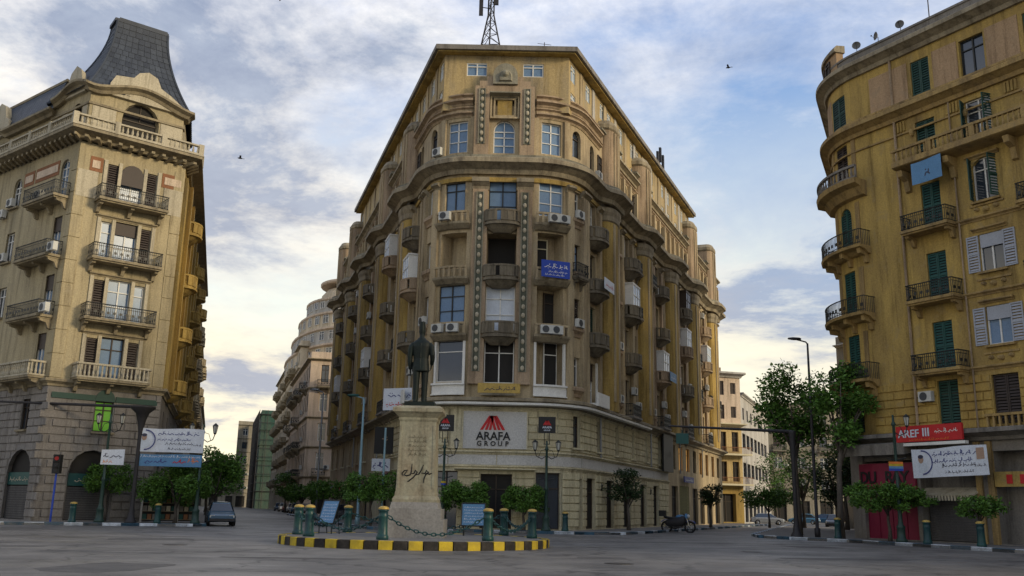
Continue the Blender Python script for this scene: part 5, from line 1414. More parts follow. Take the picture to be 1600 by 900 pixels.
# pedestal
def pedestal():
    x0, y0 = -3.62, 38.0; rz = radians(0)
    Pd = thing("statue_pedestal", "tall pale stone pedestal with carved lines and black graffiti carrying the bronze statue", "pedestal", (x0, y0, IZ), 0); Pd.scale = (.9, .9, 1)
    def blk(name, w, z0, z1, m, taper=1.):
        k = MB(); k.box((0, 0, (z0 + z1) / 2 - IZ), (w, w, z1 - z0), 0, taper); 
        return link(name, k.mesh(name, m), Pd)
    blk("step", 2.62, IZ - .02, .98, M['pedbase']); blk("step", 2.34, .98, 1.38, M['pedbase']); blk("plinth", 2.1, 1.38, 1.62, M['pedbase'], .94)
    k = MB(); 
    def ring(w, z): return [(-w / 2, -w / 2, z - IZ), (w / 2, -w / 2, z - IZ), (w / 2, w / 2, z - IZ), (-w / 2, w / 2, z - IZ)]
    k.ring_loft([ring(w, z) for w, z in ((1.92, 1.62), (1.94, 1.72), (1.86, 1.8), (1.76, 1.86), (1.74, 2.02))]); link("base_moulding", k.mesh("base_moulding", M['ped']), Pd)
    k = MB(); k.ring_loft([ring(1.7, 2.0), ring(1.6, 4.75)]); link("shaft", k.mesh("shaft", M['ped']), Pd)
    for e in (-1, 1):     # raised border of the front panel
        k = MB(); k.add([(e * .77 - .05, -.872, 2.15 - IZ), (e * .77 + .05, -.872, 2.15 - IZ), (e * .73 + .05, -.828, 4.6 - IZ), (e * .73 - .05, -.828, 4.6 - IZ), (e * .77 - .05, -.82, 2.15 - IZ), (e * .77 + .05, -.82, 2.15 - IZ), (e * .73 + .05, -.78, 4.6 - IZ), (e * .73 - .05, -.78, 4.6 - IZ)], [(0, 1, 2, 3), (1, 5, 6, 2), (4, 0, 3, 7), (3, 2, 6, 7), (0, 4, 5, 1)]); link("panel_border", k.mesh("panel_border", M['ped']), Pd)
    k = MB(); k.ring_loft([ring(w, z) for w, z in ((1.62, 4.75), (1.7, 4.82), (1.7, 4.9), (2.0, 5.05), (2.2, 5.12), (2.22, 5.26), (2.02, 5.32), (1.9, 5.36))]); link("cap_moulding", k.mesh("cap_moulding", M['ped']), Pd)
    k = MB(); k.box((0, 0, 5.46 - IZ), (1.35, 1.2, .2)); link("plinth", k.mesh("plinth", M['bronze']), Pd)
    k = MB()
    for i in range(5): script_line(k, -.38, .42, 4.1 - i * .17 - IZ, .12, 60 + i, 0)
    k.v = [(x, -.85 + (z + IZ - 2.0) / 2.75 * .05 - .012, z) for x, y, z in k.v]; link("carved_lettering", k.mesh("carved_lettering", M['carve']), Pd, kind="stuff")
    # the spray-painted word low on the shaft
    k = MB()
    def stroke(pts, r=.028): 
        P3 = [(x, -.85 + (z - 2.0) / 2.75 * .05 - .008, z - IZ) for x, z in pts]; k.tube(P3, [r * .5] + [r] * (len(pts) - 2) + [r * .5], 4)
    stroke([(-.55, 2.62), (-.6, 2.72), (-.5, 2.82), (-.36, 2.84), (-.44, 2.74), (-.5, 2.66), (-.4, 2.62), (-.24, 2.66), (-.2, 2.78), (-.18, 3.08)])
    stroke([(-.2, 2.7), (-.08, 2.72), (-.02, 2.84), (.06, 2.78), (0, 2.68), (-.12, 2.55), (-.3, 2.42), (-.36, 2.4)])
    stroke([(.0, 2.66), (.14, 2.7), (.24, 2.86), (.32, 3.06)]); stroke([(.24, 2.74), (.4, 2.72), (.46, 2.84), (.56, 2.78), (.42, 2.66), (.36, 2.5), (.36, 2.36)]); stroke([(.4, 2.74), (.6, 2.7), (.7, 2.74)])
    link("graffiti", k.mesh("graffiti", M['black']), Pd)
pedestal()

# bronze statue, seen from behind, jacket and fez
def statue():
    k = MB()
    def el(c, rx, ry, n=14, tilt=0.): return [(c[0] + rx * cos(2 * pi * i / n), c[1] + ry * sin(2 * pi * i / n), c[2] + tilt * sin(2 * pi * i / n)) for i in range(n)]
    # trousers and shoes
    for s in (-1, 1):
        k.ring_loft([el((s * .2 + (.0 if s < 0 else .02), 0 + s * .05, z), rx, ry) for z, rx, ry in ((.08, .13, .15), (.14, .145, .16), (.5, .15, .165), (.85, .165, .18), (1.2, .185, .2), (1.6, .2, .22))])
        k.ring_loft([[(s * .22 + w * cos(2 * pi * i / 10), y + s * .05, .07 + h * sin(2 * pi * i / 10)) for i in range(10)] for y, w, h in ((-.2, .05, .04), (-.14, .1, .07), (.05, .115, .075), (.25, .12, .065), (.36, .09, .045), (.4, .04, .03))])
    # jacket: hem, waist, chest, shoulders, neck
    k.ring_loft([el((0, y, z), rx, ry, 20) for z, rx, ry, y in ((1.38, .44, .3, 0), (1.42, .455, .31, 0), (1.7, .42, .28, 0), (1.95, .385, .25, 0), (2.25, .43, .28, 0), (2.5, .475, .29, -.01), (2.66, .46, .26, -.01), (2.76, .36, .21, -.01), (2.83, .2, .16, 0), (2.9, .135, .14, 0), (3.02, .125, .13, .01))])
    # head facing the square's far side (+y)
    k.ring_loft([el((0, .03 + y, z), rx, ry, 14) for z, rx, ry, y in ((2.96, .1, .11, .0), (3.04, .145, .16, .02), (3.15, .165, .19, .02), (3.25, .165, .195, .01), (3.34, .15, .175, 0), (3.4, .09, .1, 0))])
    k.add([(-.035, .24, 3.14), (.035, .24, 3.14), (0, .29, 3.13), (0, .235, 3.24)], [(0, 1, 2), (0, 2, 3), (1, 3, 2), (0, 3, 1)])
    for s in (-1, 1): k.sphere((s * .165, .02, 3.18), .05, 8, 5, (.4, .7, 1))
    k.tube([(-.08, .225, 3.1), (0, .235, 3.115), (.08, .225, 3.1)], .022, 5)
    # arms: left of picture hangs straight, the other is bent slightly forward
    def arm(pts, rs): 
        k.tube(pts, rs, 12)
    arm([(-.4, -.01, 2.62), (-.53, -.02, 2.45), (-.58, -.03, 2.1), (-.57, .0, 1.8), (-.545, .05, 1.5)], [.13, .155, .135, .12, .095])
    arm([(.4, -.01, 2.62), (.53, -.02, 2.45), (.585, -.04, 2.12), (.58, .06, 1.9), (.52, .22, 1.74)], [.13, .155, .135, .12, .095])
    def hand(c, d, side):
        c = Vector(c); d = Vector(d).normalized(); f = Vector((0, 1, 0)); f = (f - d * f.dot(d)).normalized(); u = d.cross(f)
        k.ring_loft([[c + d * a + f * (w * cos(2 * pi * i / 8)) + u * (t * sin(2 * pi * i / 8)) for i in range(8)] for a, w, t in ((-.02, .06, .045), (.06, .075, .045), (.14, .08, .04), (.17, .06, .03))])
        for j, (o, L) in enumerate(((-.055, .13), (-.02, .16), (.02, .155), (.055, .12))):
            p = c + d * .15 + f * o; cu = u * side
            k.tube([p, p + d * L * .45 + cu * .01, p + d * L * .8 + cu * .04, p + d * L + cu * .075], [.021, .02, .018, .012], 6)
        p = c + d * .04 + f * .07; k.tube([p, p + f * .05 + d * .05, p + f * .06 + d * .12 + u * side * .03], [.024, .022, .014], 6)
    hand((-.54, .06, 1.47), (0.02, .1, -1), 1); hand((.5, .25, 1.7), (-.15, .55, -.8), -1)
    # jacket detail: back seam, vents, collar, pocket flaps
    k.tube([(0, -.305, 2.6), (0, -.285, 2.1), (0, -.27, 1.95), (0, -.31, 1.45)], .012, 4)
    k.tube([(.18 * sin(a), -.0 - .165 * cos(a), 2.86 - .03 * cos(a)) for a in [(-1.9 + 3.8 * i / 10) for i in range(11)]], .035, 6)
    S = thing("statue", "bronze statue of a man in jacket and fez standing with his back turned", "statue", (-3.68, 38.0, 5.555), radians(-3))
    me = k.mesh("body", M['bronze'], True)
    b = link("body", me, S)
    r = b.modifiers.new("remesh", 'REMESH'); r.mode = 'VOXEL'; r.voxel_size = .022; r.use_smooth_shade = True
    sm = b.modifiers.new("smooth", 'SMOOTH'); sm.iterations = 3; sm.factor = .5
    f = MB(); f.lathe([(.165, 3.3), (.168, 3.33), (.15, 3.6), (.14, 3.62), (.02, 3.63)], 16, (0, .02, 0)); f.tube([(0, .02, 3.63), (.06, -.03, 3.64), (.13, -.1, 3.55), (.14, -.12, 3.4)], .012, 5)
    link("fez", f.mesh("fez", M['bronze'], False), S)
    S.scale = (.80, .86, .93)
statue()

# bollards and chains
def bollard_parts():
    k = MB(); k.lathe([(.2, 0), (.22, .02), (.22, .12), (.195, .16), (.18, .2), (.165, .75), (.175, .78), (.18, .84), (.165, .88), (.16, .98), (.19, 1.0), (.195, 1.05)], 14)
    c = MB(); c.lathe([(.195, 1.05), (.2, 1.08), (.17, 1.13), (.1, 1.16), (.02, 1.17)], 14)
    return k.mesh("bollard_body", M['bollard'], True), c.mesh("cap", M['gold'], True)
BB, BC = bollard_parts()
def bollard(x, y, z, label, group, sc=1.0):
    t = link("bollard", BB, None, (x, y, z)); t.scale = (sc, sc, sc); tag(t, label, "bollard", group)
    link("cap", BC, t); return t
G1 = "green bollards around the island"
ring = [(-8.3, 38.2, "bollard at the far left rim of the island, half behind its neighbour"), (-7.45, 36.2, "second bollard at the left rim of the island, beside its twin"), (-4.43, 34.3, "bollard standing in front of the left pedestal edge, the largest one"),
        (-.7, 35.3, "front right island bollard, nearest the blue display board"), (1.02, 39.3, "rightmost bollard on the island"), (-.14, 42.3, "bollard at the back of the island, between the two front right ones"), (-7.0, 42.2, "bollard at the back of the island, left of the pedestal")]
for x, y, lb in ring: bollard(x, y, IZ - .015, "green gold-capped " + lb, G1)
def chain(a, b, label, sag=.42, zt=IZ + .8):
    k = MB(); A, Bv = Vector((a[0], a[1], zt)), Vector((b[0], b[1], zt)); d = (Bv - A); L = d.length; d.normalize(); A += d * .17; Bv -= d * .17
    n = max(6, int(L / .17)); side = Vector((-d.y, d.x, 0))
    pt = lambda f: A.lerp(Bv, f) - Vector((0, 0, sag * 4 * f * (1 - f)))
    for i in range(n):
        p, q = pt(i / n), pt((i + 1) / n); m = (p + q) / 2; t = (q - p); hl = t.length * .62; t.normalize(); w = side if i % 2 else t.cross(side)
        k.tube([m + t * hl * cos(2 * pi * j / 8) + w * .055 * sin(2 * pi * j / 8) for j in range(9)], .024, 5, cap=False)
    o = link("chain", k.mesh("chain", M['bollard'])); tag(o, label, "chain", "chains between the island bollards")
chain(ring[1], ring[2], "sagging green chain left of the pedestal's front corner", .5)
chain(ring[2], ring[3], "sagging green chain crossing in front of the pedestal base", .62)
chain(ring[3], ring[4], "green chain between the two front right island bollards", .5)
chain(ring[4], ring[5], "short green chain at the right rear rim of the island", .4)
chain(ring[6], ring[0], "green chain at the left rear rim of the island", .5)
chain(ring[0], ring[1], "short green chain between the paired left bollards", .25)
chain(ring[5], ring[6], "green chain along the back of the island behind the pedestal", .6)

# slanted display boards on the island
def display_board(x, y, rz, label, lean):
    t = thing("display_board", label, "display board", (x, y, IZ - .02), rz, "display boards on the island")
    k = MB(); h = 1.0; k.add([(-.48, 0, .42), (.48, 0, .42), (.48, lean, 1.35), (-.48, lean, 1.35), (-.48, .05, .42), (.48, .05, .42), (.48, lean + .05, 1.35), (-.48, lean + .05, 1.35)], [(0, 1, 2, 3), (7, 6, 5, 4), (0, 4, 5, 1), (1, 5, 6, 2), (2, 6, 7, 3), (3, 7, 4, 0)])
    link("panel", k.mesh("panel", M['ltblue']), t)
    k = MB()
    for i in range(6):
        f = .15 + i * .13; script_line(k, -.4, .4, f, .07, 90 + i)
    k.v = [(px, lean * pz - .01, .42 + pz * .93) for px, py, pz in k.v]; link("lettering", k.mesh("lettering", M['banner']), t, kind="stuff")
    for e in (-.4, .4):
        k = MB(); k.tube([(e, .02, .45), (e, .02, 0)], .025, 6); k.tube([(e, lean * .8, 1.1), (e, .45, 0)], .02, 6); link("leg", k.mesh("leg", M['iron']), t)
    k = MB()
    for a, b in (((-.5, .42), (.5, .42)), ((-.5, 1.35), (.5, 1.35)), ((-.5, .42), (-.5, 1.35)), ((.5, .42), (.5, 1.35))):
        k.tube([(a[0], lean * (a[1] - .42) / .93, a[1]), (b[0], lean * (b[1] - .42) / .93, b[1])], .03, 5)
    link("frame", k.mesh("frame", M['iron']), t)
display_board(-1.45, 40.8, 0, "tilted light blue display board right of the statue pedestal", .3)
display_board(-7.55, 39.9, -.7, "tilted pale blue display board behind the paired left bollards", .3)

# ------------------------------------------------------------------ street lighting, masts
def lantern(k, c):
    k.mat(M['iron']); k.lathe([(.02, .62), (.06, .58), (.17, .48), (.19, .45), (.02, .44)], 8, c); k.lathe([(.02, -.1), (.07, -.06), (.1, 0), (.06, .02)], 8, c)
    for i in range(6):
        a = 2 * pi * i / 6; k.tube([(c[0] + .09 * cos(a), c[1] + .09 * sin(a), c[2]), (c[0] + .17 * cos(a), c[1] + .17 * sin(a), c[2] + .46)], .012, 4)
    k.mat(M['lampglass']); k.lathe([(.08, 0), (.155, .44)], 6, c)
def lamppost(x, y, label, h=5.3, sign=True, arms=2, z0=.14):
    t = thing("lamp_post", label, "lamp post", (x, y, z0), 0, "ornate green lamp posts")
    k = MB(); k.lathe([(.3, 0), (.3, .12), (.22, .2), (.2, .7), (.24, .76), (.14, .9), (.11, 1.1), (.1, 2.4), (.13, 2.45), (.13, 2.55), (.085, 2.65), (.07, h - .5), (.11, h - .45), (.11, h - .35), (.06, h - .25), (.05, h + .1)], 12); link("pole", k.mesh("pole", M['polegreen'], True), t)
    for s in ((-1, 1) if arms == 2 else (1,)):
        k = MB(); pts = [(0, 0, h - .8), (s * .3, 0, h - 1.0), (s * .62, 0, h - .85), (s * .72, 0, h - .55)]; k.tube(pts, .03, 6); k.tube([(0, 0, h - .4), (s * .35, 0, h - .5), (s * .5, 0, h - .9)], .018, 5); a = link("arm", k.mesh("arm", M['iron']), t)
        k = MB(); lantern(k, (s * .72, 0, h - .45)); link("lantern", k.mesh("lantern"), a)
    k = MB(); k.tube([(-.5, 0, h - 2.2), (0, 0, h - 2.3), (.55, 0, h - 2.15)], .03, 5); link("crossbar", k.mesh("crossbar", M['iron']), t)
    if sign:
        k = MB(); 
        for e in (-.16, .16): k.tube([(e, 0, h - .1), (e, 0, h + .6)], .025, 5)
        k.box((0, 0, h - .1), (.4, .06, .05)); link("bracket", k.mesh("bracket", M['iron']), t)
        k = MB(); k.box((0, 0, h + 1.08), (1.06, .16, 1.0)); sg = link("sign_box", k.mesh("sign_box", M['black']), t)
        me = logo_mesh(.52); link("logo", me, sg, (0, -.085, h + 1.05))
        me = cached('smallarafa', lambda: text_mesh("ARAFA", .19, .004, M['banner'])); link("lettering", me, sg, (0, -.085, h + .86))
        me = cached('smallgroup', lambda: text_mesh("GROUP", .12, .004, M['banner'])); link("lettering", me, sg, (0, -.085, h + .7))
    k = MB()
    for z, m in ((2.72, 'yellow'), (2.6, 'blue')): k.mat(M[m]); k.lathe([(.15, z), (.15, z + .11)], 10)
    if sign and x < 0: link("flag_band", k.mesh("flag_band"), t)
    return t
def logo_mesh(w):
    """red trapezoid cut into slanting strokes"""
    k = MB(); h = w * .56; d = .012
    def bar(x0, x1, b0, b1): k.add([(x0, -y, 0) for y in (0, d)] + [(x1, -y, 0) for y in (0, d)] + [(b1, -y, h) for y in (0, d)] + [(b0, -y, h) for y in (0, d)], [(1, 3, 5, 7), (0, 2, 4, 6)[::-1], (0, 1, 7, 6), (2, 4, 5, 3)[::1], (6, 7, 5, 4), (0, 2, 3, 1)])
    u = w / 2
    bar(-u, -u * .76, -u * .3, -u * .08)
    bar(-u * .62, -u * .4, -u * .12 - u * .08, u * .0)
    bar(-u * .3, -u * .1, -u * .06, u * .1)
    bar(u * .1, u * .32, -u * .22, -u * .02) 
    bar(u * .42, u * .64, u * .0, u * .2)
    bar(u * .74, u, u * .1, u * .34)
    return k.mesh("logo", M['red'])
lamppost(2.35, 58.2, "green lamp post with a black logo box standing right of the bank entrance")
lamppost(-3.95, 58.2, "green lamp post with black logo box close beside the pedestal's right edge")
lamppost(-18.9, 58.2, "green lamp post with lanterns beside the parked blue car, no sign box", 5.9, False)
lamppost(-24.2, 57.0, "dark lamp post in front of the green-lit window, no sign box", 6.3, False)
RPOST = lamppost(20.6, 50.2, "green lamp post with rainbow cloth rising behind the clipped tree by the pink shop", 6.5, False, 1)
k = MB()
for i, m in enumerate(('orange', 'yellow', 'ltblue', 'blue')): k.mat(M[m]); k.box((-.1, -.2, 4.2 - i * .12), (.75, .03, .118), 0)
tag(link("striped_cloth", k.mesh("striped_cloth"), None, (20.6, 50.2, 0.0)), "small rainbow-striped cloth tied to the post above the clipped tree", "flag")

def mast(x, y, h, arm, label, flare=.75, q=1.):
    t = thing("signal_mast", label, "signal mast", (x, y, .14), 0, "signal masts with long arms")
    k = MB(); k.lathe([(.5 * q, 0), (.48 * q, .08), (.3 * q, .3), (.2 * q, .8), (.17 * q, 1.2), (.16 * q, h - 1.9), (.2 * q, h - 1.5), ((.16 + .25 * flare) * q, h - .9), ((.1 + .6 * flare) * q, h - .45), (flare, h - .15), (flare, h - .05), (.1, h)], 14); link("pole", k.mesh("pole", M['steel'], True), t)
    k = MB(); k.tube([(0, 0, h - .08), (-arm * .5, 0, h + .02), (-arm, 0, h + .12)], [.1, .08, .055], 8); link("arm", k.mesh("arm", M['steel']), t)
    return t
mast(-22.4, 57.2, 6.95, 10.5, "dark mast with funnel-shaped top and long arm reaching out of the left edge", .75, .72)
RM = mast(17.0, 56.4, 6.2, 7.4, "dark mast by the slim trees with long arm reaching towards the ochre block", .24, .75)
k = MB(); k.box((0, 0, 0), (.75, .06, .62)); k.tube([(0, 0, .3), (0, 0, .5)], .03, 5)
tag(link("road_sign", k.mesh("road_sign", M['teal']), None, (10.4, 56.4, 5.72)), "small teal sign hanging from the end of the right mast's arm", "road sign")
k = MB(); k.box((0, 0, .55), (.42, .35, 1.1)); 
sg = link("traffic_light", k.mesh("traffic_light", M['black']), None, (-26.6, 56.0, 2.9)); tag(sg, "black traffic light on a blue post at the left pavement edge", "traffic light")
for i, m in enumerate(('taillight', 'steel', 'steel')):
    k = MB(); k.lathe([(.12, 0), (.13, .03), (.02, .031)], 10); o = link("lens", k.mesh("lens", M[m]), sg, (0, -.17, .88 - i * .34)); o.rotation_euler = (pi / 2, 0, 0)
    k = MB(); k.box((0, -.26, 1.03 - i * .34), (.3, .2, .03)); link("visor", k.mesh("visor", M['black']), sg)
k = MB(); k.tube([(0, 0, -2.76), (0, 0, 0)], .06, 8); link("post", k.mesh("post", M['blue']), sg)
def street_lamp(x, y, h, label, d, rz, m, headm):
    t = thing("street_lamp", label, "street lamp", (x, y, .14), rz)
    k = MB(); k.lathe([(.17, 0), (.17, .5), (.1, .55), (.09, h * .6), (.06, h)], 10); link("pole", k.mesh("pole", m, True), t)
    k = MB(); k.tube([(0, 0, h - .05), (-.1, 0, h + .08), (-d * .6, 0, h + .16), (-d, 0, h + .22)], .045, 6); a = link("arm", k.mesh("arm", m), t)
    k = MB(); k.ring_loft([[(-d + .35 - q, w * cos(2 * pi * i / 8), h + .26 + g * sin(2 * pi * i / 8)) for i in range(8)] for q, w, g in ((0, .05, .05), (.1, .12, .09), (.5, .16, .1), (.8, .12, .06), (.85, .03, .02))]); link("lamp_head", k.mesh("lamp_head", headm, True), a)
street_lamp(18.35, 56.8, 11.6, "tall dark street lamp rising above the slim trees beside the yellow block", .75, .1, M['steel'], M['steel'])
street_lamp(-10.3, 66, 8.6, "pale blue street lamp with turquoise head left of the statue pedestal", .7, 0, M['pale_pole'], M['teal'])
street_lamp(-16.0, 80, 10.6, "thin grey street lamp in front of the pink street house", .7, 0, M['metal'], M['metal'])
k = MB(); k.tube([(0, 0, 0), (0, 0, 6.4)], .07, 8); k.lathe([(.16, 0), (.16, .3), (.07, .35)], 8)
tag(link("pole", k.mesh("pole", M['pale_pole']), None, (-8.3, 63.2, .14)), "bare pale blue pole just left of the pedestal, in front of the corner block", "pole")

# ------------------------------------------------------------------ signs and banners
def place(P, s, d, z): p = P.xy(s, d); return (p.x, p.y, z), P.ang(s)
# the big wall sign
loc, rz = place(CP, -.15, .1, 6.27)
SG = thing("wall_sign", "large white sign with red logo and black ARAFA GROUP letters above the entrance", "sign", loc, rz)
k = MB(); k.box((0, 0, 0), (4.05, .12, 2.36)); link("panel", k.mesh("panel", M['plaque']), SG)
for e in (-1, 1):
    k = MB(); k.box((e * 2.06, -.01, 0), (.08, .16, 2.4)); link("edge_trim", k.mesh("edge_trim", M['limestone']), SG)
link("logo", logo_mesh(1.62), SG, (-.15, -.065, .0))
link("lettering", text_mesh("ARAFA", .72, .02, M['black']), SG, (-.1, -.085, -.62))
for i, ch in enumerate("GROUP"): link("lettering", text_mesh(ch, .44, .03, M['black']), SG, (-.98 + i * .44, -.085, -1.0))
for i in (0, 1):
    k = SG.children
for o in list(SG.children):
    if o.name.startswith("lettering") and o.location.z > -.8: o.scale = (.98, 1, 1)
def board(name, label, cat, P, s, d, z, w, h, m, ink, seed, lines, th=.06, tilt=0., frame=None, top=None, yaw=0.):
    loc, rz = place(P, s, d, z); t = thing(name, label, cat, loc, rz + yaw); t.rotation_euler = (0, tilt, rz + yaw)
    n = 12; k = MB()
    if th < .03:   # cloth: a gentle ripple
        xs = [-w / 2 + w * i / n for i in range(n + 1)]; f = lambda x: .05 * sin(x * 2.3 + seed) 
        k.ring_loft([[(x, f(x) , -h / 2), (x, f(x), h / 2 + .03 * sin(x * 1.7)), (x, f(x) + .012, h / 2 + .03 * sin(x * 1.7)), (x, f(x) + .012, -h / 2)] for x in xs])
    else: k.box((0, 0, 0), (w, th, h)); f = lambda x: -th / 2
    link("panel", k.mesh("panel", m), t)
    for (m2, ls) in lines:
        k = MB()
        for i, (x0, x1, zz, hh) in enumerate(ls): script_line(k, x0 * w, x1 * w, zz * h, hh * h, seed * 7 + i + int(zz * 100), 0)
        k.v = [(x, f(x) - .012, z_) for x, y, z_ in k.v]; link("lettering", k.mesh("lettering", m2), t, kind="stuff")
    return t, f
def portrait(t, f, x, z, r, w):
    """printed head-and-shoulders photograph inside a dark arc"""
    def disc(c, rx, rz_, m, off, name="portrait_print"):
        k = MB(); k.add([(c[0] + rx * cos(2 * pi * i / 16), f(c[0]) - off, c[1] + rz_ * sin(2 * pi * i / 16)) for i in range(16)], [tuple(range(16))]); link(name, k.mesh(name, m), t)
    k = MB(); n = 14
    k.add([(x + (r + e) * cos(-pi / 2 + pi * i / n), f(x) - .03, z + (r + e) * sin(-pi / 2 + pi * i / n)) for e in (0, .07) for i in range(n + 1)], [(i, i + 1, n + 2 + i, n + 1 + i) for i in range(n)]); link("printed_arc", k.mesh("printed_arc", M['inkblue']), t)
    disc((x - .05, z - r * .42), r * .62, r * .5, M['curtain'], .016); disc((x - .05, z + r * .28), r * .27, r * .36, M['skin'], .02); disc((x - .05, z + r * .52), r * .28, r * .18, M['inkdark'], .023)
BL = [(M['inkblue'], [(-.22, .42, .24, .17), (-.22, .3, .0, .14)]), (M['inkdark'], [(-.1, .34, -.16, .13), (-.05, .3, -.38, .1), (.32, .47, -.2, .09)])]
LS = Path([(-22.5, 57.3), (-18.7, 58.0)])
t, f = board("banner", "upper white cloth banner with portrait hung between mast and lamp post", "banner", LS, 1.95, .12, 5.05, 3.75, 1.42, M['banner'], None, 3, BL, .02)
portrait(t, f, -1.55, .0, .55, 1)
t, f = board("banner", "lower blue and white banner with coloured letters sagging behind the tree tops", "banner", LS, 1.95, .1, 3.85, 3.7, .72, M['ltblue'], None, 5, [(M['banner'], [(-.47, .47, .26, .2)]), (M['inkblue'], [(-.4, -.05, -.2, .4)]), (M['red'], [(.05, .25, -.2, .4)]), (M['orange'], [(.28, .45, -.1, .4)])], .02)
t, f = board("banner", "small white printed banner between the dark lamp post and the mast", "banner", Path([(-24.6, 56.6), (-22.6, 57.1)]), .9, .1, 3.95, 1.3, .9, M['banner'], None, 8, [(M['inkdark'], [(-.4, .4, .0, .3)]), (M['orange'], [(-.4, .0, -.35, .2)])], .02)
t, f = board("banner", "white cloth banner with portrait below the red sign on the yellow block", "banner", RP, 2.75, 1.35, 4.25, 4.3, 1.5, M['banner'], None, 11, BL, .02, tilt=radians(-1.5))
portrait(t, f, -1.6, .05, .58, 1)
k = MB(); k.add([(x, f(1.8) - .02, z) for x, z in ((1.55, .05), (2.0, .05), (2.0, .62), (1.55, .62))], [(0, 1, 2, 3)]); link("portrait_print", k.mesh("portrait_print", M['skin']), t)
t, f = board("shop_sign", "long red sign lettered AREF III over the shop canopy", "sign", RP, 1.5, 1.05, 5.82, 3.95, .86, M['red'], None, 13, [(M['white'], [(.1, .44, .02, .26)]), (M['orange'], [(-.3, .3, -.42, .14)])], .14)
link("lettering", text_mesh("AREF", .58, .01, M['banner']), t, (-1.18, -.09, -.18)); link("lettering", text_mesh("III", .62, .01, M['banner']), t, (-.12, -.09, -.16))
k = MB(); k.box((0, 0, 0), (3.9, .3, .16)); tag(link("sign_light", k.mesh("sign_light", M['white']), None, *place(RP, 1.7, 1.05, 5.25)), "white strip lamp housing right below the red sign", "lamp")
t, f = board("cloth_banner", "light blue cloth with dark emblem tied under the long stone balcony", "banner", RP, 2.65, .98, 20.4, 1.9, 1.3, M['ltblue'], None, 2, [(M['inkdark'], [(-.08, .1, -.2, .35)])], .02)
t, f = board("balcony_banner", "blue banner with white script hung on a balcony of the rounded corner", "banner", CP, 3.4, .72, 16.85, 2.05, 1.15, M['blue'], None, 17, [(M['white'], [(-.42, .42, .08, .26), (-.3, .4, -.2, .14), (-.4, .3, -.38, .12)])], .05)
board("name_board", "small tan name board with script above the white wall sign", "sign", CP, .05, .95, 8.85, 2.7, .62, M['gold'], None, 19, [(M['inkdark'], [(-.38, .38, -.2, .45)])], .1)
board("balcony_banner", "white and pink banner on a balcony of the ochre block's right side", "banner", CP, 8.5, 1.3, 16.75, 2.3, .8, M['banner'], None, 23, [(M['red'], [(-.4, .4, -.15, .35)])], .04)
board("balcony_banner", "pale blue banner far along the ochre block's right side", "banner", CP, 28.0, 1.3, 12.9, 2.4, .8, M['ltblue'], None, 25, [(M['banner'], [(-.4, .4, -.15, .35)])], .04)
board("hoarding", "big black advertising board on the ochre block's right side near the arm sign", "sign", CP, 29.2, .4, 6.4, 3.6, 3.2, M['black'], None, 29, [(M['steel'], [(-.3, .3, -.1, .2)])], .15)
board("shop_sign", "purple-blue shop name strip above the olive shutter", "sign", CP, 38, .35, 4.4, 4.2, .55, M['inkblue'], None, 31, [(M['banner'], [(-.4, .4, -.2, .45)])], .1)
k = MB()
for i in range(26): k.box((0, 0, .1 + i * .14), (4.1, .05 + .02 * (i % 2), .125))
tag(link("rolling_gate", k.mesh("rolling_gate", M['olive']), None, *place(CP, 37.5, -.05, .2)), "olive rolling gate of a shop in the ochre block", "gate")
# signs along the left flank of the block
board("shop_sign", "white shop sign with blue strokes projecting over the left street", "sign", CP, -14.5, 1.0, 4.35, 1.35, .9, M['banner'], None, 33, [(M['inkblue'], [(-.42, .42, -.2, .5)])], .12, yaw=radians(72))
board("hoarding", "dark poster board with face above the white shop sign", "sign", CP, -15.5, .7, 6.2, 1.4, 2.0, M['black'], None, 35, [(M['skin'], [(-.1, .2, .0, .2)])], .12, yaw=radians(72))
board("banner", "pale printed banner fixed to the left flank cornice near the statue's feet", "banner", CP, -8.6, 1.0, 8.6, 2.4, 1.5, M['banner'], None, 37, [(M['inkblue'], [(-.4, .4, .1, .25)]), (M['red'], [(-.4, .4, -.3, .2)])], .05, yaw=radians(50))
def awning(s, w, m, label, z=3.6):
    loc, rz = place(CP, s, .1, z); t = thing("shop_awning", label, "awning", loc, rz, "awnings along the left flank")
    k = MB(); k.add([(-w / 2, 0, 0), (w / 2, 0, 0), (w / 2, -1.6, -.7), (-w / 2, -1.6, -.7), (w / 2, -1.6, -.95), (-w / 2, -1.6, -.95)], [(0, 3, 2, 1), (3, 5, 4, 2)]); link("canopy", k.mesh("canopy", m), t)
    for e in (-1, 1):
        k = MB(); k.tube([(e * w / 2, 0, -.9), (e * w / 2, -1.55, -.75)], .025, 5); link("arm", k.mesh("arm", M['iron']), t)
awning(-17.5, 3.6, M['pink'], "dark red awning nearest the statue on the left flank", 3.9)
awning(-33, 3.4, M['red'], "bright red awning midway along the left flank", 3.7)
awning(-43, 3.4, M['banner'], "white awning between two red ones on the left flank", 3.6)
awning(-48, 3.4, M['red'], "red awning far down the left flank", 3.6)

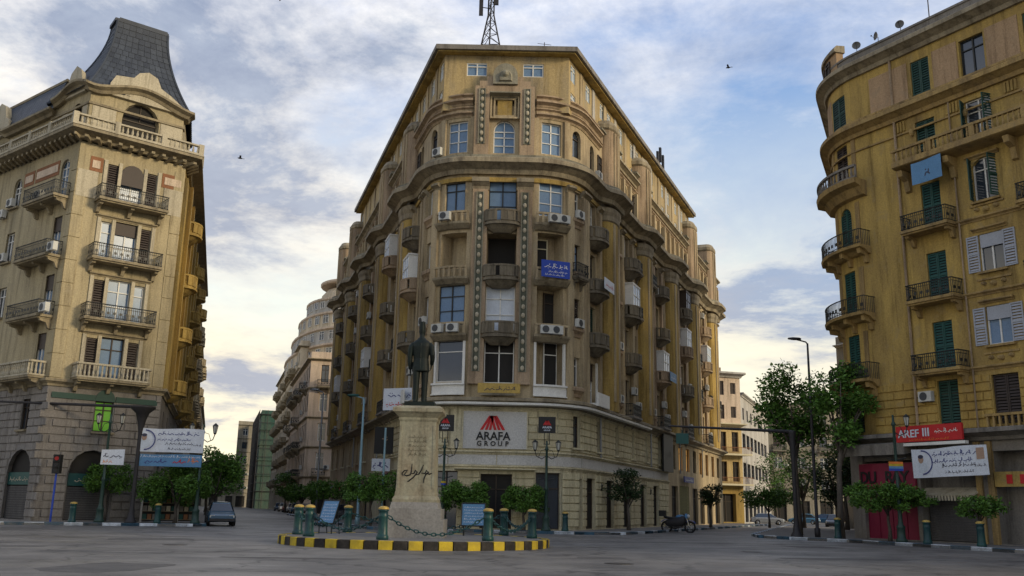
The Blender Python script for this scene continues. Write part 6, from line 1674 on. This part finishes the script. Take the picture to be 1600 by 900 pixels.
# ------------------------------------------------------------------ trees
def mk_sheet(m):
    k = MB(); k.box((0, 0, 0), (.24, .02, .32)); return k.mesh('magazine', m)
def leaf_cloud(k, rnd, clumps, n, size):
    for _ in range(n):
        c, r = rnd.choice(clumps); 
        while True:
            v = Vector((rnd.uniform(-1, 1), rnd.uniform(-1, 1), rnd.uniform(-1, 1)))
            if .35 < v.length < 1: break
        p = Vector(c) + Vector((v.x * r[0], v.y * r[1], v.z * r[2]))
        a = Vector((rnd.gauss(0, 1), rnd.gauss(0, 1), rnd.gauss(0, .6))).normalized(); b = a.cross(Vector((rnd.gauss(0, 1), rnd.gauss(0, 1), rnd.gauss(0, 1)))).normalized()
        L = size * rnd.uniform(.6, 1.3); w = L * .42
        k.add([p, p + a * L * .5 + b * w * .5, p + a * L, p + a * L * .5 - b * w * .5], [(0, 1, 2, 3)])
def tree(x, y, kind, seed, label, w, zb, zt, d=None, z0=.14, leafm='leaf', n=3200, size=.2, clip=False, lean=(0, 0), group=None, cx=0.):
    rnd = random.Random(seed); d = d or w * .8
    t = thing(kind, label, "tree", (x, y, z0), 0, group); zb -= z0; zt -= z0; zc = (zb + zt) / 2
    k = MB(); tr = .06 + .0115 * zt; top = (lean[0] + cx * .6, lean[1], zb + (zt - zb) * .25)
    k.tube([(0, 0, -.02), (lean[0] * .1 + .03, .02, zb * .35), (lean[0] * .5 - .04, lean[1] * .5, zb * .7), top], [tr * 1.5, tr, tr * .85, tr * .65], 8)
    for i in range(7):
        a = 2 * pi * i / 7 + rnd.uniform(-.3, .3); r = rnd.uniform(.5, .85)
        q = (cx + w / 2 * r * cos(a) + lean[0], d / 2 * r * sin(a) + lean[1], zc + rnd.uniform(-.1, .35) * (zt - zb))
        st = Vector((lean[0] * .8, lean[1] * .8, zb * rnd.uniform(.75, 1.0)))
        m = st.lerp(Vector(q), .5) + Vector((0, 0, .12 * w * rnd.random()))
        k.tube([st, m, q], [tr * .5, tr * .33, tr * .12], 5)
    link("trunk", k.mesh("trunk", M['bark'], True), t)
    k = MB(); cl = []
    if clip:
        for _ in range(40): cl.append(((cx + rnd.uniform(-.5, .5) * w + lean[0], rnd.uniform(-.46, .46) * d, zc + rnd.uniform(-.38, .36) * (zt - zb)), (w * rnd.uniform(.07, .19), d * rnd.uniform(.08, .18), (zt - zb) * rnd.uniform(.13, .27))))
        n = int(n * 2.9); size *= .9
    else:
        for _ in range(24):
            a = rnd.uniform(0, 2 * pi); r = sqrt(rnd.random()) * .8; zz = rnd.uniform(-.85, .9); f = sqrt(max(.05, 1 - zz * zz * .8)); s = rnd.uniform(.13, .25)
            cl.append(((cx + lean[0] + w / 2 * r * f * cos(a), lean[1] + d / 2 * r * f * sin(a), zc + zz * (zt - zb) / 2), (w * s, d * s, (zt - zb) * s * .8)))
    leaf_cloud(k, rnd, cl, n, size)
    link("crown", k.mesh("crown", M[leafm]), t)
GT = "clipped street trees on the pavements"
tree(-2.45, 58.3, "clipped_tree", 1, "low flat-topped tree left of the dark entrance, right beside the pedestal", 2.6, 1.3, 2.95, clip=True, n=2600, group=GT)
tree(1.0, 58.3, "clipped_tree", 2, "low flat-topped tree right of the dark entrance under the wall sign", 2.5, 1.3, 2.75, clip=True, n=2600, group=GT)
tree(-9.0, 63.0, "clipped_tree", 3, "bushy green tree just left of the pedestal below the white shop sign", 3.0, 1.7, 3.6, clip=True, n=2800, group=GT)
tree(8.3, 65.6, "dark_tree", 4, "dark round-headed tree in front of the limestone right side", 3.3, 2.0, 4.1, leafm='leafdark', n=2600)
tree(20.4, 51.2, "clipped_tree", 5, "wide flat-topped tree in front of the pink shop", 3.7, 1.7, 3.1, clip=True, n=3400, group=GT)
tree(23.0, 46.6, "clipped_tree", 6, "small sparse tree in front of the rolling shutter of the yellow block", 1.9, 1.5, 2.5, clip=True, n=700, group=GT, d=1.4)
tree(-20.4, 59.0, "clipped_tree", 7, "broad green tree below the two banners at the left corner", 3.7, 1.3, 3.9, clip=True, n=4200, group=GT)
tree(-20.0, 65.0, "bushy_tree", 8, "taller bushy tree behind the left lamp post at the street mouth", 3.8, 1.7, 5.0, n=5200, size=.24)
tree(-24.6, 58.6, "clipped_tree", 9, "low tree in front of the arched shop front at the left", 2.4, 1.9, 3.6, clip=True, n=1800, group=GT)
tree(-15.2, 79, "clipped_tree", 10, "low tree down the left street below the pink street house", 2.6, 1.8, 3.4, clip=True, n=1200, size=.25, group=GT)
tree(-20.2, 94, "clipped_tree", 11, "distant low tree beyond the grey street lamp in the left street", 3.0, 1.6, 3.4, clip=True, n=900, size=.3, group=GT)
tree(-10.9, 70, "clipped_tree", 15, "second low tree behind the pale blue pole", 2.6, 1.7, 3.3, clip=True, n=1400, size=.22, group=GT)
tree(24.6, 90, "clipped_tree", 12, "low wide tree in the middle of the right street mouth", 4.6, 1.9, 3.7, clip=True, n=1500, size=.28, group=GT)
tree(17.6, 83, "dark_tree", 13, "dark little tree far along the ochre block's right side", 2.6, 1.9, 4.0, leafm='leafdark', n=1300, size=.25)
tree(18.9, 62.2, "slim_tree", 14, "slim tall tree with drooping crown left of the tall street lamp", 5.6, 5.7, 11.2, n=6500, size=.3, d=4.2)
tree(18.9, 54.4, "slim_tree", 16, "slim leaning tree whose crown touches the rounded yellow tower", 3.9, 5.6, 10.1, n=5200, size=.28, d=3.0, lean=(.3, 0), cx=.3)
tree(28.5, 92, "slim_tree", 17, "pale loose tree farther down the right street behind the tall lamp", 4.4, 3.0, 7.6, n=1800, size=.3)
tree(36.0, 128, "slim_tree", 18, "distant loose tree before the grey row house", 6.0, 3.0, 9.0, n=1500, size=.4)

tree(26.2, 76, "bushy_tree", 21, "dark bushy tree behind the tall street lamp in the right street", 4.2, 2.2, 6.2, leafm='leafdark', n=3000, size=.28)
tree(30.5, 86, "slim_tree", 22, "tall thin tree beyond the bushy one in the right street", 3.6, 4.0, 8.8, n=1800, size=.3)
for x_, y_, sd, lb in ((-30.5, 97, 31, "leafy tree at the left kerb behind the parked blue car"), (-38.5, 122, 32, "leafy tree far along the left kerb of the left street"), (-31.6, 136, 33, "low leafy tree below the terraced building in the left street")):
    tree(x_, y_, "bushy_tree", sd, lb, 4.2, 2.0, 5.6, n=1800, size=.34, leafm='leafdark' if sd == 32 else 'leaf')
# news stand under the left trees
ns = thing("news_stand", "pale framed news stand with rows of magazines under the left trees", "news stand", (-21.2, 60.0, .14), radians(26))
for x in (-1.6, -.55, .55, 1.6):
    k = MB(); k.box((x, 0, 1.15), (.12, .12, 2.3)); link("post", k.mesh("post", M['p_pale']), ns)
k = MB(); k.box((0, .1, 2.36), (3.7, 1.1, .12)); link("roof", k.mesh("roof", M['metal']), ns)
k = MB(); k.box((0, .35, 1.2), (3.2, .06, 2.2)); link("back_panel", k.mesh("back_panel", M['dark']), ns)
for x in (-1.08, 0, 1.08):
    for z in (.35, .85, 1.35, 1.85):
        k = MB(); k.box((x, .2, z - .17), (.95, .25, .03)); sh = link("shelf", k.mesh("shelf", M['l_trim']), ns)
        for j in range(3): link("magazine", cached(('mag', (j + int(z * 4)) % 4), lambda: mk_sheet(M[('l_pale', 'teal', 'brick', 'grey')[(j + int(z * 4)) % 4]])), sh, (x - .3 + j * .3, .16, z))
# ------------------------------------------------------------------ vehicles
def car_meshes(body):
    L, W2 = 4.2, .84
    k = MB()
    # body shell: stations along the length, lower hull with wheel-height sills
    st = [(-2.1, .42, .72, .70), (-2.0, .3, .86, .78), (-1.5, .24, .92, .84), (-.6, .22, .93, .84), (.6, .22, .92, .84), (1.3, .24, .86, .84), (1.85, .28, .74, .8), (2.08, .36, .62, .7)]
    k.ring_loft([[(x, -w, z0 + .1), (x, -w * .96, z0), (x, w * .96, z0), (x, w, z0 + .1), (x, w, z1 - .18), (x, w * .9, z1), (x, -w * .9, z1), (x, -w, z1 - .18)] for x, z0, z1, w in st])
    rf = [(-1.75, .9, .72, .02), (-1.1, 1.4, .58, .0), (-.2, 1.46, .58, 0), (.35, 1.4, .57, 0), (1.15, .88, .72, .02)]
    k.ring_loft([[(x, -w, z - .06), (x, -w * .92, z), (x, w * .92, z), (x, w, z - .06)] for x, z, w, _ in rf])
    body_me = k.mesh("body", body, False)
    g = MB()
    for s in (-1, 1):
        g.add([(-1.62, s * .755, .9), (1.05, s * .755, .9), (.34, s * .6, 1.34), (-1.08, s * .6, 1.34)], [(0, 1, 2, 3) if s < 0 else (3, 2, 1, 0)])
    g.add([(1.14, -.66, .9), (1.14, .66, .9), (.42, .52, 1.36), (.42, -.52, 1.36)], [(0, 1, 2, 3)]); g.add([(-1.76, .66, .92), (-1.76, -.66, .92), (-1.16, -.52, 1.37), (-1.16, .52, 1.37)], [(0, 1, 2, 3)])
    g.v = [(x * 1.005, y * 1.02, z + .004) for x, y, z in g.v]
    return body_me, g.mesh("glazing", M['glass'])
def wheel_mesh():
    def fn():
        k = MB(); k.mat(M['tyre']); n = 16
        k.ring_loft([[(r * cos(2 * pi * i / n), y, r * sin(2 * pi * i / n)) for i in range(n)] for r, y in ((.2, -.1), (.3, -.1), (.32, -.06), (.32, .06), (.3, .1), (.2, .1))], cap=False)
        k.mat(M['chrome'])
        for y in (-.09, .09): k.add([(.2 * cos(2 * pi * i / n), y, .2 * sin(2 * pi * i / n)) for i in range(n)] + [(0, y * .6, 0)], [(i, (i + 1) % n, n) for i in range(n)])
        return k.mesh("wheel")
    return cached('wheel', fn)
CARM = {}
def car(x, y, az, colour, label, group=None, small=False):
    if colour not in CARM: CARM[colour] = car_meshes(flat("paint_" + colour, COLS[colour], rough=.25, spec=.6))
    t = thing("parked_car", label, "car", (x, y, 0.005), radians(90 - az), group)
    b, g = CARM[colour]; link("body", b, t); link("glazing", g, t)
    for wx in (-1.28, 1.28):
        for wy in (-.76, .76): link("wheel", wheel_mesh(), t, (wx, wy, .32))
    for e in (-.58, .58):
        link("headlight", cached('hl', lambda: mk_box("headlight", (.06, .3, .15), M['lampglass'])), t, (2.04, e, .58)); link("tail_light", cached('tl', lambda: mk_box("tail_light", (.05, .28, .16), M['taillight'])), t, (-2.07, e, .66))
    link("bumper", cached('bp', lambda: mk_box("bumper", (.12, 1.5, .16), M['steel'])), t, (-2.08, 0, .4)); link("bumper", CACHE['bp'], t, (2.06, 0, .38))
    link("number_plate", cached('np', lambda: mk_box("number_plate", (.02, .45, .12), M['white'])), t, (-2.145, 0, .55))
def mk_box(n, d, m):
    k = MB(); k.box((0, 0, 0), d); return k.mesh(n, m)
COLS = dict(blue=(.03, .09, .16), navy=(.012, .025, .06), white=(.6, .6, .58), silver=(.32, .34, .36), red=(.28, .02, .02), grey=(.09, .09, .095), sky=(.1, .25, .38))
car(-18.3, 61.2, -20 + 180, 'blue', "blue car parked at the mouth of the left street by the lamp post")
car(33.0, 121.5, 100, 'silver', "pale silver car parked across the foot of the balcony house")
car(41.5, 134, -65, 'sky', "light blue car at the end of the right street, left of the mast", "cars in the right street")
car(45.8, 139, -65, 'blue', "blue car at the end of the right street, right of the mast", "cars in the right street")
car(35.5, 104, 202, 'navy', "dark car facing the square behind the slim trees", "cars in the right street")
GL = "cars parked down the left street"
for i, (t_, off, c, lb) in enumerate(((64, 11.2, 'grey', "grey car parked below the red awning far down the left flank"), (72, 11.3, 'navy', "navy car behind the grey one in the left street"), (80, 11.4, 'sky', "light blue car in the row of the left street"), (88, 11.5, 'white', "white car in the row of the left street"), (97, 11.5, 'red', "red car in the row of the left street"), (107, 11.5, 'silver', "silver car in the distant row of the left street"), (118, 11.5, 'blue', "blue car at the distant end of the left street's row"), (30, 11.2, 'grey', "grey car parked behind the island's left bollards"))):
    x = -17.0 + t_ * du[0] + off * cos(radians(17.2)) - 0.6; y = 58 + t_ * du[1] + off * sin(radians(17.2))
    car(x, y, 180 - 17.2, c, lb, GL)
for i, (t_, c, lb) in enumerate(((46, 'white', "white car parked along the far left kerb"), (54, 'navy', "navy car parked along the far left kerb"), (62, 'silver', "silver car parked along the far left kerb"))):
    car(-18.6 + t_ * du[0] + .9 + .35, 60 + t_ * du[1], -17.2, c, lb, GL)
def motorcycle(x, y, rz):
    t = thing("motorcycle", "blue and white motorcycle parked at the kerb beside the olive gate", "motorcycle", (x, y, 0.005), rz); t.scale = (1.2, 1.2, 1.2)
    def wheel(cx):
        k = MB(); n = 18; k.mat(M['tyre'])
        k.ring_loft([[(cx + (.3 + .055 * cos(2 * pi * j / 8)) * cos(2 * pi * i / n), .055 * sin(2 * pi * j / 8), .32 + (.3 + .055 * cos(2 * pi * j / 8)) * sin(2 * pi * i / n)) for i in range(n)] for j in range(9)], cap=False)
        k.mat(M['chrome'])
        for i in range(6): a = pi * i / 6; k.tube([(cx + .26 * cos(a), 0, .32 + .26 * sin(a)), (cx - .26 * cos(a), 0, .32 - .26 * sin(a))], .012, 4)
        link("wheel", k.mesh("wheel"), t)
    wheel(-.68); wheel(.72)
    k = MB(); k.tube([(.72, .08, .32), (.5, .08, .95)], .03, 6); k.tube([(.72, -.08, .32), (.5, -.08, .95)], .03, 6); link("front_fork", k.mesh("front_fork", M['chrome']), t)
    k = MB(); k.tube([(.4, -.36, 1.08), (.46, -.2, 1.02), (.48, 0, .98), (.46, .2, 1.02), (.4, .36, 1.08)], .025, 6); link("handlebar", k.mesh("handlebar", M['steel']), t)
    k = MB(); k.sphere((.16, 0, .86), .22, 12, 8, (1.4, .75, .75)); k.sphere((.5, 0, .92), .16, 10, 7, (.8, 1, 1.1)); link("fuel_tank", k.mesh("fuel_tank", M['ltblue'], True), t)
    k = MB(); k.ring_loft([[(xx, w * cos(2 * pi * i / 10), z + h * sin(2 * pi * i / 10)) for i in range(10)] for xx, w, h, z in ((-.85, .06, .04, .88), (-.75, .14, .08, .86), (-.3, .16, .08, .8), (.0, .12, .07, .8), (.08, .05, .04, .8))]); link("seat", k.mesh("seat", M['black'], True), t)
    k = MB(); k.box((.05, 0, .45), (.5, .3, .34), 0, .8); k.tube([(.2, .16, .35), (-.2, .2, .22), (-.8, .2, .32)], .05, 8); k.box((-.35, 0, .55), (.7, .16, .25), 0, .8); link("engine", k.mesh("engine", M['steel']), t)
    k = MB(); k.ring_loft([[(.72 + r * cos(a), w, .32 + r * sin(a)) for w, r in ((-.07, .4), (.07, .4), (.07, .385), (-.07, .385))] for a in [.6 + i * .2 for i in range(10)]]); k.ring_loft([[(-.68 + r * cos(a), w, .32 + r * sin(a)) for w, r in ((-.08, .42), (.08, .42), (.08, .4), (-.08, .4))] for a in [.3 + i * .22 for i in range(11)]]); link("mudguard", k.mesh("mudguard", M['blue']), t)
    k = MB(); k.lathe([(.09, 0), (.1, .06), (.03, .12)], 10); o = link("headlight", k.mesh("headlight", M['white']), t, (.6, 0, .95)); o.rotation_euler = (0, pi / 2, 0)
    for e in (-1, 1):
        k = MB(); k.ring_loft([[(xx, e * (.12 + q * w), z + h * cos(2 * pi * i / 8)) for i in range(8) for w in (sin(2 * pi * i / 8),)] for xx, q, h, z in ((-.75, .04, .08, .55), (-.6, .1, .2, .55), (-.1, .14, .28, .58), (.3, .14, .3, .66), (.5, .05, .15, .75))]); link("side_fairing", k.mesh("side_fairing", M['steel'], True), t)
    k = MB(); k.box((-.92, 0, 1.08), (.36, .4, .34)); link("top_box", k.mesh("top_box", M['black']), t)
    k = MB(); k.tube([(0, .15, .3), (-.1, .32, .01)], .02, 5); link("side_stand", k.mesh("side_stand", M['steel']), t)
motorcycle(12.1, 68.0, radians(-25))

# ------------------------------------------------------------------ bollards on the pavements
G2 = "dark bollards along the right pavement"
for x, y, lb in ((20.9, 47.8, "dark green bollard in front of the pink shop on the right pavement"), (22.0, 44.6, "dark gold-capped bollard before the rolling shutter on the right pavement"), (22.9, 41.6, "dark green bollard near the right picture edge on the pavement"), (18.6, 54.0, "green bollard at the foot of the leaning slim tree")): bollard(x, y, .14, lb, G2, 1.0)
G3 = "dark bollards before the left shops"
for x, y, lb in ((-24.9, 55.0, "dark bollard on the left pavement before the arched shop front"), (-20.9, 57.4, "dark bollard on the left pavement under the banners")): bollard(x, y, .14, lb, G3)
bollard(3.5, 57.9, .14, "small green bollard on the kerb at the foot of the limestone corner", "bollards before the entrance")

# ------------------------------------------------------------------ roof gear
def lattice_mast(x, y, z, h):
    t = thing("antenna_mast", "lattice antenna mast on three splayed legs on the corner block's roof", "antenna", (x, y, z))
    k = MB()
    for a in (0, 2.09, 4.19):
        pts = [(1.35 * cos(a + .5), 1.35 * sin(a + .5), 0), (.25 * cos(a + .5), .25 * sin(a + .5), 4.6), (.22 * cos(a + .5), .22 * sin(a + .5), h)]; k.tube(pts, .06, 5)
        b = a + 2.09
        for i in range(12):
            f = lambda q, aa: ((1.35 - 1.1 * min(1, q / 4.6)) * cos(aa + .5), (1.35 - 1.1 * min(1, q / 4.6)) * sin(aa + .5), q)
            q = i * h / 12; k.tube([f(q, a), f(q + h / 12, b)], .03, 4); k.tube([f(q, a), f(q, b)], .025, 4)
    link("tower", k.mesh("tower", M['steel']), t)
    for dx, zz in ((-.75, 4.3), (.4, 5.2)):
        k = MB(); k.box((dx, -.2, zz + 1.2), (.3, .14, 2.2)); k.tube([(dx, -.15, zz + .8), (0, 0, zz + .8)], .04, 4); link("panel_antenna", k.mesh("panel_antenna", M['steel']), t)
lattice_mast(-2.0, 63.5, 32.95, 9.5)
def cell_antenna(P, s, z):
    loc, rz = place(P, s, -.6, z); t = thing("roof_antenna", "cluster of slim cell antennas on the right roof edge", "antenna", loc, rz)
    for dx, h in ((-.9, 2.6), (.2, 3.4), (1.3, 3.0)):
        k = MB(); k.tube([(dx, 0, -.1), (dx, 0, h)], .06, 5); k.box((dx, -.12, h - .8), (.28, .14, 1.5)); link("pole", k.mesh("pole", M['steel']), t)
    k = MB(); k.box((0, 0, .4), (2.8, .06, .06)); k.box((0.2, 0, 1.3), (2.2, .05, .05)); link("crossbar", k.mesh("crossbar", M['steel']), t)
cell_antenna(CP, 32, 32.95)
def dish(x, y, z, rz, label):
    t = thing("satellite_dish", label, "satellite dish", (x, y, z), rz, "satellite dishes on the yellow block"); t.scale = (.62, .62, .62)
    k = MB(); n = 14; k.ring_loft([[(r * cos(2 * pi * i / n), -.25 + d, .75 + r * sin(2 * pi * i / n)) for i in range(n)] for r, d in ((.02, .16), (.22, .13), (.42, .0), (.43, -.01), (.22, .15), (.02, .18))]); link("reflector", k.mesh("reflector", M['dish'], True), t)
    k = MB(); k.tube([(0, -.1, .75), (0, 0, .6), (0, 0, 0)], .035, 5); k.tube([(0, -.2, .4), (0, -.65, .72)], .02, 4); k.box((0, -.68, .75), (.1, .1, .1)); link("stand", k.mesh("stand", M['steel']), t)
for s, lb, a in ((-2.2, "satellite dish nearest the rounded tower on the right roof", .6), (-.6, "middle satellite dish on the right roof edge", -.5), (1.0, "satellite dish farthest from the tower on the right roof", .4)):
    loc, rz = place(RP, s, -.1, 29.95); dish(*loc, rz + a, lb)
loc, rz = place(RP, 2.6, -.6, 29.9); t = thing("tv_antenna", "tall spindly television aerial on the yellow block's roof", "antenna", loc, rz)
k = MB(); k.tube([(0, 0, -.2), (0, 0, 3.6)], .035, 5); link("pole", k.mesh("pole", M['steel']), t)
k = MB()
for z, w in ((3.5, .5), (3.3, .9), (2.9, .7), (2.6, .5)): k.tube([(-w, 0, z), (w, 0, z)], .018, 4)
k.tube([(-1.0, 0, 3.1), (.9, 0, 3.1)], .02, 4); link("elements", k.mesh("elements", M['steel']), t)
k = MB(); k.tube([(0, 0, 0), (0, 0, 1.6)], .03, 5); k.tube([(-.5, 0, 1.5), (.5, 0, 1.4)], .02, 4)
tag(link("roof_aerial", k.mesh("roof_aerial", M['steel']), None, (2.0, 62.0, 32.95)), "thin short aerial on the corner block's roof right of the mast", "antenna")
k = MB(); k.tube([(0, 0, 0), (.1, 0, 1.3), (1.3, .2, .5)], .04, 5); k.tube([(.1, 0, 1.3), (.9, .3, 1.2)], .03, 4)
loc, rz = place(LP, -13.2, -1.9, 30.0); tag(link("roof_aerial", k.mesh("roof_aerial", M['teal']), None, loc, rz), "bent teal aerial on the low slate roof at the left", "antenna")
# roof rods
# ------------------------------------------------------------------ birds
for x, y, z, a, lb in ((-26, 92, 55, .4, "small dark bird flying highest left of the ochre block"), (21.8, 88, 46, 1.2, "small dark bird flying close above the right roof slope"), (31.5, 84, 44.5, .2, "small dark bird flying in the pale sky right of the ochre block"), (-27.5, 88, 35, 2.0, "small dark bird flying low between the left building and the ochre block")):
    k = MB(); k.ring_loft([[(r * cos(2 * pi * i / 6), yy, r * .8 * sin(2 * pi * i / 6)) for i in range(6)] for yy, r in ((-.2, .01), (-.12, .05), (.02, .07), (.14, .05), (.2, .02))])
    for s in (-1, 1): k.add([(s * .04, .08, .02), (s * .22, .1, .14), (s * .42, .0, .1), (s * .22, -.04, .13), (s * .04, -.07, .02)], [(0, 1, 2, 3, 4)])
    k.add([(-.03, -.16, 0), (.03, -.16, 0), (.07, -.32, 0), (-.07, -.32, 0)], [(0, 1, 2, 3)])
    o = link("bird", k.mesh("bird", M['black']), None, (x, y, z), a, (1.3, 1.3, 1.3)); tag(o, lb, "bird", "birds in the sky")
